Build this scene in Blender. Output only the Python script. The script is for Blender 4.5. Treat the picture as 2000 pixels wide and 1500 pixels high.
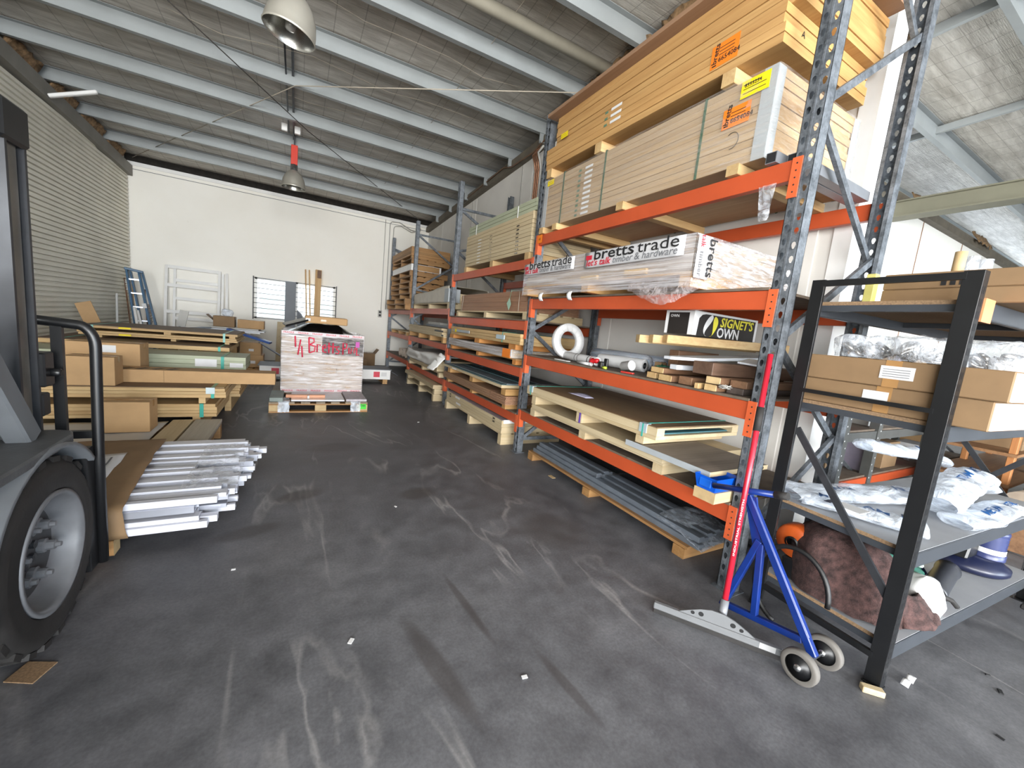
import bpy, math, random
from mathutils import Vector, Matrix, Euler, Quaternion, noise
random.seed(7)
for _o in list(bpy.data.objects): bpy.data.objects.remove(_o)
SC = bpy.context.scene
COL = SC.collection
# ---------------------------------------------------------------- camera
cam = bpy.data.cameras.new('camera'); cam.lens = 13.921; cam.sensor_width = 36.0; cam.sensor_fit = 'HORIZONTAL'
cam.clip_start = 0.02; cam.clip_end = 300
camo = bpy.data.objects.new('camera', cam); COL.objects.link(camo)
M3 = Matrix(((0.877095, -0.023162, -0.479758), (-0.469792, 0.166588, -0.866916), (0.100002, 0.985754, 0.135232)))
camo.matrix_world = Matrix.Translation((0, 0, 1.48)) @ M3.to_4x4()
SC.camera = camo
# ---------------------------------------------------------------- world / light / exposure
SC.view_settings.view_transform = 'Standard'; SC.view_settings.look = 'None'
SC.view_settings.gamma = 1.0; SC.view_settings.use_curve_mapping = False
SC.view_settings.exposure = 1.27
cy = SC.cycles; cy.max_bounces = 8; cy.diffuse_bounces = 4; cy.glossy_bounces = 3; cy.transmission_bounces = 3; cy.transparent_max_bounces = 7
cy.caustics_reflective = False; cy.caustics_refractive = False; cy.use_adaptive_sampling = True; cy.adaptive_threshold = 0.035
W = bpy.data.worlds.new('sky'); SC.world = W; W.use_nodes = True
bg = W.node_tree.nodes['Background']; bg.inputs[0].default_value = (0.80, 0.90, 1.0, 1); bg.inputs[1].default_value = 3.6
def area(name, loc, rot, sx, sy, power, col):
    l = bpy.data.lights.new(name, 'AREA'); l.shape = 'RECTANGLE'; l.size = sx; l.size_y = sy; l.energy = power; l.color = col
    o = bpy.data.objects.new(name, l); COL.objects.link(o); o.location = loc; o.rotation_euler = rot; return o
# daylight through the open doorways: hall front and side hall front; left light added to brighten the rack fronts
area('daylight_hall_doorway', (-0.3, -8.9, 2.15), (math.radians(95), 0, 0), 6.2, 4.1, 900, (1.0, 0.98, 0.95))
area('added_left_fill', (-3.5, -4.6, 2.1), (math.radians(93), 0, math.radians(-90)), 5.8, 4.0, 400, (1.0, 0.975, 0.94))  # no doorway known here; added to light the aisle faces of the rack
area('daylight_side_doorway', (7.2, -8.9, 2.15), (math.radians(94), 0, 0), 6.4, 4.1, 350, (0.78, 0.89, 1.0))
# ================================================================ materials
def _nt(name):
    m = bpy.data.materials.new(name); m.use_nodes = True
    nt = m.node_tree; return m, nt, nt.nodes['Principled BSDF']
def _n(nt, t, **kw):
    n = nt.nodes.new(t)
    for k, v in kw.items():
        if k in n.inputs.keys(): n.inputs[k].default_value = v
        else: setattr(n, k, v)
    return n
def c4(c): return (c[0], c[1], c[2], 1.0)
def srgb(r, g, b):
    f = lambda u: (u/255/12.92) if u/255 <= 0.04045 else ((u/255+0.055)/1.055)**2.4
    return (f(r), f(g), f(b))
def coords(nt, scale=(1, 1, 1), rnd=0.0, rot=(0, 0, 0), kind='Object'):
    tc = _n(nt, 'ShaderNodeTexCoord'); mp = _n(nt, 'ShaderNodeMapping')
    mp.inputs['Scale'].default_value = scale; mp.inputs['Rotation'].default_value = rot
    nt.links.new(tc.outputs[kind], mp.inputs['Vector'])
    if rnd:
        oi = _n(nt, 'ShaderNodeObjectInfo'); mu = _n(nt, 'ShaderNodeMath', operation='MULTIPLY'); mu.inputs[1].default_value = rnd
        nt.links.new(oi.outputs['Random'], mu.inputs[0]); nt.links.new(mu.outputs[0], mp.inputs['Location'])
    return mp.outputs['Vector']
def ramp(nt, fac, stops):
    r = _n(nt, 'ShaderNodeValToRGB'); e = r.color_ramp.elements
    while len(e) < len(stops): e.new(0.5)
    for i, (p, c) in enumerate(stops): e[i].position = p; e[i].color = c4(c)
    nt.links.new(fac, r.inputs['Fac']); return r.outputs['Color']
def mixc(nt, fac, a, b, mode='MIX'):
    m = _n(nt, 'ShaderNodeMix', data_type='RGBA', blend_type=mode)
    for s, v in ((m.inputs['Factor'], fac), (m.inputs['A'], a), (m.inputs['B'], b)):
        if hasattr(v, 'links'): nt.links.new(v, s)
        elif s.type == 'VALUE': s.default_value = v
        else: s.default_value = c4(v)
    return m.outputs['Result']
def noise_t(nt, vec, scale, detail=4, rough=0.55, dist=0.0):
    n = _n(nt, 'ShaderNodeTexNoise'); n.inputs['Scale'].default_value = scale; n.inputs['Detail'].default_value = detail
    n.inputs['Roughness'].default_value = rough; n.inputs['Distortion'].default_value = dist
    nt.links.new(vec, n.inputs['Vector']); return n.outputs['Fac']
def bump(nt, bs, h, strength=0.2, dist=0.01):
    b = _n(nt, 'ShaderNodeBump'); b.inputs['Strength'].default_value = strength; b.inputs['Distance'].default_value = dist
    nt.links.new(h, b.inputs['Height']); nt.links.new(b.outputs['Normal'], bs.inputs['Normal'])
MATS = {}
def mat(name, col, rough=0.5, metal=0.0, var=0.08, vs=6.0, bmp=0.0, bs=60.0, spec=0.5, scale=(1, 1, 1), objvar=0.0, k=0.80):
    """painted / plain surface with a little noise in its colour"""
    if name in MATS: return MATS[name]
    col = tuple(x*k for x in col)
    m, nt, b = _nt(name); v = coords(nt, scale, 17.0)
    f = noise_t(nt, v, vs, 5)
    a = tuple(max(0, x*(1-var*1.6)) for x in col); c = tuple(min(1, x*(1+var)) for x in col)
    out = ramp(nt, f, ((0.3, a), (0.7, c)))
    if objvar:
        oi = _n(nt, 'ShaderNodeObjectInfo')
        h = _n(nt, 'ShaderNodeHueSaturation'); mr = _n(nt, 'ShaderNodeMapRange'); mr.inputs[3].default_value = 1-objvar; mr.inputs[4].default_value = 1+objvar
        nt.links.new(oi.outputs['Random'], mr.inputs[0]); nt.links.new(mr.outputs[0], h.inputs['Value']); nt.links.new(out, h.inputs['Color']); out = h.outputs['Color']
    nt.links.new(out, b.inputs['Base Color'])
    b.inputs['Roughness'].default_value = rough; b.inputs['Metallic'].default_value = metal
    b.inputs['Specular IOR Level'].default_value = spec
    if bmp: bump(nt, b, noise_t(nt, v, bs, 3), bmp, 0.005)
    MATS[name] = m; return m
def wood(name, light, dark, axis='Y', grain=55.0, rough=0.6, ring=0.0, objvar=0.1):
    """timber: noise stretched along one axis, a few wider bands, slight change from piece to piece"""
    if name in MATS: return MATS[name]
    light = tuple(x*0.72 for x in light); dark = tuple(x*0.72 for x in dark)
    m, nt, b = _nt(name); k = 0.05
    sc = {'X': (k, 1, 1), 'Y': (1, k, 1), 'Z': (1, 1, k)}[axis]
    v = coords(nt, sc, 31.0)
    f1 = noise_t(nt, v, grain, 6, 0.65, 0.3); f2 = noise_t(nt, v, grain*0.18, 3, 0.5, 0.6)
    ad = _n(nt, 'ShaderNodeMath', operation='MULTIPLY_ADD'); ad.inputs[1].default_value = 0.5; nt.links.new(f1, ad.inputs[0])
    m2 = _n(nt, 'ShaderNodeMath', operation='MULTIPLY'); m2.inputs[1].default_value = 0.5; nt.links.new(f2, m2.inputs[0]); nt.links.new(m2.outputs[0], ad.inputs[2])
    out = ramp(nt, ad.outputs[0], ((0.33, dark), (0.5, tuple((p+q)/2*1.02 for p, q in zip(light, dark))), (0.66, light)))
    oi = _n(nt, 'ShaderNodeObjectInfo'); h = _n(nt, 'ShaderNodeHueSaturation'); mr = _n(nt, 'ShaderNodeMapRange')
    mr.inputs[3].default_value = 1-objvar; mr.inputs[4].default_value = 1+objvar
    nt.links.new(oi.outputs['Random'], mr.inputs[0]); nt.links.new(mr.outputs[0], h.inputs['Value']); nt.links.new(out, h.inputs['Color'])
    nt.links.new(h.outputs['Color'], b.inputs['Base Color']); b.inputs['Roughness'].default_value = rough
    bump(nt, b, f1, 0.12, 0.004)
    MATS[name] = m; return m
def film(name, tint, cover=0.25, rough=0.12, streak=(1, 0.12, 6), scale=9.0, lo=0.35, hi=0.75, bmp=0.8):
    """clear stretch film / poly bag: see-through with milky, glossy creases"""
    if name in MATS: return MATS[name]
    m, nt, b = _nt(name); v = coords(nt, streak, 11.0)
    f = noise_t(nt, v, scale, 6, 0.6, 0.8)
    b.inputs['Base Color'].default_value = c4(tint); b.inputs['Roughness'].default_value = rough
    b.inputs['Specular IOR Level'].default_value = 0.8
    bump(nt, b, f, bmp, 0.03)
    tr = _n(nt, 'ShaderNodeBsdfTransparent'); mx = _n(nt, 'ShaderNodeMixShader')
    mr = _n(nt, 'ShaderNodeMapRange'); mr.inputs[1].default_value = lo; mr.inputs[2].default_value = hi; mr.inputs[3].default_value = cover*0.35; mr.inputs[4].default_value = min(1, cover*2.2)
    nt.links.new(f, mr.inputs[0]); nt.links.new(mr.outputs[0], mx.inputs[0])
    nt.links.new(tr.outputs[0], mx.inputs[1]); nt.links.new(b.outputs[0], mx.inputs[2])
    nt.links.new(mx.outputs[0], nt.nodes['Material Output'].inputs['Surface'])
    MATS[name] = m; return m
# ================================================================ mesh builder
class B:
    def __init__(s): s.v = []; s.f = []; s.s = []; s.mi = []; s.cur = 0
    def add(s, vs, fs, smooth=False):
        o = len(s.v); s.v += [Vector(p) for p in vs]; s.f += [tuple(i+o for i in f) for f in fs]; s.s += [smooth]*len(fs); s.mi += [s.cur]*len(fs); return s
    def m(s, i): s.cur = i; return s
    def box(s, x0, x1, y0, y1, z0, z1):
        return s.add([(x0,y0,z0),(x1,y0,z0),(x1,y1,z0),(x0,y1,z0),(x0,y0,z1),(x1,y0,z1),(x1,y1,z1),(x0,y1,z1)],
                     [(3,2,1,0),(4,5,6,7),(0,1,5,4),(1,2,6,5),(2,3,7,6),(3,0,4,7)])
    def cbox(s, c, d, rot=None):
        M = rot.to_matrix() if isinstance(rot, Euler) else (rot or Matrix.Identity(3)); c = Vector(c)
        x, y, z = d[0]/2, d[1]/2, d[2]/2
        vs = [c + M @ Vector(p) for p in ((-x,-y,-z),(x,-y,-z),(x,y,-z),(-x,y,-z),(-x,-y,z),(x,-y,z),(x,y,z),(-x,y,z))]
        return s.add(vs, [(3,2,1,0),(4,5,6,7),(0,1,5,4),(1,2,6,5),(2,3,7,6),(3,0,4,7)])
    def bar(s, p, q, w, h, up=(0, 0, 1)):
        p = Vector(p); q = Vector(q); d = (q-p).normalized(); u = Vector(up)
        sd = d.cross(u)
        if sd.length < 1e-4: sd = d.cross(Vector((1, 0, 0)))
        sd.normalize(); u = sd.cross(d).normalized(); a = sd*w/2; b = u*h/2
        vs = [p-a-b, p+a-b, p+a+b, p-a+b, q-a-b, q+a-b, q+a+b, q-a+b]
        return s.add(vs, [(0,1,2,3)[::-1], (4,5,6,7), (0,1,5,4), (1,2,6,5), (2,3,7,6), (3,0,4,7)])
    def prism(s, poly, a, b, ax='Y'):
        """2-D polygon swept between a and b along an axis"""
        f = {'X': lambda p, t: (t, p[0], p[1]), 'Y': lambda p, t: (p[0], t, p[1]), 'Z': lambda p, t: (p[0], p[1], t)}[ax]
        n = len(poly); vs = [f(p, a) for p in poly]+[f(p, b) for p in poly]
        fs = [tuple(range(n))[::-1], tuple(range(n, 2*n))]+[(i, (i+1) % n, n+(i+1) % n, n+i) for i in range(n)]
        return s.add(vs, fs)
    def tube(s, pts, r, n=8, caps=True, closed=False):
        pts = [Vector(p) for p in pts]; N = len(pts); rr = r if isinstance(r, (list, tuple)) else [r]*N
        o = len(s.v); ref = None; vs = []
        for i, p in enumerate(pts):
            if closed: d = pts[(i+1) % N]-pts[i-1]
            else: d = pts[min(i+1, N-1)]-pts[max(i-1, 0)]
            d.normalize()
            if ref is None:
                ref = d.orthogonal().normalized()
            ref = (ref-d*ref.dot(d)).normalized(); b2 = d.cross(ref)
            for k in range(n):
                t = 2*math.pi*k/n; vs.append(p+(ref*math.cos(t)+b2*math.sin(t))*rr[i])
        fs = []
        for i in range(N if closed else N-1):
            j = (i+1) % N
            for k in range(n): fs.append((i*n+k, i*n+(k+1) % n, j*n+(k+1) % n, j*n+k))
        s.add(vs, fs, True)
        if caps and not closed:
            s.f += [tuple(o+k for k in range(n))[::-1], tuple(o+(N-1)*n+k for k in range(n))]; s.s += [False, False]; s.mi += [s.cur]*2
        return s
    def lathe(s, prof, n=24, M=None, cap0=False, cap1=False, smooth=True):
        """profile of (radius, height) turned about local z"""
        M = M or Matrix.Identity(4); o = len(s.v); vs = []
        for r, z in prof:
            for k in range(n):
                t = 2*math.pi*k/n; vs.append(M @ Vector((r*math.cos(t), r*math.sin(t), z)))
        fs = [(i*n+k, i*n+(k+1) % n, (i+1)*n+(k+1) % n, (i+1)*n+k) for i in range(len(prof)-1) for k in range(n)]
        s.add(vs, fs, smooth)
        if cap0: s.f.append(tuple(o+k for k in range(n))[::-1]); s.s.append(False); s.mi.append(s.cur)
        if cap1: s.f.append(tuple(o+(len(prof)-1)*n+k for k in range(n))); s.s.append(False); s.mi.append(s.cur)
        return s
    def grid(s, fn, nu, nv, smooth=True, thick=0.0):
        """surface fn(u,v) on a grid; with thick it gets a back face"""
        P = [[Vector(fn(i/nu, j/nv)) for j in range(nv+1)] for i in range(nu+1)]
        vs = [p for row in P for p in row]; w = nv+1
        fs = [(i*w+j, (i+1)*w+j, (i+1)*w+j+1, i*w+j+1) for i in range(nu) for j in range(nv)]
        return s.add(vs, fs, smooth)
    def mesh(s, name, mats):
        me = bpy.data.meshes.new(name); me.from_pydata([tuple(p) for p in s.v], [], s.f)
        for mm in (mats if isinstance(mats, (list, tuple)) else [mats]): me.materials.append(mm)
        me.polygons.foreach_set('use_smooth', s.s); me.polygons.foreach_set('material_index', s.mi); me.update(); return me
    def obj(s, name, mats, parent=None, bevel=0.0, label=None, seg=1, solid=0.0, sub=0):
        """links what was built as one object; vertices are in world space unless the parent carries an offset"""
        off = Vector((0, 0, 0))
        if parent is not None and parent.get('_w'): 
            off = Vector(parent['_w'])
        if off.length: s.v = [p-off for p in s.v]
        o = bpy.data.objects.new(name, s.mesh(name, mats)); COL.objects.link(o)
        if parent is not None: o.parent = parent
        if solid: md = o.modifiers.new('thickness', 'SOLIDIFY'); md.thickness = solid; md.offset = 0
        if sub: md = o.modifiers.new('smooth', 'SUBSURF'); md.levels = sub; md.render_levels = sub
        if bevel: md = o.modifiers.new('edge', 'BEVEL'); md.width = bevel; md.segments = seg; md.limit_method = 'ANGLE'; md.harden_normals = False
        if label: o['label'] = label
        if off.length: o['_w'] = tuple(off)
        return o
def tag(o, label=None, cat=None, group=None, kind=None):
    if label: o['label'] = label
    if cat: o['category'] = cat
    if group: o['group'] = group
    if kind: o['kind'] = kind
    return o
def thing(name, label, cat, base=(0, 0, 0), group=None, rz=0.0, local=False):
    """an Empty at the thing's base; its parts are given in world space (or in local space if local / turned)"""
    o = bpy.data.objects.new(name, None); COL.objects.link(o); o.location = base; o.rotation_euler = (0, 0, rz); o.empty_display_size = 0.05
    if not local: o['_w'] = tuple(base)
    return tag(o, label, cat, group)
def sub(parent, o):
    return o
def dup(src, parent=None, loc=None, name=None):
    c = src.copy(); COL.objects.link(c)
    if parent is not None: c.parent = parent
    if loc is not None: c.location = loc
    return c
def one(name, b, m, label, cat, group=None, **kw):
    return tag(b.obj(name, m, **kw), label, cat, group)
def text_mesh(body, size, extrude=0.0006, bold=0.0, shear=0.0, align='LEFT'):
    cu = bpy.data.curves.new('t', 'FONT'); cu.body = body; cu.size = size; cu.extrude = extrude; cu.offset = bold; cu.shear = shear
    cu.align_x = align; cu.resolution_u = 2
    o = bpy.data.objects.new('t', cu); COL.objects.link(o)
    dg = bpy.context.evaluated_depsgraph_get(); me = bpy.data.meshes.new_from_object(o.evaluated_get(dg))
    bpy.data.objects.remove(o); bpy.data.curves.remove(cu); return me
def text(body, size, M, m, parent, name='lettering', width=None, **kw):
    """flat printed lettering placed by a 4x4 matrix (x along the line, z out of the surface)"""
    me = text_mesh(body, size, **kw)
    if width and len(me.vertices):
        xs = [v.co.x for v in me.vertices]; k = width/max(1e-6, max(xs)-min(xs))
        for v in me.vertices: v.co.x *= k
    me.materials.clear(); me.materials.append(m)
    me.transform(M)
    if parent is not None and parent.get('_w'): me.transform(Matrix.Translation(-Vector(parent['_w'])))
    o = bpy.data.objects.new(name, me); COL.objects.link(o)
    if parent is not None: o.parent = parent
    return o
def frame(o, x, z):
    """matrix with origin o, x axis x, z axis z"""
    x = Vector(x).normalized(); z = Vector(z).normalized(); y = z.cross(x).normalized()
    M = Matrix.Identity(4)
    for i in range(3): M[i][0] = x[i]; M[i][1] = y[i]; M[i][2] = z[i]; M[i][3] = o[i]
    return M
# ================================================================ the palette
GALV = None
def galv():
    m, nt, b = _nt('galvanised_steel'); v = coords(nt, (1, 1, 1), 9)
    vo = _n(nt, 'ShaderNodeTexVoronoi'); vo.inputs['Scale'].default_value = 90; nt.links.new(v, vo.inputs['Vector'])
    f = noise_t(nt, v, 14, 6, 0.7)
    c1 = ramp(nt, vo.outputs['Color'], ((0.1, srgb(80, 86, 92)), (0.9, srgb(118, 124, 131))))
    c2 = ramp(nt, f, ((0.35, srgb(58, 62, 67)), (0.62, srgb(146, 152, 159))))
    nt.links.new(mixc(nt, 0.55, c1, c2), b.inputs['Base Color'])
    b.inputs['Metallic'].default_value = 0.5; b.inputs['Roughness'].default_value = 0.48
    MATS['galv'] = m; return m
GALV = galv()
PURLIN = mat('purlin_steel', srgb(152, 157, 158), 0.45, 0.25, 0.06, 2, k=1)
ORANGE = mat('orange_beam_paint', srgb(196, 84, 46), 0.42, 0, 0.07, 3)
DARKORANGE = mat('orange_connector_paint', srgb(224, 102, 58), 0.4, 0, 0.06, 4)
PINE = wood('pine', srgb(226, 196, 144), srgb(196, 156, 102), 'Y')
PINEX = wood('pine_across', srgb(222, 192, 140), srgb(190, 150, 98), 'X')
PINEZ = wood('pine_upright', srgb(232, 196, 142), srgb(208, 164, 108), 'Z')
PALE = wood('pale_timber', srgb(226, 208, 172), srgb(204, 182, 142), 'Y', 50, objvar=0.06)
PALEX = wood('pale_timber_across', srgb(226, 208, 172), srgb(200, 176, 134), 'X', 50, objvar=0.06)
BLOND = wood('blond_lamella', srgb(208, 180, 142), srgb(182, 152, 114), 'Y', 40, objvar=0.05)
BLONDX = wood('blond_lamella_end', srgb(222, 188, 142), srgb(190, 150, 104), 'X', 40, objvar=0.05)
HONEY = wood('honey_lamella', srgb(222, 178, 116), srgb(186, 138, 82), 'Y', 40, objvar=0.06)
HONEYX = wood('honey_lamella_end', srgb(228, 186, 120), srgb(188, 140, 82), 'X', 40, objvar=0.06)
REDWOOD = wood('brown_hardwood', srgb(150, 112, 84), srgb(108, 76, 54), 'Y', 45)
REDPLY = wood('brown_ply_face', srgb(178, 142, 112), srgb(150, 114, 86), 'Y', 30, objvar=0.05)
PALLET = wood('pallet_timber', srgb(214, 172, 112), srgb(176, 128, 74), 'X', 40, objvar=0.16)
PALLETY = wood('pallet_timber_long', srgb(214, 174, 116), srgb(172, 126, 76), 'Y', 40, objvar=0.16)
OLDPALLET = wood('old_pallet_timber', srgb(190, 146, 94), srgb(150, 106, 62), 'Y', 40, objvar=0.2)
OLDPALLETX = wood('old_pallet_timber_across', srgb(196, 152, 98), srgb(152, 108, 62), 'X', 40, objvar=0.2)
CHIP = mat('chipboard', srgb(150, 122, 92), 0.75, 0, 0.22, 130, 0.2, 200)
DECK = mat('worn_deck_board', srgb(112, 98, 84), 0.75, 0, 0.2, 9)
HARDB = mat('brown_hardboard', srgb(112, 88, 66), 0.6, 0, 0.1, 8)
CARD = mat('cardboard', srgb(196, 158, 112), 0.75, 0, 0.05, 7, objvar=0.06)
CARDB = mat('brown_cardboard', srgb(140, 112, 80), 0.75, 0, 0.06, 7, objvar=0.06)
TAPE = mat('packing_tape', srgb(176, 134, 86), 0.25, 0, 0.05, 12)
WHITE = mat('white_paint', srgb(234, 234, 232), 0.45, 0, 0.03, 5, k=1)
WHITEB = mat('white_board', srgb(226, 230, 236), 0.4, 0, 0.03, 5)
PAPER = mat('white_paper', srgb(236, 236, 236), 0.7, 0, 0.03, 8)
INK = mat('black_ink', srgb(30, 30, 32), 0.6, 0, 0.05)
GREYINK = mat('grey_ink', srgb(120, 122, 126), 0.6, 0, 0.1, 30)
REDINK = mat('red_ink', srgb(206, 40, 62), 0.55, 0, 0.06)
YELLOW = mat('yellow_paper', srgb(250, 224, 20), 0.6, 0, 0.03)
ORPAPER = mat('orange_paper', srgb(246, 134, 30), 0.6, 0, 0.03)
GREENSTRAP = mat('green_strap', srgb(46, 92, 66), 0.3, 0, 0.1)
TEALSTRAP = mat('teal_strap', srgb(62, 176, 160), 0.35, 0, 0.1)
GREYCORNER = mat('grey_corner_board', srgb(176, 182, 186), 0.6, 0, 0.05)
BLACK = mat('black_powder_coat', srgb(24, 25, 27), 0.38, 0, 0.12, 8)
BLACKMATT = mat('black_rubber', srgb(36, 34, 33), 0.75, 0, 0.2, 12, 0.15, 80)
DARKSTEEL = mat('dark_steel', srgb(64, 66, 70), 0.42, 0.4, 0.15, 9)
FGREY = mat('forklift_grey', srgb(108, 112, 116), 0.42, 0, 0.1, 5)
RIMGREY = mat('wheel_rim_paint', srgb(118, 120, 124), 0.5, 0.1, 0.15, 7)
CHROME = mat('polished_steel', srgb(200, 202, 204), 0.18, 0.95, 0.05)
BLUE = mat('blue_gloss_paint', srgb(22, 50, 124), 0.28, 0, 0.1, 6)
BLUEPL = mat('blue_plastic', srgb(10, 92, 214), 0.3, 0, 0.06)
RED = mat('red_anodised_tube', srgb(214, 42, 62), 0.3, 0.2, 0.05)
ALU = mat('mill_aluminium', srgb(206, 210, 222), 0.3, 0.6, 0.06, 3)
ALUW = mat('white_powder_coat_profile', srgb(228, 230, 240), 0.35, 0.1, 0.03, 3)
LAMPALU = mat('spun_aluminium', srgb(206, 202, 190), 0.38, 0.55, 0.05, 4)
LAMPIN = mat('lamp_reflector', srgb(205, 205, 200), 0.25, 0.85, 0.1, 6)
LAMPRED = mat('red_lamp_housing', srgb(226, 60, 38), 0.4, 0, 0.05)
STEELGREY = mat('grey_primed_steel', srgb(120, 128, 138), 0.4, 0.3, 0.12, 8)
SLATE = mat('slate_grey_sheet', srgb(118, 128, 134), 0.5, 0, 0.08, 4)
TEALPLY = mat('teal_coated_board', srgb(104, 134, 140), 0.5, 0, 0.08, 4)
COPPER = mat('copper_pipe', srgb(156, 112, 86), 0.35, 0.6, 0.1)
SAGE = mat('sage_coated_panel', srgb(182, 188, 160), 0.5, 0, 0.05, 5)
ROLLW = mat('white_roll', srgb(222, 222, 222), 0.5, 0, 0.04, 9)
PVC = mat('grey_conduit', srgb(196, 194, 188), 0.45, 0, 0.05)
WRAP = film('stretch_film', srgb(246, 244, 247), 0.34)
WRAPV = film('stretch_film_heavy', srgb(232, 232, 234), 0.5, 0.1, (0.25, 0.25, 7), 8)
BAG = film('clear_poly_bag', srgb(226, 232, 240), 0.34, 0.12, (1, 1, 1), 14, 0.4, 0.7, 1.0)
MILKY = film('milky_poly_sheet', srgb(222, 230, 240), 0.75, 0.2, (1, 1, 1), 9, 0.3, 0.7, 0.8)
BLACKFILM = mat('black_plastic_film', srgb(20, 20, 22), 0.16, 0, 0.2, 20, 0.9, 14)
FELT = mat('maroon_felt', srgb(78, 55, 52), 0.95, 0, 0.45, 34, 0.8, 160)
PINKINK = mat('pink_spray_paint', srgb(240, 60, 92), 0.5, 0, 0.04)
LIMEP = mat('lime_paper', srgb(70, 224, 60), 0.6, 0, 0.03)
NAVY = mat('navy_plastic', srgb(28, 34, 62), 0.35, 0, 0.1)
NAVYCLOTH = mat('navy_cloth', srgb(22, 44, 104), 0.8, 0, 0.15, 20, 0.3, 40)
LADDERBLUE = mat('blue_fibreglass', srgb(62, 104, 138), 0.45, 0, 0.06)
TURQ = mat('green_plastic', srgb(30, 92, 78), 0.45, 0, 0.1)
GREYFOAM = mat('grey_sheet', srgb(136, 142, 150), 0.6, 0, 0.06, 3)
TAN = mat('tan_block', srgb(206, 178, 132), 0.7, 0, 0.1, 14)
# ================================================================ the building
YF = 12.55; XL = -3.42; XR = 3.50
def zb(y): return 4.385+(11.35-y)*0.0435            # underside of the purlins (roof falls towards the far wall)
def concrete():
    m, nt, b = _nt('stained_concrete'); v = coords(nt)
    f1 = noise_t(nt, v, 0.55, 6, 0.6, 0.4); f2 = noise_t(nt, v, 5.0, 8, 0.65); f3 = noise_t(nt, v, 70, 3, 0.6)
    c = ramp(nt, f1, ((0.34, srgb(84, 85, 89)), (0.52, srgb(96, 97, 101)), (0.68, srgb(113, 114, 117))))
    c = mixc(nt, 0.6, c, ramp(nt, f2, ((0.3, srgb(120, 118, 118)), (0.7, srgb(218, 216, 214)))), 'OVERLAY')
    # pale tyre scuffs: thin bright streaks where a stretched, warped noise crosses its middle
    v2 = coords(nt, (1.3, 0.32, 1), 0, (0, 0, 0.5)); s1 = noise_t(nt, v2, 1.3, 4, 0.5, 0.9)
    p = _n(nt, 'ShaderNodeMath', operation='SUBTRACT'); p.inputs[1].default_value = 0.5; nt.links.new(s1, p.inputs[0])
    q = _n(nt, 'ShaderNodeMath', operation='ABSOLUTE'); nt.links.new(p.outputs[0], q.inputs[0])
    sc = ramp(nt, q.outputs[0], ((0.0, (0.42, 0.42, 0.42)), (0.02, (0.0, 0.0, 0.0))))
    msk = ramp(nt, noise_t(nt, v, 1.1, 3, 0.5), ((0.46, (0, 0, 0)), (0.6, (1, 1, 1))))
    k = mixc(nt, 1.0, sc, msk, 'MULTIPLY')
    c = mixc(nt, k, c, srgb(168, 166, 164))
    c = mixc(nt, 0.25, c, ramp(nt, f3, ((0.3, (0.2, 0.2, 0.2)), (0.7, (0.8, 0.8, 0.8)))), 'OVERLAY')
    # old oil and tyre stains, each with its own place
    for (cx, cy), ang, L, Wd, amt in (((0.57, 1.45), -1.36, 0.40, 0.06, 0.55), ((0.83, 1.75), -1.47, 0.34, 0.028, 0.55), ((1.05, 1.15), -1.45, 0.25, 0.03, 0.5), ((0.05, 3.4), 0.4, 0.22, 0.12, 0.6), ((0.95, 3.2), 0.2, 0.2, 0.14, 0.6), ((1.75, 2.3), 0.0, 0.3, 0.3, 0.4), ((-0.25, 2.9), 0.3, 0.25, 0.1, 0.5), ((0.4, 4.6), 0.1, 0.35, 0.2, 0.4)):
        tc = _n(nt, 'ShaderNodeTexCoord'); mp = _n(nt, 'ShaderNodeMapping', vector_type='TEXTURE'); mp.inputs['Location'].default_value = (cx, cy, 0); mp.inputs['Rotation'].default_value = (0, 0, ang); mp.inputs['Scale'].default_value = (L, Wd, 1)
        nt.links.new(tc.outputs['Object'], mp.inputs['Vector']); g = _n(nt, 'ShaderNodeTexGradient', gradient_type='SPHERICAL'); nt.links.new(mp.outputs[0], g.inputs[0])
        ed_ = _n(nt, 'ShaderNodeMath', operation='MULTIPLY'); nt.links.new(g.outputs['Fac'], ed_.inputs[0]); nt.links.new(f2, ed_.inputs[1])
        fa = ramp(nt, ed_.outputs[0], ((0.02, (0, 0, 0)), (0.22, (amt, amt, amt)))); c = mixc(nt, fa, c, srgb(58, 53, 51))
    nt.links.new(c, b.inputs['Base Color'])
    r = ramp(nt, f2, ((0.3, (0.42, 0.42, 0.42)), (0.7, (0.66, 0.66, 0.66)))); nt.links.new(r, b.inputs['Roughness'])
    bump(nt, b, f2, 0.08, 0.01); return m
CONC = concrete()
b = B()
b.box(-9, 22, -9.0, 13.2, -0.2, 0.0); tag(b.obj('floor', CONC), kind='structure')
APRON = mat('pale_concrete_apron', srgb(190, 186, 178), 0.8, 0, 0.08, 1.5)
b = B(); b.box(-40, 60, -60, -9.0, -0.25, -0.02); tag(b.obj('ground', APRON), kind='structure')
def plaster():
    m, nt, b = _nt('cream_painted_panel'); v = coords(nt)
    f1 = noise_t(nt, v, 0.7, 5, 0.6); f2 = noise_t(nt, v, 9, 6, 0.7)
    c = ramp(nt, f1, ((0.3, srgb(244, 241, 232)), (0.7, srgb(249, 247, 240))))
    c = mixc(nt, ramp(nt, f2, ((0.62, (0, 0, 0)), (0.75, (0.35, 0.35, 0.35)))), c, srgb(222, 215, 200))
    nt.links.new(c, b.inputs['Base Color']); b.inputs['Roughness'].default_value = 0.7; bump(nt, b, f2, 0.05, 0.01); return m
CREAM = plaster()
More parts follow.
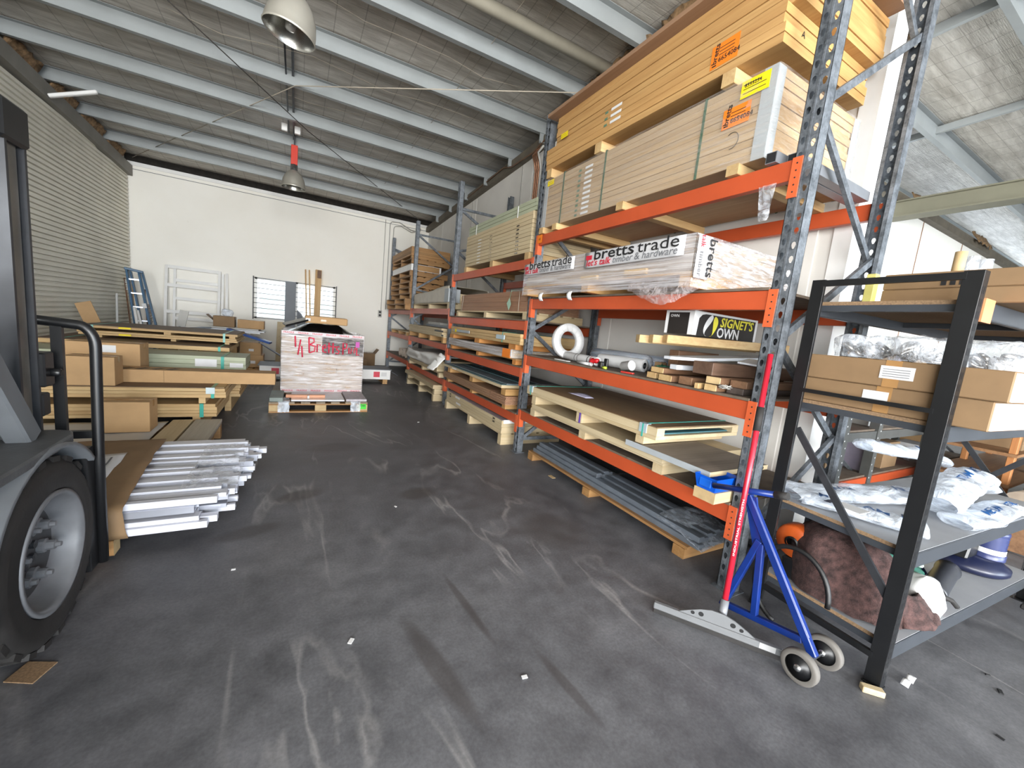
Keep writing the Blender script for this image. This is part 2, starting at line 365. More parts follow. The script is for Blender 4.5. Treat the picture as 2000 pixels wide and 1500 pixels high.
# far wall with the louvred window opening
wx0, wx1, wz0, wz1 = -0.99, 0.93, 1.10, 2.17
b = B()
b.box(XL-0.1, wx0, YF, YF+0.15, 0, 4.35); b.box(wx1, XR+0.15, YF, YF+0.15, 0, 4.35)
b.box(wx0, wx1, YF, YF+0.15, 0, wz0); b.box(wx0, wx1, YF, YF+0.15, wz1, 4.35)
WF = tag(b.obj('wall_far', CREAM), kind='structure')
b = B(); b.box(XL, XR, YF-0.03, YF, 4.27, 4.35); b.obj('cap_flashing', WHITE, WF)
b = B(); b.box(XL+0.02, XR, YF-0.012, YF, 4.19, 4.2); b.obj('panel_joint', GREYINK, WF)
EAVEFILL = mat('eave_filler_dark', srgb(40, 36, 32), 0.9, 0, 0.3, 12, 0.4, 30)
INSUL = mat('glasswool_insulation', srgb(150, 120, 86), 0.95, 0, 0.4, 18, 0.9, 30)
b = B(); b.box(XL-0.4, XR+0.4, YF+0.02, YF+0.15, 4.30, 4.62); b.obj('eave_leak_filler', EAVEFILL, WF)  # solid dark filler added to close the eaves against sky light
b = B(); b.box(XR+0.1, XR+0.5, 1.7, YF+0.15, 4.0, 5.0); b.obj('eave_leak_filler', EAVEFILL, WF)  # second added filler, stops light leaking past the right wall
# right-hand wall: precast panels with joints, ends beside the near rack frame
PANELGREY = mat('pale_grey_precast', srgb(222, 219, 213), 0.75, 0, 0.05, 1.2, 0.05, 30, k=1)
b = B()
def rpoly(y0, y1): return [(y0, 0), (y1, 0), (y1, zb(y1)-0.08), (y0, zb(y0)-0.08)]
WR = None
ys = [1.72, 3.9, 6.35, 8.8, 11.2, YF+0.15]
b.prism([(1.62, 0), (YF+0.15, 0), (YF+0.15, zb(YF)-0.1), (1.62, zb(1.62)-0.1)], XR+0.015, XR+0.17, 'X')
WR = tag(b.obj('wall_right', PANELGREY), kind='structure')
for i in range(5):
    y0, y1 = ys[i]+0.008, ys[i+1]-0.008
    b = B(); b.prism(rpoly(y0, y1), XR, XR+0.016, 'X'); b.obj('wall_panel', PANELGREY, WR, bevel=0.004)
b = B(); b.box(XR-0.005, XR+0.19, 1.50, 1.62, 0, zb(1.5)); b.box(XR+0.19, XR+0.21, 1.505, 1.58, 0, zb(1.5)); WHC = tag(b.obj('trim_1', WHITE), 'white steel column closing the end of the panel wall', kind='structure')
b = B(); b.box(XR-0.012, XR, 9.0, 9.03, 0, 4.3); b.obj('joint_strip', PVC, WR)
b = B(); b.box(XR-0.012, XR, 6.7, 6.73, 0, 4.4); b.obj('joint_strip', PVC, WR)
# steel angle along the wall head, under the roof
b = B()
y0, y1 = 1.5, YF
b.add([(XR-0.1, y0, zb(y0)-0.17), (XR+0.02, y0, zb(y0)-0.17), (XR+0.02, y0, zb(y0)-0.02), (XR-0.1, y0, zb(y0)-0.02),
       (XR-0.1, y1, zb(y1)-0.17), (XR+0.02, y1, zb(y1)-0.17), (XR+0.02, y1, zb(y1)-0.02), (XR-0.1, y1, zb(y1)-0.02)],
      [(3,2,1,0), (4,5,6,7), (0,1,5,4), (1,2,6,5), (2,3,7,6), (3,0,4,7)])
EAVE = mat('eave_angle_paint', srgb(112, 104, 90), 0.6, 0.1, 0.15, 6)
b.obj('eave_angle', EAVE, WR)
for i, (yc, ln) in enumerate(((3.2, 0.7), (4.1, 0.8), (4.65, 0.4))):
    b = B(); b.grid(lambda u, v: (XR-0.06-0.1*v+0.06*noise.noise((u*6, v*4, i)), yc-ln/2+ln*u, zb(yc)-0.02+0.16*v+0.06*noise.noise((u*7+3, v*3, i+5))), 14, 4)
    b.obj('insulation_scrap', INSUL, WR, solid=0.03)
# left side: corrugated roller door
ROLLER = mat('roller_door_steel', srgb(224, 220, 206), 0.5, 0.1, 0.06, 2, k=1)
b = B(); pit = 0.0785; nz = int(4.16/pit)
prof = []
for i in range(nz+1):
    z = 0.02+i*pit; prof += [(0.0, z), (0.0, z+pit*0.62), (-0.034, z+pit*0.70), (-0.034, z+pit*0.88)]
yA, yB = -1.55, YF-0.04
vs = []; fs = []
for i, (dx, z) in enumerate(prof): vs += [(XL+0.02+dx, yA, z), (XL+0.02+dx, yB, z)]
for i in range(len(prof)-1): fs.append((2*i, 2*i+1, 2*i+3, 2*i+2))
b.add(vs, fs)
DR = tag(b.obj('door_1', ROLLER), 'ribbed grey roller door closing the left side', kind='structure')
b = B(); b.box(XL-0.15, XL-0.05, -9, -7.6, 0, 5.1); b.box(XL-0.15, XL-0.05, -1.6, YF+0.1, 0, 5.1); b.box(XL-0.15, XL-0.05, -7.6, -1.6, 4.25, 5.2); WL = tag(b.obj('wall_left', CREAM), kind='structure')  # opening behind the camera left for the added left light
b = B()
b.add([(XL-0.06, -9, zb(-9)-0.36), (XL+0.1, -9, zb(-9)-0.36), (XL+0.1, -9, zb(-9)-0.12), (XL-0.06, -9, zb(-9)-0.12),
       (XL-0.06, yB, zb(yB)-0.3), (XL+0.1, yB, zb(yB)-0.3), (XL+0.1, yB, zb(yB)-0.08), (XL-0.06, yB, zb(yB)-0.08)],
      [(3,2,1,0), (4,5,6,7), (0,1,5,4), (1,2,6,5), (2,3,7,6), (3,0,4,7)])
LHEAD = mat('lintel_paint', srgb(136, 132, 124), 0.55, 0.1, 0.08, 3)
b.obj('door_lintel', LHEAD, DR)
# glass-wool scraps poking out above the lintel
for i, (yc, ln) in enumerate(((8.6, 0.8), (9.7, 0.8), (10.75, 0.9), (11.8, 0.8))):
    b = B(); b.grid(lambda u, v: (XL-0.02+0.1*v+0.05*noise.noise((u*6, v*4, i)), yc-ln/2+ln*u, zb(yc)-0.1+0.2*v+0.05*noise.noise((u*7+3, v*3, i+5))), 14, 4)
    b.obj('insulation_scrap', INSUL, DR, solid=0.02)
# ---------------------------------------------------------------- roof
def foil():
    m, nt, b = _nt('roof_foil'); v = coords(nt)
    f = noise_t(nt, coords(nt, (0.5, 3, 1)), 3.0, 6, 0.65, 0.5); f2 = noise_t(nt, coords(nt, (0.8, 12, 1)), 7, 5, 0.7)
    f3 = noise_t(nt, coords(nt, (0.25, 0.6, 1)), 1.2, 4, 0.6)
    c = ramp(nt, f, ((0.3, srgb(166, 160, 150)), (0.72, srgb(228, 224, 216))))
    # safety mesh under the blanket: thin dark wires
    def lines(sc, axis):
        vv = coords(nt, sc); s = _n(nt, 'ShaderNodeSeparateXYZ'); nt.links.new(vv, s.inputs[0])
        fr = _n(nt, 'ShaderNodeMath', operation='FRACT'); nt.links.new(s.outputs[axis], fr.inputs[0])
        lt = _n(nt, 'ShaderNodeMath', operation='LESS_THAN'); lt.inputs[1].default_value = 0.035; nt.links.new(fr.outputs[0], lt.inputs[0]); return lt.outputs[0]
    mx = _n(nt, 'ShaderNodeMath', operation='MAXIMUM'); nt.links.new(lines((1/0.3, 1, 1), 'X'), mx.inputs[0]); nt.links.new(lines((1, 1/0.15, 1), 'Y'), mx.inputs[1])
    m3 = _n(nt, 'ShaderNodeMath', operation='MULTIPLY'); m3.inputs[1].default_value = 0.45; nt.links.new(mx.outputs[0], m3.inputs[0])
    c = mixc(nt, m3.outputs[0], c, srgb(104, 98, 90))
    nt.links.new(c, b.inputs['Base Color']); b.inputs['Metallic'].default_value = 0.3
    r = ramp(nt, f3, ((0.3, (0.42, 0.42, 0.42)), (0.7, (0.62, 0.62, 0.62)))); nt.links.new(r, b.inputs['Roughness'])
    bump(nt, b, f2, 0.7, 0.02); return m
FOIL = foil()
PH = 0.175
def zt(y): return zb(y)+PH
PY = [11.32, 10.24, 9.16, 8.08, 7.0, 5.92, 4.86, 3.74, 2.64, 1.54, 0.44, -0.66, -1.76, -2.86, -3.96, -5.06, -6.16, -7.26, -8.36]
def sagroof(x0, x1, name):
    edges = [YF+0.15]+PY+[-9.0]
    b = B(); ny = 8
    ylist = []
    for a, c in zip(edges[:-1], edges[1:]):
        for k in range(ny): ylist.append((a+(c-a)*k/ny, math.sin(math.pi*k/ny)))
    ylist.append((edges[-1], 0)); nx = int((x1-x0)/0.3)
    vs = []; fs = []
    for y, s in ylist:
        for i in range(nx+1):
            x = x0+(x1-x0)*i/nx
            vs.append((x, y, zt(y)+0.012-0.03*s+0.008*noise.noise((x*1.3, y*2, 0))))
    w = nx+1
    for j in range(len(ylist)-1):
        for i in range(nx): fs.append((j*w+i, j*w+i+1, (j+1)*w+i+1, (j+1)*w+i))
    b.add(vs, fs, True); return b.obj(name, FOIL)
CEIL = tag(sagroof(-4.2, 21.5, 'ceiling'), kind='structure')
b = B(); b.add([(-9, -9.3, zt(-9.3)+0.12), (22, -9.3, zt(-9.3)+0.12), (22, 13.2, zt(13.2)+0.12), (-9, 13.2, zt(13.2)+0.12)], [(0, 1, 2, 3)])
b.obj('roof_sheet', PURLIN, CEIL)
# Z-section purlins
pur = None
for i, y in enumerate(PY):
    if pur is None:
        b = B(); t = 0.006; z0, z1 = -PH/2, PH/2
        b.prism([(0, z0), (t, z0), (t, z1), (0, z1)], -4.0, 21, 'X')
        b.prism([(0, z1-t), (-0.06, z1-t), (-0.06, z1), (0, z1)], -4.0, 21, 'X')
        b.prism([(t, z0), (0.065, z0), (0.065, z0+t), (t, z0+t)], -4.0, 21, 'X')
        b.prism([(0.06, z0), (0.065, z0), (0.065, z0+0.018), (0.06, z0+0.018)], -4.0, 21, 'X')
        pur = b.obj('purlin', PURLIN, CEIL)
    else: pur = dup(pur, CEIL)
    pur.location = (0, y, zb(y)+PH/2)
# tube strut between two purlins, cleats at the wall ends
b = B(); b.tube([(XL-0.1, 4.36, zb(4.36)+0.1), (XR+0.02, 4.36, zb(4.36)+0.1)], 0.07, 16); b.obj('roof_strut', mat('strut_paint', srgb(168, 162, 146), 0.5, 0.1, 0.06), CEIL)
cl = None
for y in PY[:9]:
    if cl is None:
        b = B(); b.box(-0.05, 0.05, 0.01, 0.02, -0.25, 0.06); b.box(-0.05, 0.05, -0.03, 0.0, -0.25, -0.23); cl = b.obj('purlin_cleat', PURLIN, CEIL)
    else: cl = dup(cl, CEIL)
    cl.location = (XR-0.12, y, zb(y)+0.1)
# bridging, wire runs and bracing rods
DARKWIRE = mat('dark_wire', srgb(70, 66, 62), 0.5, 0.3)
PALEWIRE = mat('pale_cord', srgb(190, 180, 164), 0.7)
b = B(); b.tube([(-3.3, 12.45, 4.42), (-0.1, 7.0, zb(7.0)-0.0), (3.38, 4.55, 4.62)], 0.007, 6); b.obj('bracing_rod', PALEWIRE, CEIL)
b = B(); b.tube([(-1.9, 5.2, zb(5.2)), (0.1, 8.3, zb(8.3)-0.02), (3.2, 12.4, 4.4)], 0.007, 6); b.obj('bracing_rod', DARKWIRE, CEIL)
b = B(); b.bar((-0.13, 3.2, zt(3.2)-0.05), (-0.13, 9.2, zt(9.2)-0.05), 0.03, 0.03); b.obj('cable_tray', DARKSTEEL, CEIL)
b = B(); b.tube([(-0.22, 5.4, zt(5.4)-0.06), (-0.21, 8.9, zt(8.9)-0.06)], 0.012, 6); b.obj('ceiling_conduit', DARKSTEEL, CEIL)
for x in (-0.27, -0.07):
    b = B(); b.box(x-0.045, x+0.045, 8.52, 8.58, zb(8.5)-0.02, zb(8.5)+0.1); b.obj('junction_box', WHITE, CEIL, bevel=0.006)
for k, (x0, y0, x1, y1) in enumerate(((2.0, 3.5, 1.7, 11.0), (2.0, 2.3, 2.35, 4.6))):
    b = B(); b.tube([(x0+(x1-x0)*t/8, y0+(y1-y0)*t/8, zt(y0+(y1-y0)*t/8)-0.045) for t in range(9)], 0.004, 5); b.obj('batten_wire', PALEWIRE, CEIL)
for k, ya in enumerate((5.4, 6.5, 7.55)):
    b = B(); b.tube([(-1.4+0.5*i, ya+0.25*noise.noise((i*0.5, k, 0))-0.05*i*0.2, zt(ya)-0.06) for i in range(9)], 0.004, 5); b.obj('loose_cord', PALEWIRE, CEIL)
# left fluorescent batten on the lintel
b = B(); b.bar((XL+0.12, 9.0, 4.20), (XL+0.62, 9.1, 4.47), 0.07, 0.05); one('batten_light', b, WHITE, 'short white batten light bridging the roller door lintel and a purlin', 'light', bevel=0.01)
# ---------------------------------------------------------------- window
STEELFR = mat('dark_window_steel', srgb(70, 70, 72), 0.5, 0.3)
b = B()
for x0, x1, z0, z1 in ((wx0, wx1, wz1-0.05, wz1), (wx0, wx1, wz0, wz0+0.05), (wx0, wx0+0.05, wz0, wz1), (wx1-0.05, wx1, wz0, wz1), (-0.06, 0.0, wz0, wz1)):
    b.box(x0, x1, YF+0.03, YF+0.1, z0, z1)
WIN = tag(b.obj('window_1', WHITE), 'louvred window behind the wrapped pallet, barred outside', kind='structure')
GLASS = None
m_, nt_, bs_ = _nt('louvre_glass'); bs_.inputs['Base Color'].default_value = (0.95, 0.97, 0.98, 1); bs_.inputs['Roughness'].default_value = 0.05
tr_ = _n(nt_, 'ShaderNodeBsdfTransparent'); mx_ = _n(nt_, 'ShaderNodeMixShader'); mx_.inputs[0].default_value = 0.22
nt_.links.new(tr_.outputs[0], mx_.inputs[1]); nt_.links.new(bs_.outputs[0], mx_.inputs[2]); nt_.links.new(mx_.outputs[0], nt_.nodes['Material Output'].inputs['Surface']); GLASS = m_
nl = 8; hgt = (wz1-wz0-0.1)/nl
for side, (x0, x1) in enumerate(((wx0+0.05, -0.06), (0.0, wx1-0.05))):
    for i in range(nl):
        z = wz0+0.05+(i+0.5)*hgt
        b = B(); b.cbox(((x0+x1)/2, YF+0.065, z), (x1-x0, 0.006, hgt*1.02), Euler((0.35, 0, 0))); b.obj('louvre_pane', GLASS, WIN)
for i in range(9):
    z = wz0+0.02+i*(wz1-wz0-0.04)/8
    b = B(); b.tube([(wx0-0.03, YF-0.03, z), (wx1+0.03, YF-0.03, z)], 0.007, 6); b.obj('security_bar', STEELFR, WIN)
for x in (wx0-0.03, wx1+0.03):
    b = B(); b.box(x-0.012, x+0.012, YF-0.035, YF-0.0, wz0-0.02, wz1+0.02); b.obj('bar_bracket', STEELFR, WIN)
# what the window shows: a pale neighbouring wall with blinds in the daylight
b = B(); b.box(-6, 6, YF+2.3, YF+2.4, 0, 2.4); NB = b.obj('wall_neighbour', mat('neighbour_wall', srgb(225, 225, 222), 0.8, 0, 0.06, 2)); tag(NB, kind='structure')
for (x0, x1, z0, z1) in ((-1.05, -0.35, 0.9, 1.85), (0.35, 1.1, 0.9, 1.8)):
    for k in range(9):
        z = z0+(z1-z0)*k/9
        b = B(); b.box(x0, x1, YF+2.27, YF+2.3, z, z+0.06); b.obj('blind_slat', mat('blind_grey', srgb(168, 178, 172), 0.7), NB)
# ---------------------------------------------------------------- side hall beyond the end of the panel wall
b = B(); b.prism([(XR+0.17, 0), (21.5, 0), (21.5, 4.30), (XR+0.17, 4.30)], 3.36, 3.5, 'Y'); WS = tag(b.obj('wall_side_hall', CREAM), kind='structure')
for x in (7.0, 10.4, 12.6): 
    b = B(); b.box(x, x+0.012, 3.35, 3.362, 0, 4.29); b.obj('panel_joint', mat('tan_joint', srgb(150, 112, 82), 0.7), WS)
b = B(); b.box(XR+0.17, 21.5, 3.24, 3.36, 4.28, 4.42); b.obj('eave_angle', EAVE, WS)
for i, x in enumerate((9.9, 13.2)):
    b = B(); b.grid(lambda u, v: (x-0.5+1.0*u, 3.16+0.12*v+0.04*noise.noise((u*6, v*4, i)), 4.36+0.2*v+0.06*noise.noise((u*7+3, v*3, i+5))), 14, 4)
    b.obj('insulation_scrap', INSUL, WS, solid=0.02)
b = B(); b.box(8.86, 9.04, -9, 3.36, 4.02, 4.26); b.box(8.8, 9.1, -9, 3.36, 4.245, 4.265); b.box(8.8, 9.1, -9, 3.36, 4.0, 4.02)
b.obj('roof_girder', mat('girder_paint', srgb(132, 130, 112), 0.55, 0.1, 0.06, 3), CEIL)
for x in (5.6, 7.9): 
    b = B(); b.bar((x, -1.2, zb(-1.2)+0.1), (x, 3.3, zb(3.3)+0.1), 0.05, 0.09); b.obj('roof_bridging', PURLIN, CEIL)
b = B(); b.box(21.3, 21.5, -9, 3.4, 0, 5.4); tag(b.obj('wall_right_side_hall', CREAM), kind='structure')
# front of the building behind the camera: piers and lintel around the two open doorways
b = B()
b.box(XL-0.1, -3.3, -9.1, -9.0, 0, 5.6); b.box(2.75, 4.0, -9.1, -9.0, 0, 5.6); b.box(10.4, 21.5, -9.1, -9.0, 0, 5.6); b.box(XL-0.1, 21.5, -9.1, -9.0, 4.25, 5.7)
tag(b.obj('wall_front', CREAM), kind='structure')
# ================================================================ pallet rack along the right wall
FX = 2.395; RX = 3.44
UY = [1.32, 4.09, 6.89, 9.68, 12.32]                     # upright centres
UH = [4.45, 3.88, 3.90, 3.76, 3.77]; RH = [4.45, 3.2, 3.88, 3.75, 3.3]
RK = thing('pallet_rack', 'long galvanised pallet rack with orange beams along the right wall', 'rack', (FX, UY[0], 0))
def upright_mesh(h, key):
    b = B(); w = 0.05; p = 0.0762; n = int(h/p); d = 0.078; t = 0.003
    tear = [(0, 1.0), (0.75, 0.75), (1.0, 0.1), (0.7, -0.5), (0.35, -1.0), (-0.35, -1.0), (-0.7, -0.5), (-1.0, 0.1), (-0.75, 0.75)]
    for col, (ya, yb) in enumerate(((-w, -0.004), (0.004, w))):
        for i in range(n):
            z0 = i*p + (0.025 if col else 0); z1 = z0+p
            if z1 > h: z1 = h
            yc = (ya+yb)/2; zc = z0+p*0.5
            inner = [(yc+0.0115*q[0], zc+0.0195*q[1]) for q in tear]
            outer = [(yc, z1), (yb, z1), (yb, zc+0.01), (yb, z0+0.012), (yb, z0), (ya, z0), (ya, z0+0.012), (ya, zc+0.01), (ya, z1)]
            m = len(inner); vs = [(0, q[0], q[1]) for q in outer]+[(0, q[0], q[1]) for q in inner]
            b.add(vs, [(k, (k+1) % m, m+(k+1) % m, m+k)[::-1] for k in range(m)])
        if col: b.add([(0, ya, 0), (0, yb, 0), (0, yb, 0.025), (0, ya, 0.025)], [(0, 1, 2, 3)])
    b.box(-0.004, t, -0.005, 0.005, 0, h)
    for s in (-1, 1):
        y0, y1 = sorted((s*w, s*(w-t)))
        b.box(0, d, y0, y1, 0, h)
        y0, y1 = sorted((s*w, s*0.028)); b.box(d-t, d, y0, y1, 0, h)
    b.box(-0.03, d+0.02, -w-0.02, w+0.02, 0, 0.006)
    return b.mesh('upright', GALV)
_um = {}
def upright(x, y, h, flip):
    if h not in _um: _um[h] = upright_mesh(h, h)
    o = bpy.data.objects.new('upright', _um[h]); COL.objects.link(o); o.parent = RK
    o.location = Vector((x, y, 0))-Vector(RK['_w']); o.rotation_euler = (0, 0, math.pi if flip else 0)
    return o
BRACE = GALV
for i, y in enumerate(UY):
    upright(FX, y, UH[i], False); upright(RX, y, RH[i], True)
    # zig-zag bracing of each frame
    if i == 0: nodes = [(RX-0.06, 0.2), (FX+0.06, 0.35), (RX-0.06, 0.95), (FX+0.06, 1.58), (RX-0.06, 2.18), (FX+0.06, 2.85), (RX-0.06, 3.54), (FX+0.06, 4.2)]
    else: nodes = [(RX-0.06, 0.15), (FX+0.06, 0.16), (RX-0.06, 0.85), (FX+0.06, 1.5), (RX-0.06, 2.1), (FX+0.06, 2.2 if i == 3 else 2.75), (RX-0.06, 2.86 if i == 3 else 2.95), (FX+0.06, 3.46), (RX-0.06, min(3.47, RH[i]-0.05))]
    for k in range(len(nodes)-1):
        (xa, za), (xb, zb_) = nodes[k], nodes[k+1]
        dy = -0.012 if k % 2 else 0.014
        b = B(); b.bar((xa, y+dy, za), (xb, y+dy, zb_), 0.024, 0.042, (0, 1, 0) if False else (0, 0, 1)); b.obj('brace', BRACE, RK)
LEV = [[0.535, 1.197, 1.853, 2.566], [0.455, 1.03, 1.597, 2.33], [0.45, 1.09, 1.74], [0.47, 1.073, 1.70]]
BH = 0.112
for bay in range(4):
    ya, yb = UY[bay]+0.05, UY[bay+1]-0.05
    for k, z in enumerate(LEV[bay]):
        for side, x in ((0, FX-0.004), (1, RX-0.046)):
            b = B(); b.box(x, x+0.05, ya, yb, z-BH, z)
            # stepped lip for the deck
            bo = b.obj('beam', ORANGE, RK, bevel=0.004, seg=2)
            for ye, s in ((ya, -1), (yb, 1)):
                b = B(); y0, y1 = sorted((ye-s*0.006, ye+s*0.045)); xf = x-0.006 if side == 0 else x+0.05
                zt_, zl = (z+0.005, z-0.21)
                b.box(xf, xf+0.006, y0, y1, zl, zt_)
                y0, y1 = sorted((ye-s*0.006, ye)); b.box(x, x+0.05, y0, y1, zl, zt_)
                if bay == 0 and side == 0 and s == -1:
                    for q in range(5): b.m(1).lathe([(0.0045, 0), (0.0045, 0.0015), (0, 0.0015)], 8, frame((xf-0.0002, ye-0.022, zl+0.03+q*0.038), (0, 1, 0), (-1, 0, 0)))
                    b.m(0)
                b.obj('beam_connector', [DARKORANGE, INK], bo)
# decking sheets on some levels
DECKS = [(0, 0), (0, 1), (1, 1), (1, 0), (1, 2), (2, 0), (2, 1), (3, 0), (0, 2)]
for bay, k in DECKS:
    ya, yb = UY[bay]+0.055, UY[bay+1]-0.055; z = LEV[bay][k]; n = 3
    for q in range(n):
        y0 = ya+(yb-ya)*q/n; y1 = ya+(yb-ya)*(q+1)/n-0.004
        b = B(); b.box(FX-0.012, RX-0.01, y0, y1, z+0.0015, z+0.018); b.obj('deck_board', [DECK], RK)
b = B(); b.box(FX-0.012, FX-0.0105, 3.955, 4.05, 2.475, 2.565)
b.obj('bay_label', ORPAPER, RK); text('A2', 0.035, frame((FX-0.0125, 4.025, 2.508), (0, -1, 0), (-1, 0, 0)), INK, RK, 'bay_number')
# ================================================================ helpers for loads
def slab(b, x0, x1, y0, y1, z0, z1, ends='Y'):
    """box whose two ends take material slot 1"""
    vs = [(x0,y0,z0),(x1,y0,z0),(x1,y1,z0),(x0,y1,z0),(x0,y0,z1),(x1,y0,z1),(x1,y1,z1),(x0,y1,z1)]
    c = b.cur
    b.add(vs, [(3,2,1,0),(4,5,6,7)] + ([(1,2,6,5),(3,0,4,7)] if ends == 'Y' else [(0,1,5,4),(2,3,7,6)]))
    b.m(1).add(vs, [(0,1,5,4),(2,3,7,6)] if ends == 'Y' else [(1,2,6,5),(3,0,4,7)]); b.m(c); return b
def stack(root, name, n, x0, x1, y0, y1, z0, t, mats, jx=0.004, jy=0.006, gap=0.0015, bevel=0.0025, rnd=None):
    """n equal boards piled up, each its own part; all share one mesh"""
    r = rnd or random; src = None; out = []
    cx, cy = (x0+x1)/2, (y0+y1)/2
    for i in range(n):
        if src is None:
            b = B(); slab(b, x0-cx, x1-cx, y0-cy, y1-cy, 0, t-gap)
            o = src = bpy.data.objects.new(name, b.mesh(name, mats)); COL.objects.link(o); o.parent = root
            if bevel: md = o.modifiers.new('edge', 'BEVEL'); md.width = bevel; md.segments = 1; md.limit_method = 'ANGLE'
        else: o = dup(src, root)
        o.location = Vector((cx+r.uniform(-jx, jx), cy+r.uniform(-jy, jy), z0+i*t))-Vector(root['_w'])
        out.append(o)
    return out
def long_pallet(label, x0, x1, y0, y1, z0, h=0.12, nb=3, boards=5, group=None, mb=None, md_=None, bw=0.09, name='timber_pallet', cat='pallet', bearer=0.0, lower=False):
    """bearers across (along x), deck boards along y"""
    mb = mb or PALLET; md_ = md_ or PALLETY; td = 0.018
    p = thing(name, label, cat, ((x0+x1)/2, (y0+y1)/2, z0), group)
    zz = z0
    for i in range(nb):
        y = y0+bw/2+(y1-y0-bw)*i/(nb-1)
        b = B(); slab(b, x0, x1, y-bw/2, y+bw/2, z0+(td if lower else 0), z0+h-td, 'X'); b.obj('bearer', [mb, mb], p, bevel=0.003)
    bwid = (x1-x0)/boards*0.82
    for i in range(boards):
        xa = x0+(x1-x0-bwid)*i/(boards-1)
        b = B(); b.box(xa, xa+bwid, y0, y1, z0+h-td, z0+h); b.obj('deck_board', md_, p, bevel=0.002)
        if lower and i in (0, boards//2, boards-1):
            b = B(); b.box(xa, xa+bwid, y0, y1, z0, z0+td); b.obj('base_board', md_, p, bevel=0.002)
    return p
def absorb(pal, into):
    """a pallet wrapped up together with its load becomes part of that load"""
    d = Vector(pal['_w'])-Vector(into['_w'])
    for c in list(pal.children): c.parent = into; c.location = c.location+d
    bpy.data.objects.remove(pal)
def strap_y(root, y, x0, x1, z0, z1, m, w=0.016, name='strap'):
    """strap round a load in the xz plane"""
    e = 0.0085; b = B()
    b.box(x0-e, x0-0.006, y-w/2, y+w/2, z0-e*0.3, z1+0.003); b.box(x0-e, x1+e, y-w/2, y+w/2, z1, z1+0.003); b.box(x1+0.006, x1+e, y-w/2, y+w/2, z0-e*0.3, z1+0.003)
    return b.obj(name, m, root)
def note_x(root, X, y0, y1, z0, z1, m, name='paper_note', tilt=0.0, lines=0, label=None):
    """sheet stuck on a face that looks towards -x"""
    b = B(); t = tilt*(y1-y0)
    b.add([(X-0.0015, y1, z0+t), (X-0.0015, y0, z0), (X-0.0015, y0, z1), (X-0.0015, y1, z1+t), (X-0.0003, y1, z0+t), (X-0.0003, y0, z0), (X-0.0003, y0, z1), (X-0.0003, y1, z1+t)],
          [(0, 1, 2, 3), (7, 6, 5, 4), (0, 4, 5, 1), (1, 5, 6, 2), (2, 6, 7, 3), (3, 7, 4, 0)])
    o = b.obj(name, m, root, label=label)
    if lines:
        b = B(); h = (z1-z0)
        for i in range(lines):
            zc = z1-h*(i+1)/(lines+1); ln = (y1-y0)*(0.8 if i % 3 else 0.6)
            b.box(X-0.0022, X-0.0015, y1-0.08*(y1-y0)-ln, y1-0.08*(y1-y0), zc-h*0.02, zc+h*0.02)
        b.obj('print', INK, root)['kind'] = 'stuff'
    return o
FYL = lambda o: frame(o, (0, -1, 0), (-1, 0, 0))          # lettering on a face looking to -x, reading towards -y
FXL = lambda o: frame(o, (1, 0, 0), (0, -1, 0))           # lettering on a face looking to -y, reading towards +x
def wrapbox(root, x0, x1, y0, y1, z0, z1, m, name='stretch_wrap', amp=0.008, seed=0, top=True, n=22, bulge=0.006):
    """crinkled film shell round a box"""
    b = B()
    per = [((x0, y1), (x0, y0)), ((x0, y0), (x1, y0)), ((x1, y0), (x1, y1)), ((x1, y1), (x0, y1))]
    for k, (p, q) in enumerate(per):
        def fn(u, v, p=p, q=q, k=k):
            x = p[0]+(q[0]-p[0])*u; y = p[1]+(q[1]-p[1])*u; z = z0+(z1-z0)*v
            nx, ny = [(-1, 0), (0, -1), (1, 0), (0, 1)][k]
            a = (bulge+amp*noise.noise((x*3+seed, y*3, z*22))+amp*0.6*noise.noise((x*9, y*9+seed, z*50)))*(1 if 0 < u < 1 else 0)
            a = max(a, 0.002)
            return (x+nx*a, y+ny*a, z)
        b.grid(fn, n, 16)
    if top: b.grid(lambda u, v: (x0+(x1-x0)*u, y0+(y1-y0)*v, z1+0.004+0.005*noise.noise((u*6+seed, v*9, 0))), 12, 12)
    return b.obj(name, m, root)
# ================================================================ bay nearest the camera
# --- top level, lower pack: blond laminated boards under film, strapped
A0, A1, AX0, AX1 = 1.56, 4.01, 2.40, 3.40
for i, y in enumerate((1.72, 2.72, 3.70, 3.96)):
    b = B(); slab(b, 2.36, 3.42, y-0.04, y+0.04, 2.5675, 2.632, 'X'); one('timber_bearer', b, [PINEX, PINEX], ['pine bearer under the near end of the film wrapped laminate pack', 'pine bearer under the middle of the film wrapped laminate pack', 'pine bearer with a green marked end under the laminate pack', 'pine bearer under the far end of the film wrapped laminate pack'][i], 'timber', bevel=0.003)
PA = thing('laminate_board_pack', 'film wrapped pack of pale laminated boards with green straps on the top beam', 'timber pack', (AX0, A0, 2.633))
stack(PA, 'laminate_board', 11, AX0, AX1, A0, A1, 2.6335, 0.0465, [BLOND, BLONDX])
zA = 2.6335+11*0.0465
for y in (2.02, 3.02, 3.66): strap_y(PA, y, AX0, AX1, 2.6335, zA, GREENSTRAP, 0.019)
for xc, yc in ((AX0, A0), (AX1, A0)):
    b = B(); sx = 1 if xc == AX0 else -1
    x0, x1 = sorted((xc-sx*0.004, xc+sx*0.07)); b.box(x0, x1, A0-0.007, A0-0.003, 2.6335, zA+0.002); x0, x1 = sorted((xc-sx*0.007, xc-sx*0.003)); b.box(x0, x1, A0-0.007, A0+0.075, 2.6335, zA+0.002)
    b.obj('corner_board', GREYCORNER, PA)
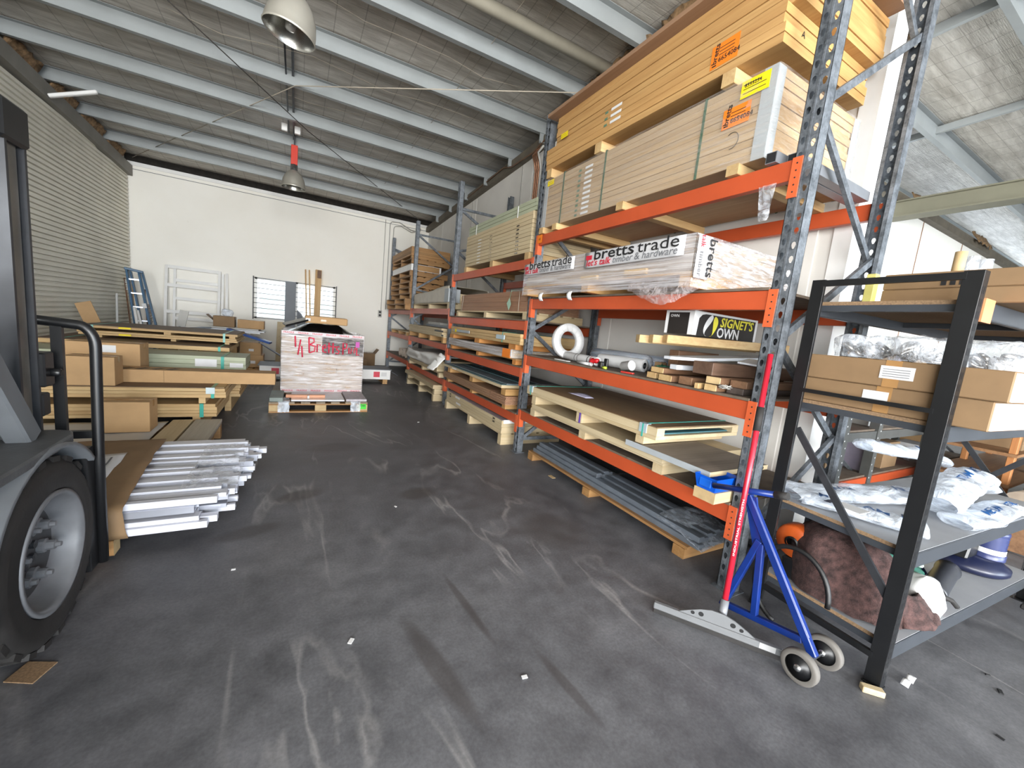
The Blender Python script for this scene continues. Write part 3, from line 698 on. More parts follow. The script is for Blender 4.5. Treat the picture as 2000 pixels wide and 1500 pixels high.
b = B(); b.box(AX0-0.006, AX0-0.003, A1-0.06, A1+0.004, 2.6335, zA); b.obj('corner_board', GREYCORNER, PA)
wrapbox(PA, AX0-0.009, AX1+0.009, A0-0.012, A1+0.009, 2.63, zA+0.002, film('thin_film', srgb(228, 222, 214), 0.16, 0.12, (1, 0.2, 6), 9), top=False, seed=3)
def order_slip(root, X, y0, y1, z0, z1, tilt, number):
    note_x(root, X, y0, y1, z0, z1, ORPAPER, 'order_slip', tilt, 0)
    M = frame((X-0.0025, y1-0.042, z0+0.02), (0, -0.12, 0.99), (-1, 0, 0))
    text('bretts', 0.05, M, INK, root, 'slip_brand', bold=0.0006)
    b = B(); b.box(X-0.0025, X-0.0018, y1-0.045, y1-0.015, z0-0.0+0.012+tilt*(y1-y0), z0+0.02+tilt*(y1-y0)); b.obj('slip_logo', INK, root)
    text(number, 0.042, frame((X-0.0025, y1-0.055, z0+0.025), (0, -1, -tilt), (-1, 0, 0)), INK, root, 'slip_number')
    b = B()
    for q in range(3): b.box(X-0.0025, X-0.0018, y0+0.03, y1-0.055, z1-0.035-q*0.02, z1-0.031-q*0.02)
    b.obj('slip_print', INK, root)['kind'] = 'stuff'
order_slip(PA, AX0-0.012, 1.685, 1.865, 2.885, 3.005, 0.0, '6654084')
def yellow_slip(root, X, y0, y1, z0, z1, tilt, number=None):
    note_x(root, X, y0, y1, z0, z1, YELLOW, 'yellow_slip', tilt, 3 if number else 2)
    if number: text(number, 0.03, frame((X-0.0025, y1-0.02, z1-0.04), (0, -1, -tilt), (-1, 0, 0)), INK, root, 'slip_number')
yellow_slip(PA, AX0-0.013, 1.59, 1.765, 3.03, 3.13, 0.0, '8555254')
yellow_slip(PA, AX0-0.012, 3.84, 3.96, 3.07, 3.125, 0.0)
for q in range(10):
    z = 2.6335+0.0465*q+0.013
    b = B(); b.box(AX0-0.0112, AX0-0.0098, 3.19, 3.30, z, z+0.022); b.obj('board_sticker', PAPER, PA)
    b = B(); b.box(AX0-0.0112, AX0-0.0098, 3.36, 3.40, z, z+0.02); b.obj('green_logo_sticker', mat('sticker_green', srgb(96, 128, 104), 0.6), PA)
b = B(); b.tube([(AX0-0.0105, 1.78+0.045*math.cos(t), 2.80+0.05*math.sin(t)) for t in [0.9+i*0.4 for i in range(11)]], 0.002, 5); b.obj('pencil_mark', INK, PA)
# steel box section stubs at the near end of that pack
for k, (y, z) in enumerate(((1.485, 2.60), (1.42, 2.602))):
    b = B(); x0, x1, h = 2.36+0.1*k, 3.36, 0.03
    b.prism([(y-h, z-h), (y+h, z-h), (y+h, z+h), (y-h, z+h)], x0+0.001, x1, 'X')
    b.m(1).prism([(y-h+0.004, z-h+0.004), (y+h-0.004, z-h+0.004), (y+h-0.004, z+h-0.004), (y-h+0.004, z+h-0.004)], x0-0.0005, x0+0.002, 'X')
    one('box_section', b, [mat('galv_box_section', srgb(150, 154, 160), 0.35, 0.4), INK], ['grey steel box section under the near end of the laminate pack', 'second grey steel box section beside the near rack frame'][k], 'steel tube')
# --- upper pack: honey coloured boards, lower tier wider
for i, y in enumerate((1.86, 3.12, 3.93)):
    b = B(); slab(b, 2.37, 3.38, y-0.045, y+0.045, zA+0.006, zA+0.095, 'X'); one('timber_bearer', b, [PINEX, PINEX], ['pine bearer between the two timber packs beneath the orange slip', 'green marked pine bearer between the two timber packs at mid length', 'pine bearer between the two timber packs by the far upright'][i], 'timber', bevel=0.003)
    if i == 1: pass
PB = thing('honey_board_pack', 'unwrapped pack of honey coloured laminated boards stacked highest on the rack', 'timber pack', (2.37, 1.5, zA+0.096))
z = zA+0.0965
stack(PB, 'laminate_board', 4, 2.37, 3.38, 1.55, 4.01, z, 0.053, [HONEY, HONEYX], jy=0.012); z += 4*0.053
stack(PB, 'laminate_board', 6, 2.40, 3.39, 1.50, 3.90, z, 0.049, [HONEY, HONEYX], jy=0.012, jx=0.008); z += 6*0.049
b = B(); slab(b, 2.30, 3.36, 1.40, 3.96, z, z+0.035); b.obj('cover_board', [REDPLY, REDPLY], PB, bevel=0.003)
z += 0.036
stack(PB, 'laminate_board', 2, 2.46, 3.36, 1.5, 3.9, z, 0.045, [HONEY, HONEYX])
order_slip(PB, 2.366, 1.82, 2.01, zA+0.16, zA+0.30, -0.02, '6654084')
yellow_slip(PB, 2.366, 3.64, 3.76, zA+0.335, zA+0.385, 0.0)
for q in range(3):
    b = B(); b.box(2.366, 2.3675, 2.86, 2.99, zA+0.2+q*0.053, zA+0.222+q*0.053); b.obj('board_sticker', PAPER, PB)
    b = B(); b.box(2.366, 2.3675, 3.03, 3.07, zA+0.2+q*0.053, zA+0.22+q*0.053); b.obj('green_logo_sticker', MATS['sticker_green'], PB)
text('A', 0.05, FXL((2.53, 1.5375, zA+0.18)), INK, PB, 'chalk_letter')
# --- second level: shrink wrapped pack with printed film
PWR = long_pallet('pale timber pallet under the printed shrink wrapped pack', 2.24, 3.38, 1.80, 4.0, 1.8735, 0.10)
SW = thing('wrapped_timber_pack', 'shrink wrapped timber pack with printed white labels on the second beam', 'timber pack', (2.25, 1.8, 1.974))
stack(SW, 'timber_board', 5, 2.26, 3.36, 1.83, 3.98, 1.975, 0.046, [wood('wrapped_timber', srgb(206, 190, 172), srgb(176, 156, 138), 'Y'), wood('wrapped_timber_end', srgb(196, 176, 150), srgb(168, 144, 116), 'X')])
b = B()
for k, (y, z) in enumerate(((2.2, 1.985), (2.75, 1.975))): b.box(2.235, 2.262, y, y+0.22, z, z+0.04)
b.obj('packing_block', PINE, SW)['kind'] = 'stuff'
absorb(PWR, SW)
wrapbox(SW, 2.235, 3.385, 1.80, 4.014, 1.8745, 2.212, WRAP, seed=1, amp=0.014, n=40)
LABELW = mat('printed_film_white', srgb(222, 222, 224), 0.25, 0, 0.05, 10, 0.3, 20)
def brand_sheet(root, X, ya, yb, z0, z1):
    b = B(); b.grid(lambda u, v: (X-0.004*noise.noise((u*8, v*3, ya))-0.003, ya+(yb-ya)*u, z0+(z1-z0)*v), 14, 4); b.obj('printed_label', LABELW, root, solid=0.001)
    w = ya-yb; Xt = X-0.0115
    b = B(); b.box(Xt, Xt+0.001, ya-0.1*w, ya-0.025*w, z0+0.5*(z1-z0), z0+0.78*(z1-z0)); b.obj('label_logo', REDINK, root)
    text('bretts', 0.12, FYL((Xt, ya-0.12*w, z0+0.47*(z1-z0))), INK, root, 'label_brand', width=0.44*w, bold=0.0012)
    text('trade', 0.12, FYL((Xt, ya-0.60*w, z0+0.47*(z1-z0))), INK, root, 'label_brand', width=0.36*w)
    text("let's talk", 0.075, FYL((Xt, ya-0.03*w, z0+0.10*(z1-z0))), REDINK, root, 'label_slogan', width=0.30*w, shear=0.2, bold=0.001)
    text('timber', 0.075, FYL((Xt, ya-0.35*w, z0+0.10*(z1-z0))), GREYINK, root, 'label_slogan', width=0.21*w, shear=0.2)
    text('&', 0.075, FYL((Xt, ya-0.58*w, z0+0.10*(z1-z0))), GREYINK, root, 'label_slogan', width=0.05*w)
    text('hardware', 0.075, FYL((Xt, ya-0.65*w, z0+0.10*(z1-z0))), GREYINK, root, 'label_slogan', width=0.3*w, shear=0.2)
def _small_print(root):
    for o in root.children:
        if o.name.startswith('label_slogan'): o['kind'] = 'stuff'
brand_sheet(SW, 2.211, 3.96, 3.05, 2.085, 2.20)
brand_sheet(SW, 2.211, 2.90, 1.86, 2.075, 2.205)
b = B(); b.grid(lambda u, v: (2.225+0.14*u, 1.774-0.003*noise.noise((u*5, v*6, 2)), 1.93+0.27*v), 5, 8); b.obj('printed_label', LABELW, SW, solid=0.001)
text('bretts', 0.1, frame((2.33, 1.764, 2.19), (0, 0, -1), (0, -1, 0)), INK, SW, 'label_brand', width=0.24, bold=0.001)
text('timber', 0.06, frame((2.245, 1.764, 2.10), (0, 0, -1), (0, -1, 0)), GREYINK, SW, 'label_slogan', width=0.16)
text('talk', 0.06, frame((2.245, 1.764, 2.20), (0, 0, -1), (0, -1, 0)), REDINK, SW, 'label_slogan', width=0.08)
_small_print(SW)
# film tail hanging over the beam and torn paper tags
b = B(); b.grid(lambda u, v: (2.30-0.06*v-0.05*math.sin(math.pi*v)+0.02*noise.noise((u*7, v*5, 0)), 1.72+0.62*u+0.03*noise.noise((u*3, v*4, 5)), 1.96-(0.10+0.10*math.sin(math.pi*min(1, u*1.05)))*v+0.015*noise.noise((u*9, v*4, 9))), 18, 8)
b.obj('film_tail', film('loose_film', srgb(225, 215, 215), 0.3, 0.1, (2, 2, 2), 10, 0.35, 0.75, 1.0), SW)
for y in (3.06, 3.56):
    b = B(); b.grid(lambda u, v: (2.232-0.02*math.sin(3*v)-0.01*u, y+0.055*u-0.015*v, 1.89-0.085*v), 3, 5); b.obj('paper_tag', PAPER, SW, solid=0.001)
b = B(); b.grid(lambda u, v: (FX-0.03+0.02*noise.noise((u*4, v*3, 1)), 1.43+(0.1-0.05*v)*u+0.02*v, 2.45-0.2*v+0.01*noise.noise((u*6, v*6, 3))), 6, 10); one('film_scrap', b, MATS['clear_poly_bag'], 'scrap of clear film hanging from the top beam by the near upright', 'plastic film')
# ================================================================ near bay, third level: rolls, tools and offcuts
ZS = 1.2155
RG = thing('strapping_reel', 'white ring shaped reel standing on edge on the cluttered shelf', 'reel', (2.66, 3.66, ZS))
def ringpts(c, R, tilt):
    return c
Mr = Matrix.Translation((2.66, 3.62, ZS+0.20)) @ Matrix.Rotation(math.radians(-4), 4, 'Z') @ Matrix.Rotation(math.radians(83), 4, 'X')
b = B(); b.lathe([(0.112, -0.03), (0.192, -0.034), (0.197, -0.02), (0.197, 0.02), (0.192, 0.034), (0.112, 0.03), (0.108, 0.0), (0.112, -0.03)], 40, Mr); b.obj('coil', ROLLW, RG)
b = B()
for k in range(14):
    t = 2*math.pi*k/14
    b.tube([Mr @ Vector((0.112*math.cos(t), 0.112*math.sin(t), 0.034)), Mr @ Vector((0.19*math.cos(t+0.06), 0.19*math.sin(t+0.06), 0.0355))], 0.0012, 4)
b.obj('wrap_crease', PVC, RG)['kind'] = 'stuff'
def roll(name, label, p, q, r, m, core=0.35, corem=None, cat='roll', wrap=None, endm=None):
    p = Vector(p); q = Vector(q); d = q-p; t = thing(name, label, cat, (p.x, p.y, p.z-r))
    M = Matrix.Translation(p) @ d.to_track_quat('Z', 'Y').to_matrix().to_4x4(); L = d.length
    b = B(); b.lathe([(r*core, 0), (r*0.97, 0), (r, 0.004), (r, L-0.004), (r*0.97, L), (r*core, L)], 24, M); b.obj('wound_sheet', m, t)
    b = B(); b.lathe([(r*core, 0.004), (r*core*0.8, 0.004), (r*core*0.8, L-0.004), (r*core, L-0.004)], 20, M); b.obj('core', corem or CARDB, t)
    if endm:
        b = B()
        for L0 in (-0.0008, L+0.0008):
            for k in range(3): b.lathe([(r*(0.5+0.17*k), L0), (r*(0.56+0.17*k), L0)], 24, M)
        b.obj('end_ring', endm, t)['kind'] = 'stuff'
    if wrap:
        b = B(); b.lathe([(r*0.5, -0.01), (r*1.05, -0.006), (r*1.06, L*0.3), (r*1.04, L*0.6), (r*1.06, L+0.006), (r*0.5, L+0.012)], 24, M); b.obj('film_sleeve', wrap, t)
    return t
PALEBLUE = mat('pale_blue_foam', srgb(186, 208, 230), 0.6, 0, 0.06, 20)
roll('membrane_roll', 'film sleeved pale blue roll lying behind the white reel, nearer the timber', (3.02, 3.55, ZS+0.079), (2.90, 2.68, ZS+0.079), 0.073, PALEBLUE, wrap=WRAP, endm=PVC)
roll('membrane_roll', 'film sleeved pale blue roll lying closest to the back wall', (3.20, 3.52, ZS+0.079), (3.09, 2.62, ZS+0.079), 0.073, PALEBLUE, wrap=WRAP, endm=PVC)
PR = roll('printed_roll', 'slim white printed roll lying in front of the reel', (2.62, 3.56, ZS+0.045), (2.52, 2.92, ZS+0.045), 0.043, ROLLW, 0.4)
for y, s in ((3.3, 'S'), (3.2, 'TO'), (3.02, 'S2'), (2.98, 'TOP')):
    pass
for k, (f, w) in enumerate(((0.38, 0.016), (0.47, 0.01), (0.78, 0.014), (0.86, 0.02))):
    p = Vector((2.62, 3.56, ZS+0.045)).lerp(Vector((2.52, 2.92, ZS+0.045)), f); d = (Vector((2.52, 2.92, 0))-Vector((2.62, 3.56, 0))).normalized()
    b = B(); M = Matrix.Translation(p) @ d.to_track_quat('Z', 'Y').to_matrix().to_4x4()
    for t0 in range(0, 24, 3): 
        b.lathe([(0.0437, 0), (0.0437, w)], 40, M) if t0 == 0 and k in (1, 2) else None
    if not b.v: b.lathe([(0.0437, 0), (0.0437, w*0.6)], 24, M)
    b.obj('printed_band', INK if k != 3 else REDINK, PR)
roll('core_film_roll', 'white film roll with a black core in the middle of the cluttered shelf', (2.66, 3.05, ZS+0.062), (2.76, 2.56, ZS+0.062), 0.06, ROLLW, 0.5, BLACK)
PT = thing('white_pot', 'small white tub lying near the shelf edge', 'tub', (2.50, 2.50, ZS))
b = B(); M = Matrix.Translation((2.50, 2.56, ZS+0.045)) @ Matrix.Rotation(math.radians(78), 4, 'X') @ Matrix.Rotation(0.3, 4, 'Z')
b.lathe([(0.0, 0), (0.04, 0), (0.043, 0.002), (0.044, 0.1), (0.046, 0.102), (0.042, 0.102), (0.04, 0.006), (0, 0.006)], 24, M); b.obj('cup', ROLLW, PT)
# red topped gun and white tube
SG = thing('sealant_gun', 'red and black sealant gun lying on the shelf edge', 'tool', (2.50, 2.95, ZS))
b = B(); b.lathe([(0.0, 0), (0.03, 0.0), (0.032, 0.03), (0.02, 0.055), (0.024, 0.075), (0.018, 0.1), (0, 0.105)], 18, Matrix.Translation((2.49, 2.98, ZS+0.04)) @ Matrix.Rotation(math.radians(80), 4, 'X')); b.obj('nozzle_cap', mat('red_plastic', srgb(206, 32, 40), 0.35), SG)
b = B(); b.box(2.47, 2.52, 2.78, 2.86, ZS, ZS+0.055); b.box(2.475, 2.495, 2.74, 2.79, ZS, ZS+0.09); b.obj('gun_body', BLACK, SG, bevel=0.006)
b = B(); b.box(2.465, 2.47, 2.80, 2.815, ZS, ZS+0.05); b.obj('gun_trigger', CHROME, SG)
b = B(); b.tube([(2.44, 3.12, ZS+0.016), (2.43, 2.92, ZS+0.016)], 0.014, 12); b.lathe([(0.018, 0), (0.018, 0.02)], 12, frame((2.43, 2.92, ZS+0.018), (1, 0, 0), (0, -1, 0))); one('white_tube', b, ROLLW, 'short white plastic tube in front of the red capped gun', 'tube')
b = B(); b.box(2.42, 2.47, 3.28, 3.5, ZS, ZS+0.006); one('white_strip', b, WHITE, 'thin white strip lying at the foot of the reel', 'offcut')
b = B(); b.lathe([(0.0, 0), (0.012, 0), (0.012, 0.05), (0, 0.05)], 10, frame((2.41, 2.72, ZS+0.013), (0, 0, 1), (0, -1, 0))); one('yellow_marker', b, mat('lime_marker', srgb(190, 210, 70), 0.4), 'short yellow green marker on the shelf edge', 'marker')
b = B(); b.cbox((2.42, 2.42, ZS+0.008), (0.03, 0.12, 0.014), Euler((0, 0, 0.2))); one('red_snips', b, mat('red_plastic2', srgb(200, 60, 50), 0.4), 'small red handled snips beside the tub', 'tool', bevel=0.004)
b = B(); b.cbox((2.70, 2.34, ZS+0.06), (0.09, 0.06, 0.12), Euler((0, 0, 0.3))); one('cardboard_carton', b, CARDB, 'little brown carton standing beside the tub', 'box', bevel=0.002)
b = B(); b.cbox((2.62, 2.26, ZS+0.035), (0.05, 0.05, 0.07)); one('blue_tin', b, BLUE, 'tiny blue tin beside the brown carton', 'tin', bevel=0.008)
b = B(); b.grid(lambda u, v: (2.60+0.12*u, 2.30-0.08*v, ZS+0.09+0.03*noise.noise((u*9, v*9, 3))), 8, 8); one('green_tangle', b, mat('green_string', srgb(70, 140, 110), 0.7), 'crumpled green wrapper on the blue tin', 'wrapper', solid=0.004)
# offcuts piled at the near end
def plank(label, p, q, w, h, ms, name='timber_offcut', up=(0, 0, 1), roll_=0.0, bevel=0.003):
    b = B(); p = Vector(p); q = Vector(q); b.bar(p, q, w, h, up)
    b.mi[-6:] = [1, 1, 0, 0, 0, 0]
    return one(name, b, ms, label, 'timber', bevel=bevel)
PX = [PINEX, PINEX]; BX = [wood('brown_hardwood_across', srgb(160, 122, 92), srgb(112, 80, 58), 'X', 45)]*2
z0 = ZS+0.001
plank('rough pine offcut at the bottom of the pile with a dark knot', (2.42, 2.17, z0+0.025), (3.3, 2.13, z0+0.025), 0.09, 0.045, PX)
plank('long brown offcut lying flat on the shelf front', (2.40, 2.02, z0+0.025), (3.3, 2.0, z0+0.025), 0.12, 0.045, [BX[0], PINEX])
plank('brown offcut lying flat under the dark hardwood block', (2.42, 1.86, z0+0.03), (3.3, 1.86, z0+0.03), 0.11, 0.055, BX)
plank('square ended offcut poking out over the beam', (2.36, 1.62, z0+0.022), (3.2, 1.66, z0+0.022), 0.085, 0.042, [BX[0], PINEX])
plank('thin pale offcut at the lowest near corner', (2.33, 1.70, z0+0.02), (2.9, 1.755, z0+0.02), 0.03, 0.038, PX)
plank('dark offcut beside the near upright', (2.45, 1.51, z0+0.02), (3.3, 1.52, z0+0.02), 0.11, 0.04, [wood('dark_offcut', srgb(96, 84, 78), srgb(66, 56, 52), 'X')]*2)
plank('tan offcut resting on the square ended piece', (2.37, 1.615, z0+0.07), (3.2, 1.665, z0+0.07), 0.10, 0.045, [BX[0], TAN])
plank('brown offcut lying over the dark piece', (2.46, 1.50, z0+0.064), (3.3, 1.51, z0+0.064), 0.11, 0.046, BX)
plank('thick dark brown hardwood block on the offcut pile', (2.42, 1.74, z0+0.138), (3.36, 1.60, z0+0.138), 0.17, 0.085, [wood('dark_hardwood', srgb(128, 100, 82), srgb(92, 68, 54), 'X', 45)]*2, 'hardwood_block')
plank('flat pale block between the brown offcuts and white board', (2.42, 2.12, z0+0.072), (3.2, 2.05, z0+0.072), 0.13, 0.04, [BX[0], PINEX])
# white mitred board and smaller white pieces
b = B(); M = Matrix.Translation((2.39, 2.03, 1.382)) @ Euler((0.0, math.radians(-4), math.radians(-6))).to_matrix().to_4x4()
poly = [(0, -0.05), (0.14, -0.20), (1.04, -0.20), (1.04, 0.02), (0.0, 0.02)]
vs = [M @ Vector((x, y, z)) for z in (0, 0.022) for x, y in poly]; n = 5
b.add(vs, [tuple(range(n))[::-1], tuple(range(n, 2*n))]+[(i, (i+1) % n, n+(i+1) % n, n+i) for i in range(n)])
one('white_board', b, WHITEB, 'long white board with a mitred corner on the offcut pile', 'board', bevel=0.002)
plank('white skirting piece poking out beneath the mitred board', (2.43, 1.985, z0+0.113), (3.2, 1.90, z0+0.118), 0.07, 0.035, [WHITEB, WHITEB], 'white_offcut')
b = B(); b.cbox((2.78, 1.60, z0+0.205), (0.22, 0.16, 0.012), Euler((0.06, -0.12, 0.25))); one('white_tile_piece', b, WHITEB, 'small white panel lying on the hardwood block', 'panel')
b = B(); b.tube([(2.36+0.03*math.cos(t*1.9)+0.002*t, 1.53+0.03*math.sin(t*1.7), z0+0.03+0.012*(t % 3)) for t in range(16)], 0.003, 5); one('wire_coil', b, PVC, 'tangled loop of grey wire hanging by the near upright', 'wire')
# three pine battens lying diagonally on top
dirv = Vector((0.93, -0.40, 0.012)).normalized()
for k, (ox, oz, lab) in enumerate(((-0.01, 0.0, 'clean pine batten, leftmost of three on the offcut pile'), (0.092, 0.008, 'clean pine batten in the middle of three on the offcut pile'), (0.194, 0.016, 'clean pine batten, highest of three on the offcut pile'))):
    p = Vector((2.36+ox*0.35, 2.29-ox, 1.512+oz)); plank(lab, p, p+dirv*0.98, 0.072, 0.062, PX, 'pine_batten')
plank('thick timber spacer holding up the pine battens', (2.8, 2.30, ZS+0.118), (3.3, 2.28, ZS+0.118), 0.1, 0.23, BX, 'timber_spacer')
plank('thick timber spacer deep under the white board', (2.75, 1.90, z0+0.085), (3.38, 1.92, z0+0.085), 0.08, 0.05, BX, 'timber_spacer')
# cartons with printed sides
CT = thing('printed_carton', 'black and white carton printed with a yellow and white emblem', 'box', (2.9, 2.1, 1.5))
b = B(); b.box(2.52, 3.30, 1.94, 2.2, 1.575, 1.752); b.obj('carton', PAPER, CT, bevel=0.004)
b = B(); b.add([(2.56, 1.9385, 1.573), (3.265, 1.9385, 1.573), (3.265, 1.9385, 1.735), (2.64, 1.9385, 1.735), (2.60, 1.9385, 1.727), (2.57, 1.9385, 1.70)], [(0, 1, 2, 3, 4, 5)]); b.obj('black_panel', mat('carton_black', srgb(40, 36, 34), 0.5), CT)
YINK = mat('yellow_ink', srgb(236, 226, 70), 0.55)
def petal(mat_, s, name, cx, cz, k):
    b = B(); pts = []
    for i in range(17):
        t = math.pi*i/16; pts.append((s*0.062*k*math.sin(t), 0.08*k*math.cos(t)))
    for i in range(1, 16):
        t = math.pi*(16-i)/16; pts.append((-s*0.02*k*math.sin(2*t)*1.0+s*0.012, 0.08*k*math.cos(t)))
    vs = [(cx+x+0.02*math.sin(z*20), 1.9375, cz+z) for x, z in pts]; b.add(vs, [tuple(range(len(vs)))]); b.obj(name, mat_, CT)
petal(PAPER, -1, 'emblem_half', 2.70, 1.655, 1.0); petal(YINK, 1, 'emblem_half', 2.725, 1.652, 0.95)
text("SIGNET'S", 0.095, FXL((2.815, 1.9372, 1.66)), YINK, CT, 'carton_word', width=0.42, shear=0.15, bold=0.002)
text('OWN', 0.105, FXL((2.79, 1.9372, 1.578)), PAPER, CT, 'carton_word', width=0.27, bold=0.002)
b = B(); b.box(2.5175, 2.5195, 1.985, 2.165, 1.575, 1.735); b.obj('black_panel', MATS['carton_black'], CT); text('OWN', 0.03, FYL((2.5165, 2.15, 1.70)), PAPER, CT, 'carton_word')
# ================================================================ near bay, fourth level: door packs
ZD = 0.5535
P1 = long_pallet('pale pallet under the lower door pack of the near bay', 2.33, 3.3, 1.86, 3.72, ZD, 0.085, mb=PALEX, md_=PALE)
DP = thing('door_pack', 'lower pack of pale timber doors in the near bay', 'door pack', (2.3, 1.9, ZD+0.085))
stack(DP, 'door', 1, 2.32, 3.3, 1.86, 3.68, ZD+0.0855, 0.05, [PALE, PALEX])
b = B(); b.cbox((2.78, 1.72, ZD+0.112), (0.95, 0.46, 0.038)); b.obj('loose_sheet', [HARDB], DP) if False else None
b = B(); slab(b, 2.29, 2.93, 1.475, 2.05, ZD+0.1365, ZD+0.168); b.obj('short_panel', [wood('grey_oak_panel', srgb(150, 138, 126), srgb(112, 100, 90), 'X'), PALEX], DP, bevel=0.002)
b = B(); b.box(2.283, 2.289, 1.47, 2.2, ZD+0.13, ZD+0.172); b.obj('corner_board', GREYCORNER, DP)
text('69', 0.03, FXL((2.85, 1.4735, ZD+0.14)), INK, DP, 'panel_number')
P2 = thing('timber_spacer', 'pair of timber spacers between the two door packs of the near bay', 'timber', (2.32, 1.88, ZD+0.136))
for y in (2.1, 2.85, 3.66):
    b = B(); slab(b, 2.32, 3.28, y-0.04, y+0.04, ZD+0.169 if y < 2.2 else ZD+0.137, ZD+0.235, 'X'); b.obj('spacer_block', [PALEX, PALEX], P2, bevel=0.003)
b = B(); b.box(2.3165, 2.3195, 2.825, 2.845, ZD+0.137, ZD+0.235); b.obj('purple_mark', mat('purple_paint', srgb(96, 64, 168), 0.5), P2)
DU = thing('door_pack', 'upper strapped pack of framed doors with an open near end', 'door pack', (2.3, 1.93, ZD+0.236))
zU = ZD+0.2365
b = B(); b.box(2.30, 3.27, 1.93, 3.79, zU, zU+0.03); b.obj('door', [PALE], DU, bevel=0.003)
b = B(); b.box(2.30, 2.38, 1.93, 3.79, zU+0.031, zU+0.075); b.box(3.19, 3.27, 1.93, 3.79, zU+0.031, zU+0.075); b.obj('door_frame', PALE, DU)
b = B(); b.box(2.381, 3.189, 1.97, 3.75, zU+0.031, zU+0.04); b.obj('door_core', mat('teal_core', srgb(70, 120, 130), 0.6), DU)
b = B(); b.box(2.30, 3.27, 1.93, 3.79, zU+0.0755, zU+0.09); b.obj('door', [PALE], DU)
b = B(); b.box(2.306, 3.26, 1.94, 3.78, zU+0.0905, zU+0.096); b.obj('cover_sheet', wood('cover_hardboard', srgb(150, 124, 92), srgb(124, 98, 68), 'Y'), DU)
for y in (2.06, 3.70):
    strap_y(DU, y, 2.30, 3.27, zU, zU+0.096, TEALSTRAP, 0.014)
    b = B(); b.box(2.292, 2.34, y-0.035, y+0.035, zU+0.03, zU+0.0995); b.obj('corner_guard', mat('strap_guard', srgb(178, 196, 204), 0.4), DU)
b = B(); b.grid(lambda u, v: (2.50+0.10*v, 3.0+0.30*u, zU+0.1+0.02*math.sin(math.pi*u)*v), 6, 3); b.obj('delivery_note', mat('lilac_paper', srgb(206, 202, 228), 0.6), DU, solid=0.001)
# blue bin on timber blocks at the near corner
BB = thing('parts_bin', 'small open blue plastic bin on a timber block by the near upright', 'bin', (2.33, 1.44, ZD+0.07))
zb0 = ZD+0.07
b = B(); b.add([(2.25, 1.40, zb0), (2.45, 1.40, zb0), (2.45, 1.52, zb0), (2.25, 1.52, zb0), (2.235, 1.385, zb0+0.085), (2.47, 1.385, zb0+0.085), (2.47, 1.535, zb0+0.085), (2.235, 1.535, zb0+0.085)], [(3,2,1,0), (0,1,5,4), (1,2,6,5), (2,3,7,6), (3,0,4,7)])
b.obj('bin_tray', BLUEPL, BB, solid=0.004); b = B(); b.box(2.233, 2.24, 1.42, 1.5, zb0+0.02, zb0+0.07); b.obj('label_slot', mat('bin_label_blue', srgb(30, 110, 226), 0.3), BB, bevel=0.003)
b = B(); slab(b, 2.24, 2.62, 1.385, 1.53, ZD+0.0, ZD+0.069, 'X'); one('timber_block', b, [PALEX, TAN], 'pale timber block carrying the blue bin', 'timber', bevel=0.003)
# ================================================================ near bay, floor: steel lintels on a rough pallet
LP = thing('rough_skid', 'rough timber skid under the grey steel lintels on the floor', 'pallet', (2.45, 2.7, 0))
for y in (1.70, 2.75, 3.78):
    b = B(); slab(b, 2.43, 3.0, y-0.05, y+0.05, 0, 0.075, 'X'); b.obj('bearer', [OLDPALLETX, OLDPALLETX], LP, bevel=0.003)
for x in (2.44, 2.84):
    b = B(); slab(b, x, x+0.1, 1.64, 3.84, 0.0755, 0.096); b.obj('deck_board', [OLDPALLET, OLDPALLET], LP)
ST = thing('steel_lintel_bundle', 'bundle of grey steel lintels lying on the floor skid under the near bay', 'steel bundle', (2.5, 1.6, 0.097))
sx = 2.475
for tier, (y0, y1, n) in enumerate(((1.58, 3.80, 4), (1.60, 3.76, 3), (2.72, 3.74, 2))):
    for i in range(n):
        x = sx+0.02*tier+i*0.115; z = 0.0965+tier*0.042
        b = B(); b.prism([(x, z), (x+0.108, z), (x+0.108, z+0.028), (x+0.062, z+0.028), (x+0.052, z+0.041), (x, z+0.041)], y0+0.03*i*(tier+1)*0.3, y1-0.02*i, 'Y'); b.obj('lintel', [STEELGREY], ST, bevel=0.002)
b = B(); b.grid(lambda u, v: (2.465+0.5*u, 1.55+0.42*v, 0.172+0.03*math.sin(math.pi*u)-0.07*(1-v)**2+0.012*noise.noise((u*8, v*6, 1))), 14, 12); b.obj('film_cover', film('grey_film', srgb(170, 178, 188), 0.5, 0.12, (1, 1, 1), 12), ST)
b = B(); b.grid(lambda u, v: (2.46+0.42*u, 2.62+0.14*v, 0.232-0.045*v+0.01*noise.noise((u*8, v*6, 1))), 12, 5); b.obj('film_cover', MATS['grey_film'], ST)
b = B(); b.prism([(3.10, 0.0), (3.2, 0.0), (3.2, 0.012), (3.155, 0.012), (3.155, 0.22), (3.2, 0.22), (3.2, 0.235), (3.10, 0.235), (3.10, 0.22), (3.145, 0.22), (3.145, 0.012), (3.10, 0.012)], 1.5, 3.9, 'Y'); one('steel_beam', b, DARKSTEEL, 'dark steel beam on the floor behind the grey lintels', 'steel beam')
b = B(); b.box(2.36, 2.40, 3.2, 3.28, 0.0, 0.004); one('paper_scrap', b, TAN, 'torn paper scrap on the floor beside the lintels', 'paper')
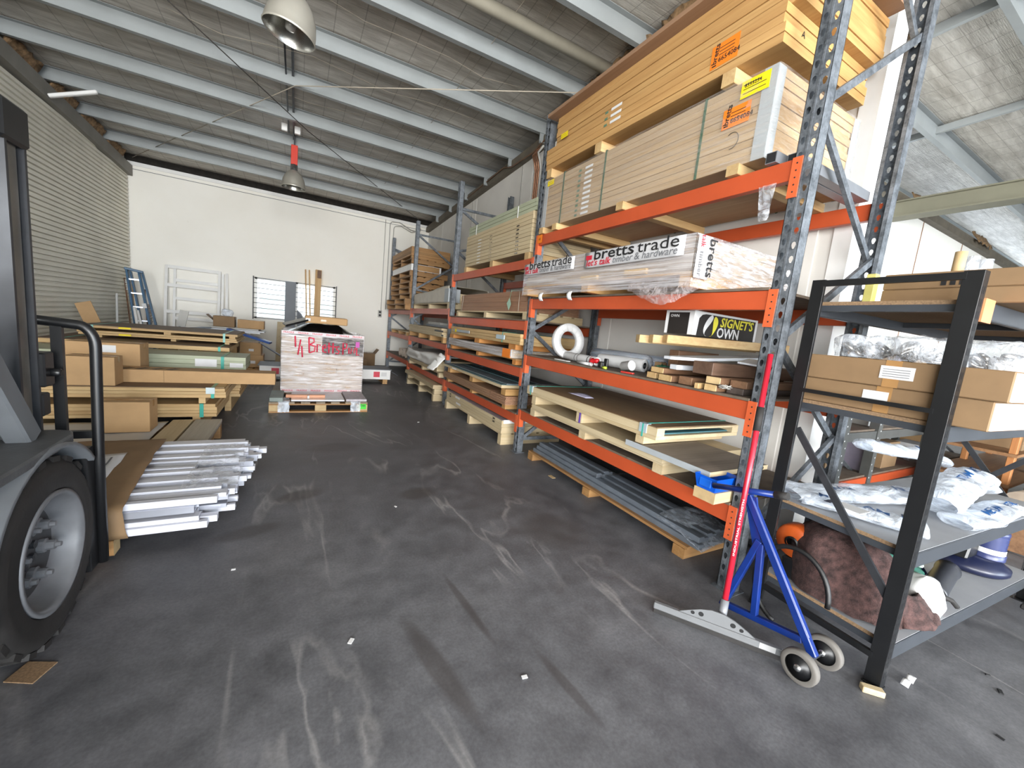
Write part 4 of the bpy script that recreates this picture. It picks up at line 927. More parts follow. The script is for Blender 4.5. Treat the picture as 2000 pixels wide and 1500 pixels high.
# ================================================================ second bay
long_pallet('pale door pallet standing on the floor under the second bay', 2.33, 3.25, 4.36, 6.58, 0, 0.15, mb=PALEX, md_=PALE)
D2 = thing('door_pack', 'pack of stencilled doors under a grey sheet on the floor of the second bay', 'door pack', (2.33, 4.4, 0.151))
stack(D2, 'door', 4, 2.32, 3.22, 4.36, 6.5, 0.152, 0.0425, [PALE, PALEX])
b = B(); b.box(2.33, 3.2, 4.37, 6.49, 0.3225, 0.330); b.obj('cover_sheet', mat('grey_cover', srgb(138, 138, 146), 0.5), D2)
b = B(); b.box(2.34, 3.2, 4.345, 4.352, 0.285, 0.332); b.obj('edge_strip', WHITE, D2)
for y, z in ((4.62, 0.27), (4.62, 0.31), (6.33, 0.27), (6.33, 0.31)): text('20', 0.032, FYL((2.3135, y, z-0.02)), INK, D2, 'stencil', bold=0.0012, width=0.07)
for y, z in ((6.05, 0.285), (6.0, 0.195)): note_x(D2, 2.314, y-0.2, y, z, z+0.03, PAPER, 'door_sticker')
long_pallet('pallet carrying the brown ply sheets in the second bay', 2.34, 3.3, 4.35, 6.62, 0.4735, 0.065, mb=PALLET)
BP = thing('ply_sheet_pack', 'brown film faced ply sheets low in the second bay', 'sheet pack', (2.3, 4.3, 0.539))
stack(BP, 'ply_sheet', 6, 2.31, 3.32, 4.30, 6.72, 0.5395, 0.0175, [REDPLY, REDPLY], gap=0.002)
wrapbox(BP, 2.302, 3.33, 4.28, 4.75, 0.5395, 0.648, film('brown_film', srgb(206, 150, 120), 0.2), seed=5, top=False)
DQ = thing('timber_pallet', 'stub pallet under the teal coated board in the second bay', 'pallet', (2.35, 4.4, 0.646))
for y in (4.42, 5.5, 6.5):
    b = B(); slab(b, 2.33, 3.3, y-0.06, y+0.06, 0.6465, 0.728, 'X'); b.obj('bearer', [PALLET, PALLET], DQ, bevel=0.003)
TB = thing('teal_board', 'teal coated boards with a pine edge in the second bay', 'board', (2.3, 4.4, 0.729))
b = B(); slab(b, 2.31, 3.32, 4.45, 6.80, 0.729, 0.765); b.obj('frame_edge', [PALE, PALE], TB, bevel=0.002)
b = B(); b.box(2.325, 3.3, 4.46, 6.79, 0.7655, 0.773); b.obj('coated_face', TEALPLY, TB)
for k in range(3):
    b = B(); b.box(2.40+0.27*k, 2.60+0.27*k, 4.48, 6.70, 0.7735, 0.783); b.obj('loose_sheet', [SLATE, TEALPLY, SLATE][k], TB)
note_x(TB, 2.309, 6.1, 6.3, 0.735, 0.757, PAPER, 'board_sticker')
b = B(); b.grid(lambda u, v: (2.85+0.48*u, 6.3+0.48*v, 0.79+0.12*u*(1-v)), 8, 8); one('grey_sheet', b, STEELGREY, 'buckled grey sheet leaning at the back of the second bay', 'sheet', solid=0.004)
long_pallet('orange tinged pallet under the grey wrapped timber in the second bay', 2.40, 3.3, 4.30, 6.72, 1.0485, 0.075, mb=wood('orange_pallet', srgb(222, 158, 88), srgb(186, 118, 56), 'X'))
G3 = thing('grey_timber_pack', 'grey weathered timber pack with an orange tag in the second bay', 'timber pack', (2.36, 4.3, 1.124))
stack(G3, 'timber_board', 3, 2.37, 3.28, 4.42, 6.70, 1.1245, 0.036, [wood('grey_timber', srgb(172, 158, 146), srgb(140, 126, 116), 'Y'), PALEX])
wrapbox(G3, 2.362, 3.29, 4.41, 6.71, 1.1245, 1.236, WRAP, seed=9, top=False)
b = B(); b.box(2.352, 2.36, 4.38, 4.60, 1.125, 1.237); b.obj('orange_tag', ORPAPER, G3); b = B(); b.box(2.350, 2.356, 4.34, 4.375, 1.15, 1.23); b.obj('white_tag', PAPER, G3)
DR3 = thing('timber_pallet', 'orange bearers between the two packs on the second bay middle shelf', 'pallet', (2.4, 4.3, 1.237))
for y in (4.38, 5.5, 6.62):
    b = B(); slab(b, 2.37, 3.28, y-0.09, y+0.09, 1.2375, 1.305, 'X'); b.obj('bearer', [MATS['orange_pallet'], MATS['orange_pallet']], DR3, bevel=0.003)
D4 = thing('door_pack', 'short pack of pine doors with a teal strap below the second bay upper beam', 'door pack', (2.36, 4.2, 1.306))
stack(D4, 'door', 3, 2.36, 3.28, 4.16, 6.62, 1.3065, 0.044, [PINE, PINEX], jx=0.012)
for y in (4.62,): strap_y(D4, y, 2.35, 3.29, 1.3065, 1.439, TEALSTRAP, 0.014)
b = B(); b.box(2.33, 2.346, 4.55, 4.78, 1.345, 1.40); b.obj('corner_guard', MATS['strap_guard'], D4); b = B(); b.box(2.335, 2.346, 5.75, 6.45, 1.355, 1.395); b.obj('corner_guard', GREYCORNER, D4)
note_x(D4, 2.334, 6.3, 6.38, 1.35, 1.4, YELLOW, 'yellow_sticker')
long_pallet('pale pallet under the brown wrapped carton pack', 2.40, 3.25, 4.16, 6.55, 1.6155, 0.095, mb=PALEX, md_=PALE)
BR = thing('brown_board_pack', 'brown shrouded board pack with a hanging green tag', 'board pack', (2.4, 4.2, 1.711))
stack(BR, 'board', 4, 2.41, 3.2, 4.2, 6.36, 1.7115, 0.062, [REDPLY, REDPLY], gap=0.001)
wrapbox(BR, 2.402, 3.21, 4.19, 6.37, 1.71, 1.963, MATS['brown_film'], seed=2)
b = B(); b.add([(2.385, 4.67, 1.81), (2.385, 4.60, 1.88), (2.385, 4.55, 1.80), (2.385, 4.60, 1.72)], [(0, 1, 2, 3)]); b.obj('green_tag', mat('mint_paper', srgb(170, 206, 184), 0.6), BR, solid=0.002)
b = B(); b.tube([(2.387, 4.60, 1.88), (2.388, 4.57, 1.97), (2.45, 4.55, 1.975)], 0.003, 5); b.obj('tag_string', mat('mint_string', srgb(150, 196, 160), 0.6), BR)
for y, n_ in ((6.30, 0), (4.36, 1)):
    b = B(); b.tube([(2.395, y, 1.71), (2.392, y-0.05*(1-n_), 1.965)], 0.004, 5); b.obj('string_tie', PALEWIRE, BR)
b = B(); b.box(2.95, 3.3, 4.25, 4.9, 1.716, 2.06); one('printed_carton', b, mat('grey_carton', srgb(150, 140, 130), 0.7, 0, 0.25, 12), 'grey mottled carton behind the brown board pack', 'box') if False else None
for y in (4.30, 5.3, 6.30):
    b = B(); slab(b, 2.40, 3.3, y-0.05, y+0.05, 2.331, 2.413, 'X'); one('timber_bearer', b, [PINEX, PINEX], {4.30: 'pine bearer under the near end of the tall stencilled door stack', 5.3: 'pine bearer with a grey edge under the middle of the stencilled door stack', 6.30: 'pine bearer under the far end of the tall stencilled door stack'}[y], 'timber', bevel=0.003)
D1 = thing('door_stack', 'tall stack of stencilled doors under sage panels on the second bay top', 'door stack', (2.4, 4.2, 2.414))
stack(D1, 'door', 10, 2.40, 3.3, 4.24, 6.32, 2.4145, 0.0475, [PALE, PALEX], gap=0.003, jx=0.003)
zt1 = 2.4145+10*0.0475
stack(D1, 'sage_panel', 3, 2.41, 3.3, 4.2, 6.28, zt1, 0.046, [SAGE, SAGE], gap=0.002)
for k in range(8):
    z = 2.4145+0.0475*k+0.012
    text(['16', '11', '14', '12', '25', '22', '48', '60'][k], 0.022, FYL((2.3945, 4.62, z)), INK if k > 3 else GREYINK, D1, 'stencil', bold=0.001, width=0.075)
    text(['16', '11', '14', '12', '25', '14', '24', '24'][k], 0.022, FYL((2.3945, 5.42, z)), GREYINK if k < 5 else INK, D1, 'stencil', width=0.075)
    note_x(D1, 2.3955, 5.72, 5.84, z, z+0.014, PAPER, 'door_sticker')
for y in (4.62, 5.95): 
    b = B(); b.box(2.395, 2.4, y, y+0.012, zt1-0.02, zt1+0.12); b.obj('tape_strip', PAPER, D1)
# ================================================================ third bay
long_pallet('pale pallet lying lowest on the floor of the third bay', 2.28, 3.1, 7.12, 9.2, 0, 0.13, mb=PALEX, md_=PALE)
long_pallet('second pale pallet stacked on the third bay floor pallet', 2.30, 3.1, 7.14, 9.25, 0.131, 0.11, mb=PALEX, md_=PALE)
Q1 = thing('sheet_pack', 'few thin pale sheets on the third bay floor pallets', 'sheet pack', (2.3, 7.1, 0.242))
stack(Q1, 'sheet', 3, 2.26, 3.1, 7.1, 9.3, 0.2425, 0.024, [PALE, PALEX], jx=0.012, jy=0.02)
long_pallet('pale pallet under the sheeted load of the third bay', 2.32, 3.2, 7.0, 9.3, 0.4685, 0.09, mb=PALEX, md_=PALE)
WS3 = thing('sheeted_load', 'pale boards under a loose white plastic sheet in the third bay', 'board pack', (2.3, 7.0, 0.56))
stack(WS3, 'board', 4, 2.34, 3.15, 7.2, 9.25, 0.5595, 0.05, [PALE, PALEX])
SHEETW = mat('white_poly_sheet', srgb(214, 212, 208), 0.35, 0, 0.05, 6, 0.5, 9)
def sheet3(u, v):
    y = 7.05+2.3*u
    if v < 0.62: x = 2.30-0.05*(0.62-v)+0.02*noise.noise((u*8, v*4, 0)); z = 0.64+0.20*(v/0.62)+0.012*noise.noise((u*9, v*5, 2))
    else: x = 2.30+0.85*(v-0.62)/0.38; z = 0.84+0.03*math.sin(6*u)+0.02*noise.noise((u*6, v*6, 4))
    return (x, y, z)
b = B(); b.grid(sheet3, 30, 16); b.obj('plastic_sheet', SHEETW, WS3, solid=0.002)
b = B(); b.grid(lambda u, v: (2.22+0.22*u-0.05*math.sin(math.pi*v), 7.03+0.42*v-0.05*u, 0.60+0.26*u+0.05*math.sin(math.pi*v)*u+0.02*noise.noise((u*5, v*5, 0))), 10, 10); b.obj('folded_sheet_end', WHITE, WS3, solid=0.004)
long_pallet('pale pallet under the pine boards of the third bay', 2.35, 3.2, 7.0, 9.55, 1.1085, 0.12, mb=PALLET, md_=PALE, nb=4)
PB3 = thing('pine_board_pack', 'pine boards with dark ends on the third bay middle beam', 'timber pack', (2.3, 6.9, 1.229))
stack(PB3, 'pine_board', 4, 2.33, 3.1, 7.08, 9.5, 1.2295, 0.036, [PALE, PALEX], jx=0.015, jy=0.08)
for k in range(2):
    b = B(); b.box(2.324, 2.33, 6.95+0.02*k, 7.28+0.2*k, 1.235+0.072*k, 1.262+0.072*k); b.obj('dark_sleeve', DARKSTEEL, PB3)
b = B(); b.box(2.65, 3.0, 7.1, 9.2, 1.376, 1.42); b.obj('grey_profile', STEELGREY, PB3); b = B(); b.box(2.7, 2.95, 8.3, 9.2, 1.421, 1.47); b.obj('grey_profile', PVC, PB3)
long_pallet('pale pallet under the white shrouded pack of the third bay', 2.40, 3.2, 6.98, 9.5, 1.742, 0.105, mb=PALEX, md_=PALE)
WP3 = thing('shrouded_pack', 'long pack under a creased white shroud on the third bay top beam', 'board pack', (2.4, 7.0, 1.848))
def shroud(u, v):
    y = 7.0+2.45*u; h = 0.30-0.10*u
    a = v*3.0
    if a < 1: x, z = 2.395, 1.85+h*a
    elif a < 2: x, z = 2.395+0.78*(a-1), 1.85+h+0.01*math.sin(9*u)
    else: x, z = 3.175, 1.85+h*(3-a)
    return (x-0.015*noise.noise((u*7, v*6, 1)), y, z+0.01*noise.noise((u*9, v*7, 7)))
b = B(); b.grid(shroud, 26, 21); b.obj('shroud', mat('cream_shroud', srgb(208, 200, 184), 0.5, 0, 0.05, 6, 0.5, 9), WP3, solid=0.002)
b = B(); b.box(2.42, 3.15, 7.02, 9.43, 1.8475, 2.03); b.obj('board_core', PALE, WP3)
b = B(); b.box(2.385, 2.6, 6.975, 6.995, 1.86, 2.10); b.box(2.375, 2.385, 6.975, 7.2, 1.86, 2.10); b.obj('corner_board', GREYCORNER, WP3)
# ================================================================ fourth bay
random.seed(21)
zz = 1.7015; labels = ['lowest pallet of the tall stack in the farthest bay, sticking out', 'second lowest pallet of the tall stack in the farthest bay', 'third pallet from the bottom of the tall farthest stack', 'fourth pallet from the bottom of the tall farthest stack', 'fifth pallet from the bottom of the tall farthest stack', 'sixth pallet from the bottom of the tall farthest stack', 'pallet just under the white crate in the farthest stack', 'pallet just above the white crate in the farthest stack']
for k in range(7):
    h = 0.135 if k else 0.13; ox = -0.10 if k < 2 else 0.0; oy = random.uniform(-0.05, 0.05)
    long_pallet(labels[k], 2.36+ox+random.uniform(-0.02, 0.02), 3.28-0.1*(k % 2), 9.78+oy, 12.0+oy, zz, h, mb=OLDPALLETX, md_=OLDPALLET, lower=True, group='old pallets stacked in the farthest bay'); zz += h+0.001
WCR = thing('white_crate', 'long white crate inside the tall pallet stack of the farthest bay', 'crate', (2.4, 9.8, zz))
b = B(); b.box(2.36, 3.1, 9.78, 11.9, zz, zz+0.15); b.obj('crate_body', [WHITE], WCR, bevel=0.004); b = B(); b.box(2.5, 3.05, 9.768, 9.779, zz+0.01, zz+0.14); b.obj('end_panel', OLDPALLETX, WCR); zz += 0.151
long_pallet(labels[7], 2.36, 3.3, 9.75, 12.0, zz, 0.13, mb=OLDPALLETX, md_=OLDPALLET, lower=True, group='old pallets stacked in the farthest bay'); zz += 0.131
TC = thing('timber_crate', 'shallow brown crate topping the pallet stack of the farthest bay', 'crate', (2.4, 9.8, zz))
stack(TC, 'crate_board', 4, 2.34, 3.3, 9.78, 11.95, zz+0.06, 0.052, [OLDPALLET, OLDPALLETX])
for y in (9.85, 10.9, 11.9):
    b = B(); b.box(2.36, 3.28, y-0.05, y+0.05, zz, zz+0.059); b.obj('skid', OLDPALLETX, TC)
for k in range(4):
    b = B(); b.box(2.40, 2.5, 9.765, 9.775, zz+0.066+k*0.052, zz+0.095+k*0.052); b.obj('white_tag', PAPER, TC)
long_pallet('broken pallet lying on the middle beam of the farthest bay', 2.36, 3.1, 9.85, 11.6, 1.0745, 0.1, mb=PALLET, md_=PALE)
for k, (y, lab) in enumerate(((10.9, 'short white pipe offcut, farthest of three on the low beam'), (10.55, 'short white pipe offcut, middle of three on the low beam'), (10.2, 'short white pipe offcut, nearest of three on the low beam'))):
    b = B(); M = frame((2.46, y, 0.4885+0.105), (0, 1, 0), (1, 0, 0)); b.lathe([(0.10, 0), (0.104, 0.0), (0.104, 0.5), (0.10, 0.5), (0.085, 0.5), (0.085, 0), (0.10, 0)], 24, M); one('pipe_offcut', b, mat('cream_pipe', srgb(214, 200, 186), 0.5), lab, 'pipe')
b = B(); b.tube([(2.40, 9.85, 0.57), (2.42, 9.86, 0.95)], 0.035, 12); one('white_tube', b, ROLLW, 'upright white tube leaning beside the third frame', 'tube') if False else None
# ================================================================ packs lying crosswise along the roller door
def xstack(root, name, n, x0, x1, y0, y1, z0, t, m, mend, jx=0.01, jy=0.008, gap=0.002, bevel=0.002):
    src = None; cx, cy = (x0+x1)/2, (y0+y1)/2
    for i in range(n):
        if src is None:
            b = B(); slab(b, x0-cx, x1-cx, y0-cy, y1-cy, 0, t-gap, 'X'); o = src = bpy.data.objects.new(name, b.mesh(name, [m, mend])); COL.objects.link(o); o.parent = root
            if bevel: md = o.modifiers.new('edge', 'BEVEL'); md.width = bevel; md.segments = 1; md.limit_method = 'ANGLE'
        else: o = dup(src, root)
        o.location = Vector((cx+random.uniform(-jx, jx), cy+random.uniform(-jy, jy), z0+i*t))-Vector(root['_w'])
def strap_x(root, x, y0, y1, z0, z1, m, w=0.03, name='strap'):
    b = B(); e = 0.012
    b.box(x-w/2, x+w/2, y0-e, y0-e+0.003, z0-0.002, z1+0.003); b.box(x-w/2, x+w/2, y0-e, y1, z1, z1+0.003); return b.obj(name, m, root)
def ybearers(label, xs, y0, y1, z0, z1, w=0.07, m=None, name='timber_bearer'):
    t = thing(name, label, 'timber', (xs[0], y0, z0))
    for x in xs:
        b = B(); slab(b, x-w/2, x+w/2, y0, y1, z0, z1); b.obj('bearer_block', [m or PINE, m or PINEX], t, bevel=0.003)
    return t
random.seed(5)
EDGEP = PINEX
ybearers('row of bearers under the lowest pine pack by the roller door', (-3.1, -2.2, -1.58, -0.95), 5.37, 6.25, 0.0, 0.185)
K5 = thing('pine_pack', 'lowest four layer pine door pack left of the aisle with a teal strap', 'door pack', (-2.0, 5.35, 0.186))
xstack(K5, 'door', 4, -3.25, -0.77, 5.35, 6.28, 0.1865, 0.0365, EDGEP, PINE)
strap_x(K5, -0.90, 5.35, 6.28, 0.1865, 0.333, TEALSTRAP, 0.035)
ybearers('row of bearers between the two near pine packs by the forklift', (-3.1, -2.35, -1.57, -0.90), 5.37, 6.25, 0.3335, 0.40, 0.06)
K4 = thing('pine_pack', 'three layer pine door pack with a brown hardboard top left of the aisle', 'door pack', (-2.0, 5.35, 0.401))
xstack(K4, 'door', 3, -3.2, -0.69, 5.34, 6.28, 0.4015, 0.0365, EDGEP, PINE)
b = B(); b.box(-3.19, -0.70, 5.345, 6.27, 0.5115, 0.5165); b.obj('cover_sheet', HARDB, K4); b = B(); b.box(-0.82, -0.695, 5.346, 6.27, 0.517, 0.520); b.obj('end_batten', PINE, K4)
strap_x(K4, -0.80, 5.34, 6.28, 0.4015, 0.5195, TEALSTRAP, 0.03); b = B(); b.box(-0.86, -0.78, 5.322, 5.335, 0.45, 0.52); b.obj('corner_guard', mat('strap_guard_w', srgb(206, 222, 226), 0.4), K4)
# behind: a further pile
ybearers('bearers under the rear pine pack beside the aisle', (-3.0, -1.9, -0.80), 6.45, 7.4, 0.0, 0.2)
K6 = thing('pine_pack', 'rear pine door pack whose end shows past the long carton', 'door pack', (-2.0, 6.45, 0.201))
xstack(K6, 'door', 5, -3.1, -0.66, 6.42, 7.4, 0.2015, 0.042, EDGEP, PINE)
ybearers('bearers under the sage green carton pack', (-3.0, -1.9, -0.80), 6.45, 7.3, 0.412, 0.572, 0.06)
SGP = thing('sage_pack', 'long sage green pack with teal straps and white labels', 'board pack', (-2.0, 6.45, 0.573))
xstack(SGP, 'sage_panel', 3, -3.05, -0.60, 6.45, 7.05, 0.5735, 0.055, SAGE, SAGE, jx=0.004)
for x in (-0.86, -2.28): strap_x(SGP, x, 6.45, 7.05, 0.5735, 0.738, TEALSTRAP, 0.035)
for x0, x1 in ((-0.78, -0.63), (-1.15, -0.92), (-2.95, -2.72)):
    b = B(); b.box(x0, x1, 6.434, 6.438, 0.60, 0.66 if x0 > -0.9 else 0.7); b.obj('paper_label', PAPER, SGP)
K2 = thing('brown_sheet_pack', 'thin pine framed pack with a broad brown top behind the sage pack', 'sheet pack', (-2.0, 7.1, 0.74))
b = B(); slab(b, -2.85, -0.86, 7.06, 8.15, 0.745, 0.80, 'X'); b.obj('door', [PINEX, PINE], K2, bevel=0.002); b = B(); b.box(-2.83, -0.87, 7.07, 8.14, 0.8005, 0.806); b.obj('cover_sheet', HARDB, K2)
for x in (-2.62, -0.98): strap_x(K2, x, 7.06, 8.14, 0.745, 0.807, TEALSTRAP, 0.03)
xb = ybearers('bearers holding up the thin brown topped pack', (-2.6, -1.7, -1.0), 7.42, 8.1, 0.0, 0.744, 0.08)
ybearers('short bearers under the highest pack by the ladder', (-2.4, -1.6, -0.95), 7.55, 8.1, 0.807, 0.84, 0.06)
K1 = thing('brown_sheet_pack', 'highest brown topped pine pack of the left pile with yellow stickers', 'sheet pack', (-1.7, 7.5, 0.84))
xstack(K1, 'door', 2, -2.6, -0.82, 7.5, 8.5, 0.841, 0.03, PINEX, PINE)
for x in (-2.55, -1.66, -0.88):
    b = B(); slab(b, x-0.04, x+0.04, 7.51, 8.48, 0.9015, 0.935); b.obj('spacer', [PINE, PINEX], K1)
b = B(); slab(b, -2.6, -0.81, 7.5, 8.5, 0.9355, 0.968, 'X'); b.obj('door', [PINEX, PINE], K1, bevel=0.002); b = B(); b.box(-2.59, -0.82, 7.51, 8.49, 0.9685, 0.974); b.obj('cover_sheet', HARDB, K1)
for x in (-0.98, -2.45): strap_x(K1, x, 7.5, 8.5, 0.841, 0.975, mat('mint_strap', srgb(140, 200, 190), 0.4), 0.03)
for z in (0.945, 0.85):
    b = B(); b.box(-2.18, -2.05, 7.486, 7.492, z, z+0.022); b.obj('yellow_sticker', YELLOW, K1)
# cartons lying on the near pine pack
def carton(name, label, x0, x1, y0, y1, z0, z1, m=None, tape=True, sticker=None, rz=0.0, cat='box', group=None):
    c = thing(name, label, cat, ((x0+x1)/2, (y0+y1)/2, z0), group, rz=rz); c['_w'] = tuple(c.location)
    b = B(); b.box(x0, x1, y0, y1, z0, z1); b.obj('carton', m or CARD, c, bevel=0.003)
    if tape:
        yc = (y0+y1)/2; b = B(); b.box(x0-0.001, x1+0.001, yc-0.025, yc+0.025, z1, z1+0.0012); b.box(x1, x1+0.0012, yc-0.025, yc+0.025, z1-0.06, z1+0.001); b.obj('tape', TAPE, c)
    if sticker:
        sx, sz, w, h = sticker; b = B(); b.box(sx, sx+w, y0-0.0015, y0-0.0002, sz, sz+h); b.obj('sticker', PAPER, c)
    return c
LC = carton('long_carton', 'very long flat brown carton reaching out over the aisle', -1.98, -0.22, 5.60, 5.86, 0.5175, 0.655, tape=False)
b = B(); b.box(-1.275, -1.272, 5.597, 5.5995, 0.52, 0.653); b.obj('seam', CARDB, LC)
b = B()
for k in range(6):
    for q in range(3): b.bar((-1.92+0.13*k+0.022*q, 5.67-0.02*q, 0.6562), (-1.86+0.13*k+0.022*q, 5.79-0.02*q, 0.6562), 0.012, 0.001)
b.obj('faded_print', INK, LC)['kind'] = 'stuff'
carton('brown_carton', 'brown carton standing on the pine pack beside the forklift guard', -1.97, -1.60, 5.36, 5.58, 0.5175, 0.805)
carton('brown_carton', 'taller brown carton behind the forklift guard with a white sticker', -2.15, -1.55, 5.92, 6.22, 0.5175, 0.895, sticker=(-1.86, 0.79, 0.11, 0.08))
carton('brown_carton', 'low wide brown carton behind the forklift mast', -3.0, -2.2, 5.70, 6.2, 0.5175, 0.66)
# low platform of boards in front
PLT = long_pallet('weathered low pallet in front of the left pine packs', -2.6, -0.7, 4.17, 5.2, 0, 0.16, nb=3, boards=8, mb=OLDPALLETX, md_=wood('grey_board', srgb(196, 184, 164), srgb(160, 146, 124), 'Y'))
b = B(); b.grid(lambda u, v: (-2.7+1.55*u, 4.2+1.0*v, 0.178+0.012*noise.noise((u*5, v*4, 0))), 16, 12); one('white_cover_sheet', b, mat('offwhite_sheet', srgb(206, 206, 204), 0.45, 0, 0.04, 4, 0.3, 8), 'offwhite plastic sheet spread over the low pallet', 'sheet', solid=0.004)
for k, (x, lab) in enumerate(((-1.12, 'warm pine board lying at the edge of the low pallet'), (-0.93, 'pale grey board lying outermost on the low pallet'))):
    b = B(); slab(b, x, x+0.17+0.06*k, 4.17, 5.22, 0.161, 0.19); one('loose_board', b, [[PALE, PALE], [wood('pale_grey_board', srgb(206, 200, 186), srgb(176, 166, 150), 'Y')]*2][k], lab, 'board', bevel=0.002)
carton('brown_carton', 'plain brown carton standing on the offwhite sheet', -1.58, -1.19, 4.76, 5.0, 0.19, 0.475)
# ---------------------------------------------------------------- aluminium bundle on the forks
AB = thing('aluminium_bundle', 'bundle of white aluminium sections in a cardboard sleeve on the forks', 'metal bundle', (-1.0, 3.4, 0.115))
random.seed(11)
def profile(b, x0, x1, y, z, w, h, kind):
    t = 0.003
    if kind == 0: b.prism([(y, z), (y+w, z), (y+w, z+h), (y, z+h)], x0, x1, 'X')
    elif kind == 1: b.prism([(y, z), (y+w, z), (y+w, z+t), (y+t, z+t), (y+t, z+h-t), (y+w, z+h-t), (y+w, z+h), (y, z+h)], x0, x1, 'X')
    else: b.prism([(y, z), (y+w, z), (y+w, z+h*0.4), (y+w*0.6, z+h*0.4), (y+w*0.6, z+h), (y, z+h)], x0, x1, 'X')
for lay in range(4):
    n = 19 - lay
    for i in range(n):
        y = 2.80+0.02*lay+i*(1.30/ n); z = 0.1165+lay*0.042
        w = 1.30/n*random.uniform(0.72, 0.96); h = random.choice((0.028, 0.036, 0.041, 0.041)); xr = -0.43+0.15*(i/n)+random.uniform(-0.10, 0.08)
        if lay == 3 and i in (5, 6, 7, 8): xr -= 0.2
        b = B(); profile(b, -2.3, xr, y, z, w, h, random.randrange(3)); b.obj('section', [ALUW, ALU, ALUW][random.randrange(3)], AB, bevel=0.001)
def sleeve(u, v):
    s = u
    if s < 0.16: y, z = 2.785-0.01*math.sin(math.pi*s/0.16), 0.1165+0.171*s/0.16
    else: y, z = 2.785+1.34*(s-0.16)/0.84, 0.288+0.03*math.sin(math.pi*(s-0.16)/0.84*0.9)+0.006*noise.noise((s*6, v*3, 0))
    x0 = -1.45; x1 = -0.80-0.13*s+0.01*noise.noise((s*9, 0, 1))
    return (x0+(x1-x0)*v, y, z+0.006*noise.noise((s*9, v*9, 2)))
b = B(); b.grid(sleeve, 34, 10); b.obj('cardboard_sleeve', CARDB, AB, solid=0.004)
b = B(); b.grid(lambda u, v: (lambda q: (q[0], q[1], q[2]+0.005))(sleeve(0.42+0.32*u, 0.30+0.42*v)), 8, 4); b.obj('delivery_note', PAPER, AB, solid=0.001)
b = B()
for k in range(4): b.grid(lambda u, v: (lambda q: (q[0], q[1], q[2]+0.0075))(sleeve(0.46+0.22*u, 0.36+0.02*v+0.08*k)), 8, 1)
b.obj('note_print', GREYINK, AB)['kind'] = 'stuff'
b = B(); b.grid(lambda u, v: (-0.62+0.30*u, 3.0+0.9*v, 0.298+0.012*noise.noise((u*9, v*9, 5))), 10, 14); b.obj('film_wrap', BAG, AB)
FP = thing('timber_pallet', 'rough pallet stub on the forklift forks under the aluminium bundle', 'pallet', (-1.2, 3.2, 0.02))
for y in (2.78, 3.4, 4.0):
    b = B(); slab(b, -2.2, -0.86, y, y+0.09, 0.022, 0.11, 'X'); b.obj('bearer', [OLDPALLETX, TAN], FP, bevel=0.006)
# ---------------------------------------------------------------- forklift
FK = thing('forklift', 'grey forklift with a black load guard at the left edge', 'forklift', (-1.35, 1.3, 0))
wy, wz, R_ = 2.19, 0.392, 0.39
def wheel(xo, yc, zc, R, rim, side, w=0.26):
    """tyre, rim and nuts; the outer face looks to +x * side"""
    M = Matrix.Translation((xo, yc, zc)) @ Matrix.Rotation(math.radians(90)*side, 4, 'Y')
    b = B(); b.lathe([(rim, -w), (R*0.88, -w), (R*0.97, -w*0.93), (R*0.97, -w*0.10), (R*0.90, -0.004), (R*0.83, 0.002), (R*0.78, -0.006), (rim+0.012, 0.0), (rim, -0.02)], 48, M)
    n = 22
    for k in range(n):
        for sd in (0, 1):
            t = 2*math.pi*(k+0.5*sd)/n; z0, z1 = (-w*0.5, -0.012) if sd == 0 else (-w*0.95, -w*0.45)
            vs = []
            for zz, tw in ((z0, 0.0), (z1, 0.09 if sd == 0 else -0.09)):
                for rr in (R*0.94, R):
                    for da in (-0.07, 0.07):
                        a = t+da+tw; vs.append(M @ Vector((rr*math.cos(a), rr*math.sin(a), zz)))
            b.add(vs, [(0, 1, 3, 2), (4, 6, 7, 5), (0, 4, 5, 1), (2, 3, 7, 6), (0, 2, 6, 4), (1, 5, 7, 3)])
    ty = b.obj('tyre', BLACKMATT, FK)
    b = B(); b.lathe([(rim, -0.02), (rim+0.006, 0.002), (rim-0.012, 0.004), (rim-0.022, -0.02), (rim-0.035, -0.07), (rim-0.06, -0.085)], 40, M)
    rm = b.obj('wheel_rim', RIMGREY, FK)
    b = B(); b.lathe([(rim-0.06, -0.085), (rim-0.09, -0.095), (0.0, -0.095)], 40, M); b.obj('wheel_disc', mat('wheel_disc_shade', srgb(72, 73, 76), 0.55, 0.1, 0.15, 7), FK)  # darker colour puts in the shade inside the deep rim
    for k in range(6):
        a = 2*math.pi*k/6+0.3; c = M @ Vector((0.115*math.cos(a), 0.115*math.sin(a), -0.095)); Mn = Matrix.Translation(c) @ Matrix.Rotation(math.radians(90)*side, 4, 'Y')
        b = B(); b.lathe([(0.03, 0), (0.03, 0.02), (0.022, 0.024), (0.02, 0.05), (0.012, 0.052), (0.01, 0.068), (0, 0.068)], 10, Mn, smooth=False); b.obj('wheel_nut', RIMGREY, rm)
    for k in range(6):
        a = 2*math.pi*k/6+0.8; c = M @ Vector((0.052*math.cos(a), 0.052*math.sin(a), -0.095)); Mn = Matrix.Translation(c) @ Matrix.Rotation(math.radians(90)*side, 4, 'Y')
        b = B(); b.lathe([(0.017, 0), (0.017, 0.016), (0, 0.018)], 8, Mn, smooth=False); b.obj('hub_bolt', DARKSTEEL, rm)
wheel(-0.85, wy, wz, R_, 0.245, 1)
wheel(-1.93, wy, wz, R_, 0.245, -1)
wheel(-0.92, 0.55, 0.3, 0.30, 0.18, 1, 0.2); wheel(-1.86, 0.55, 0.3, 0.30, 0.18, -1, 0.2)
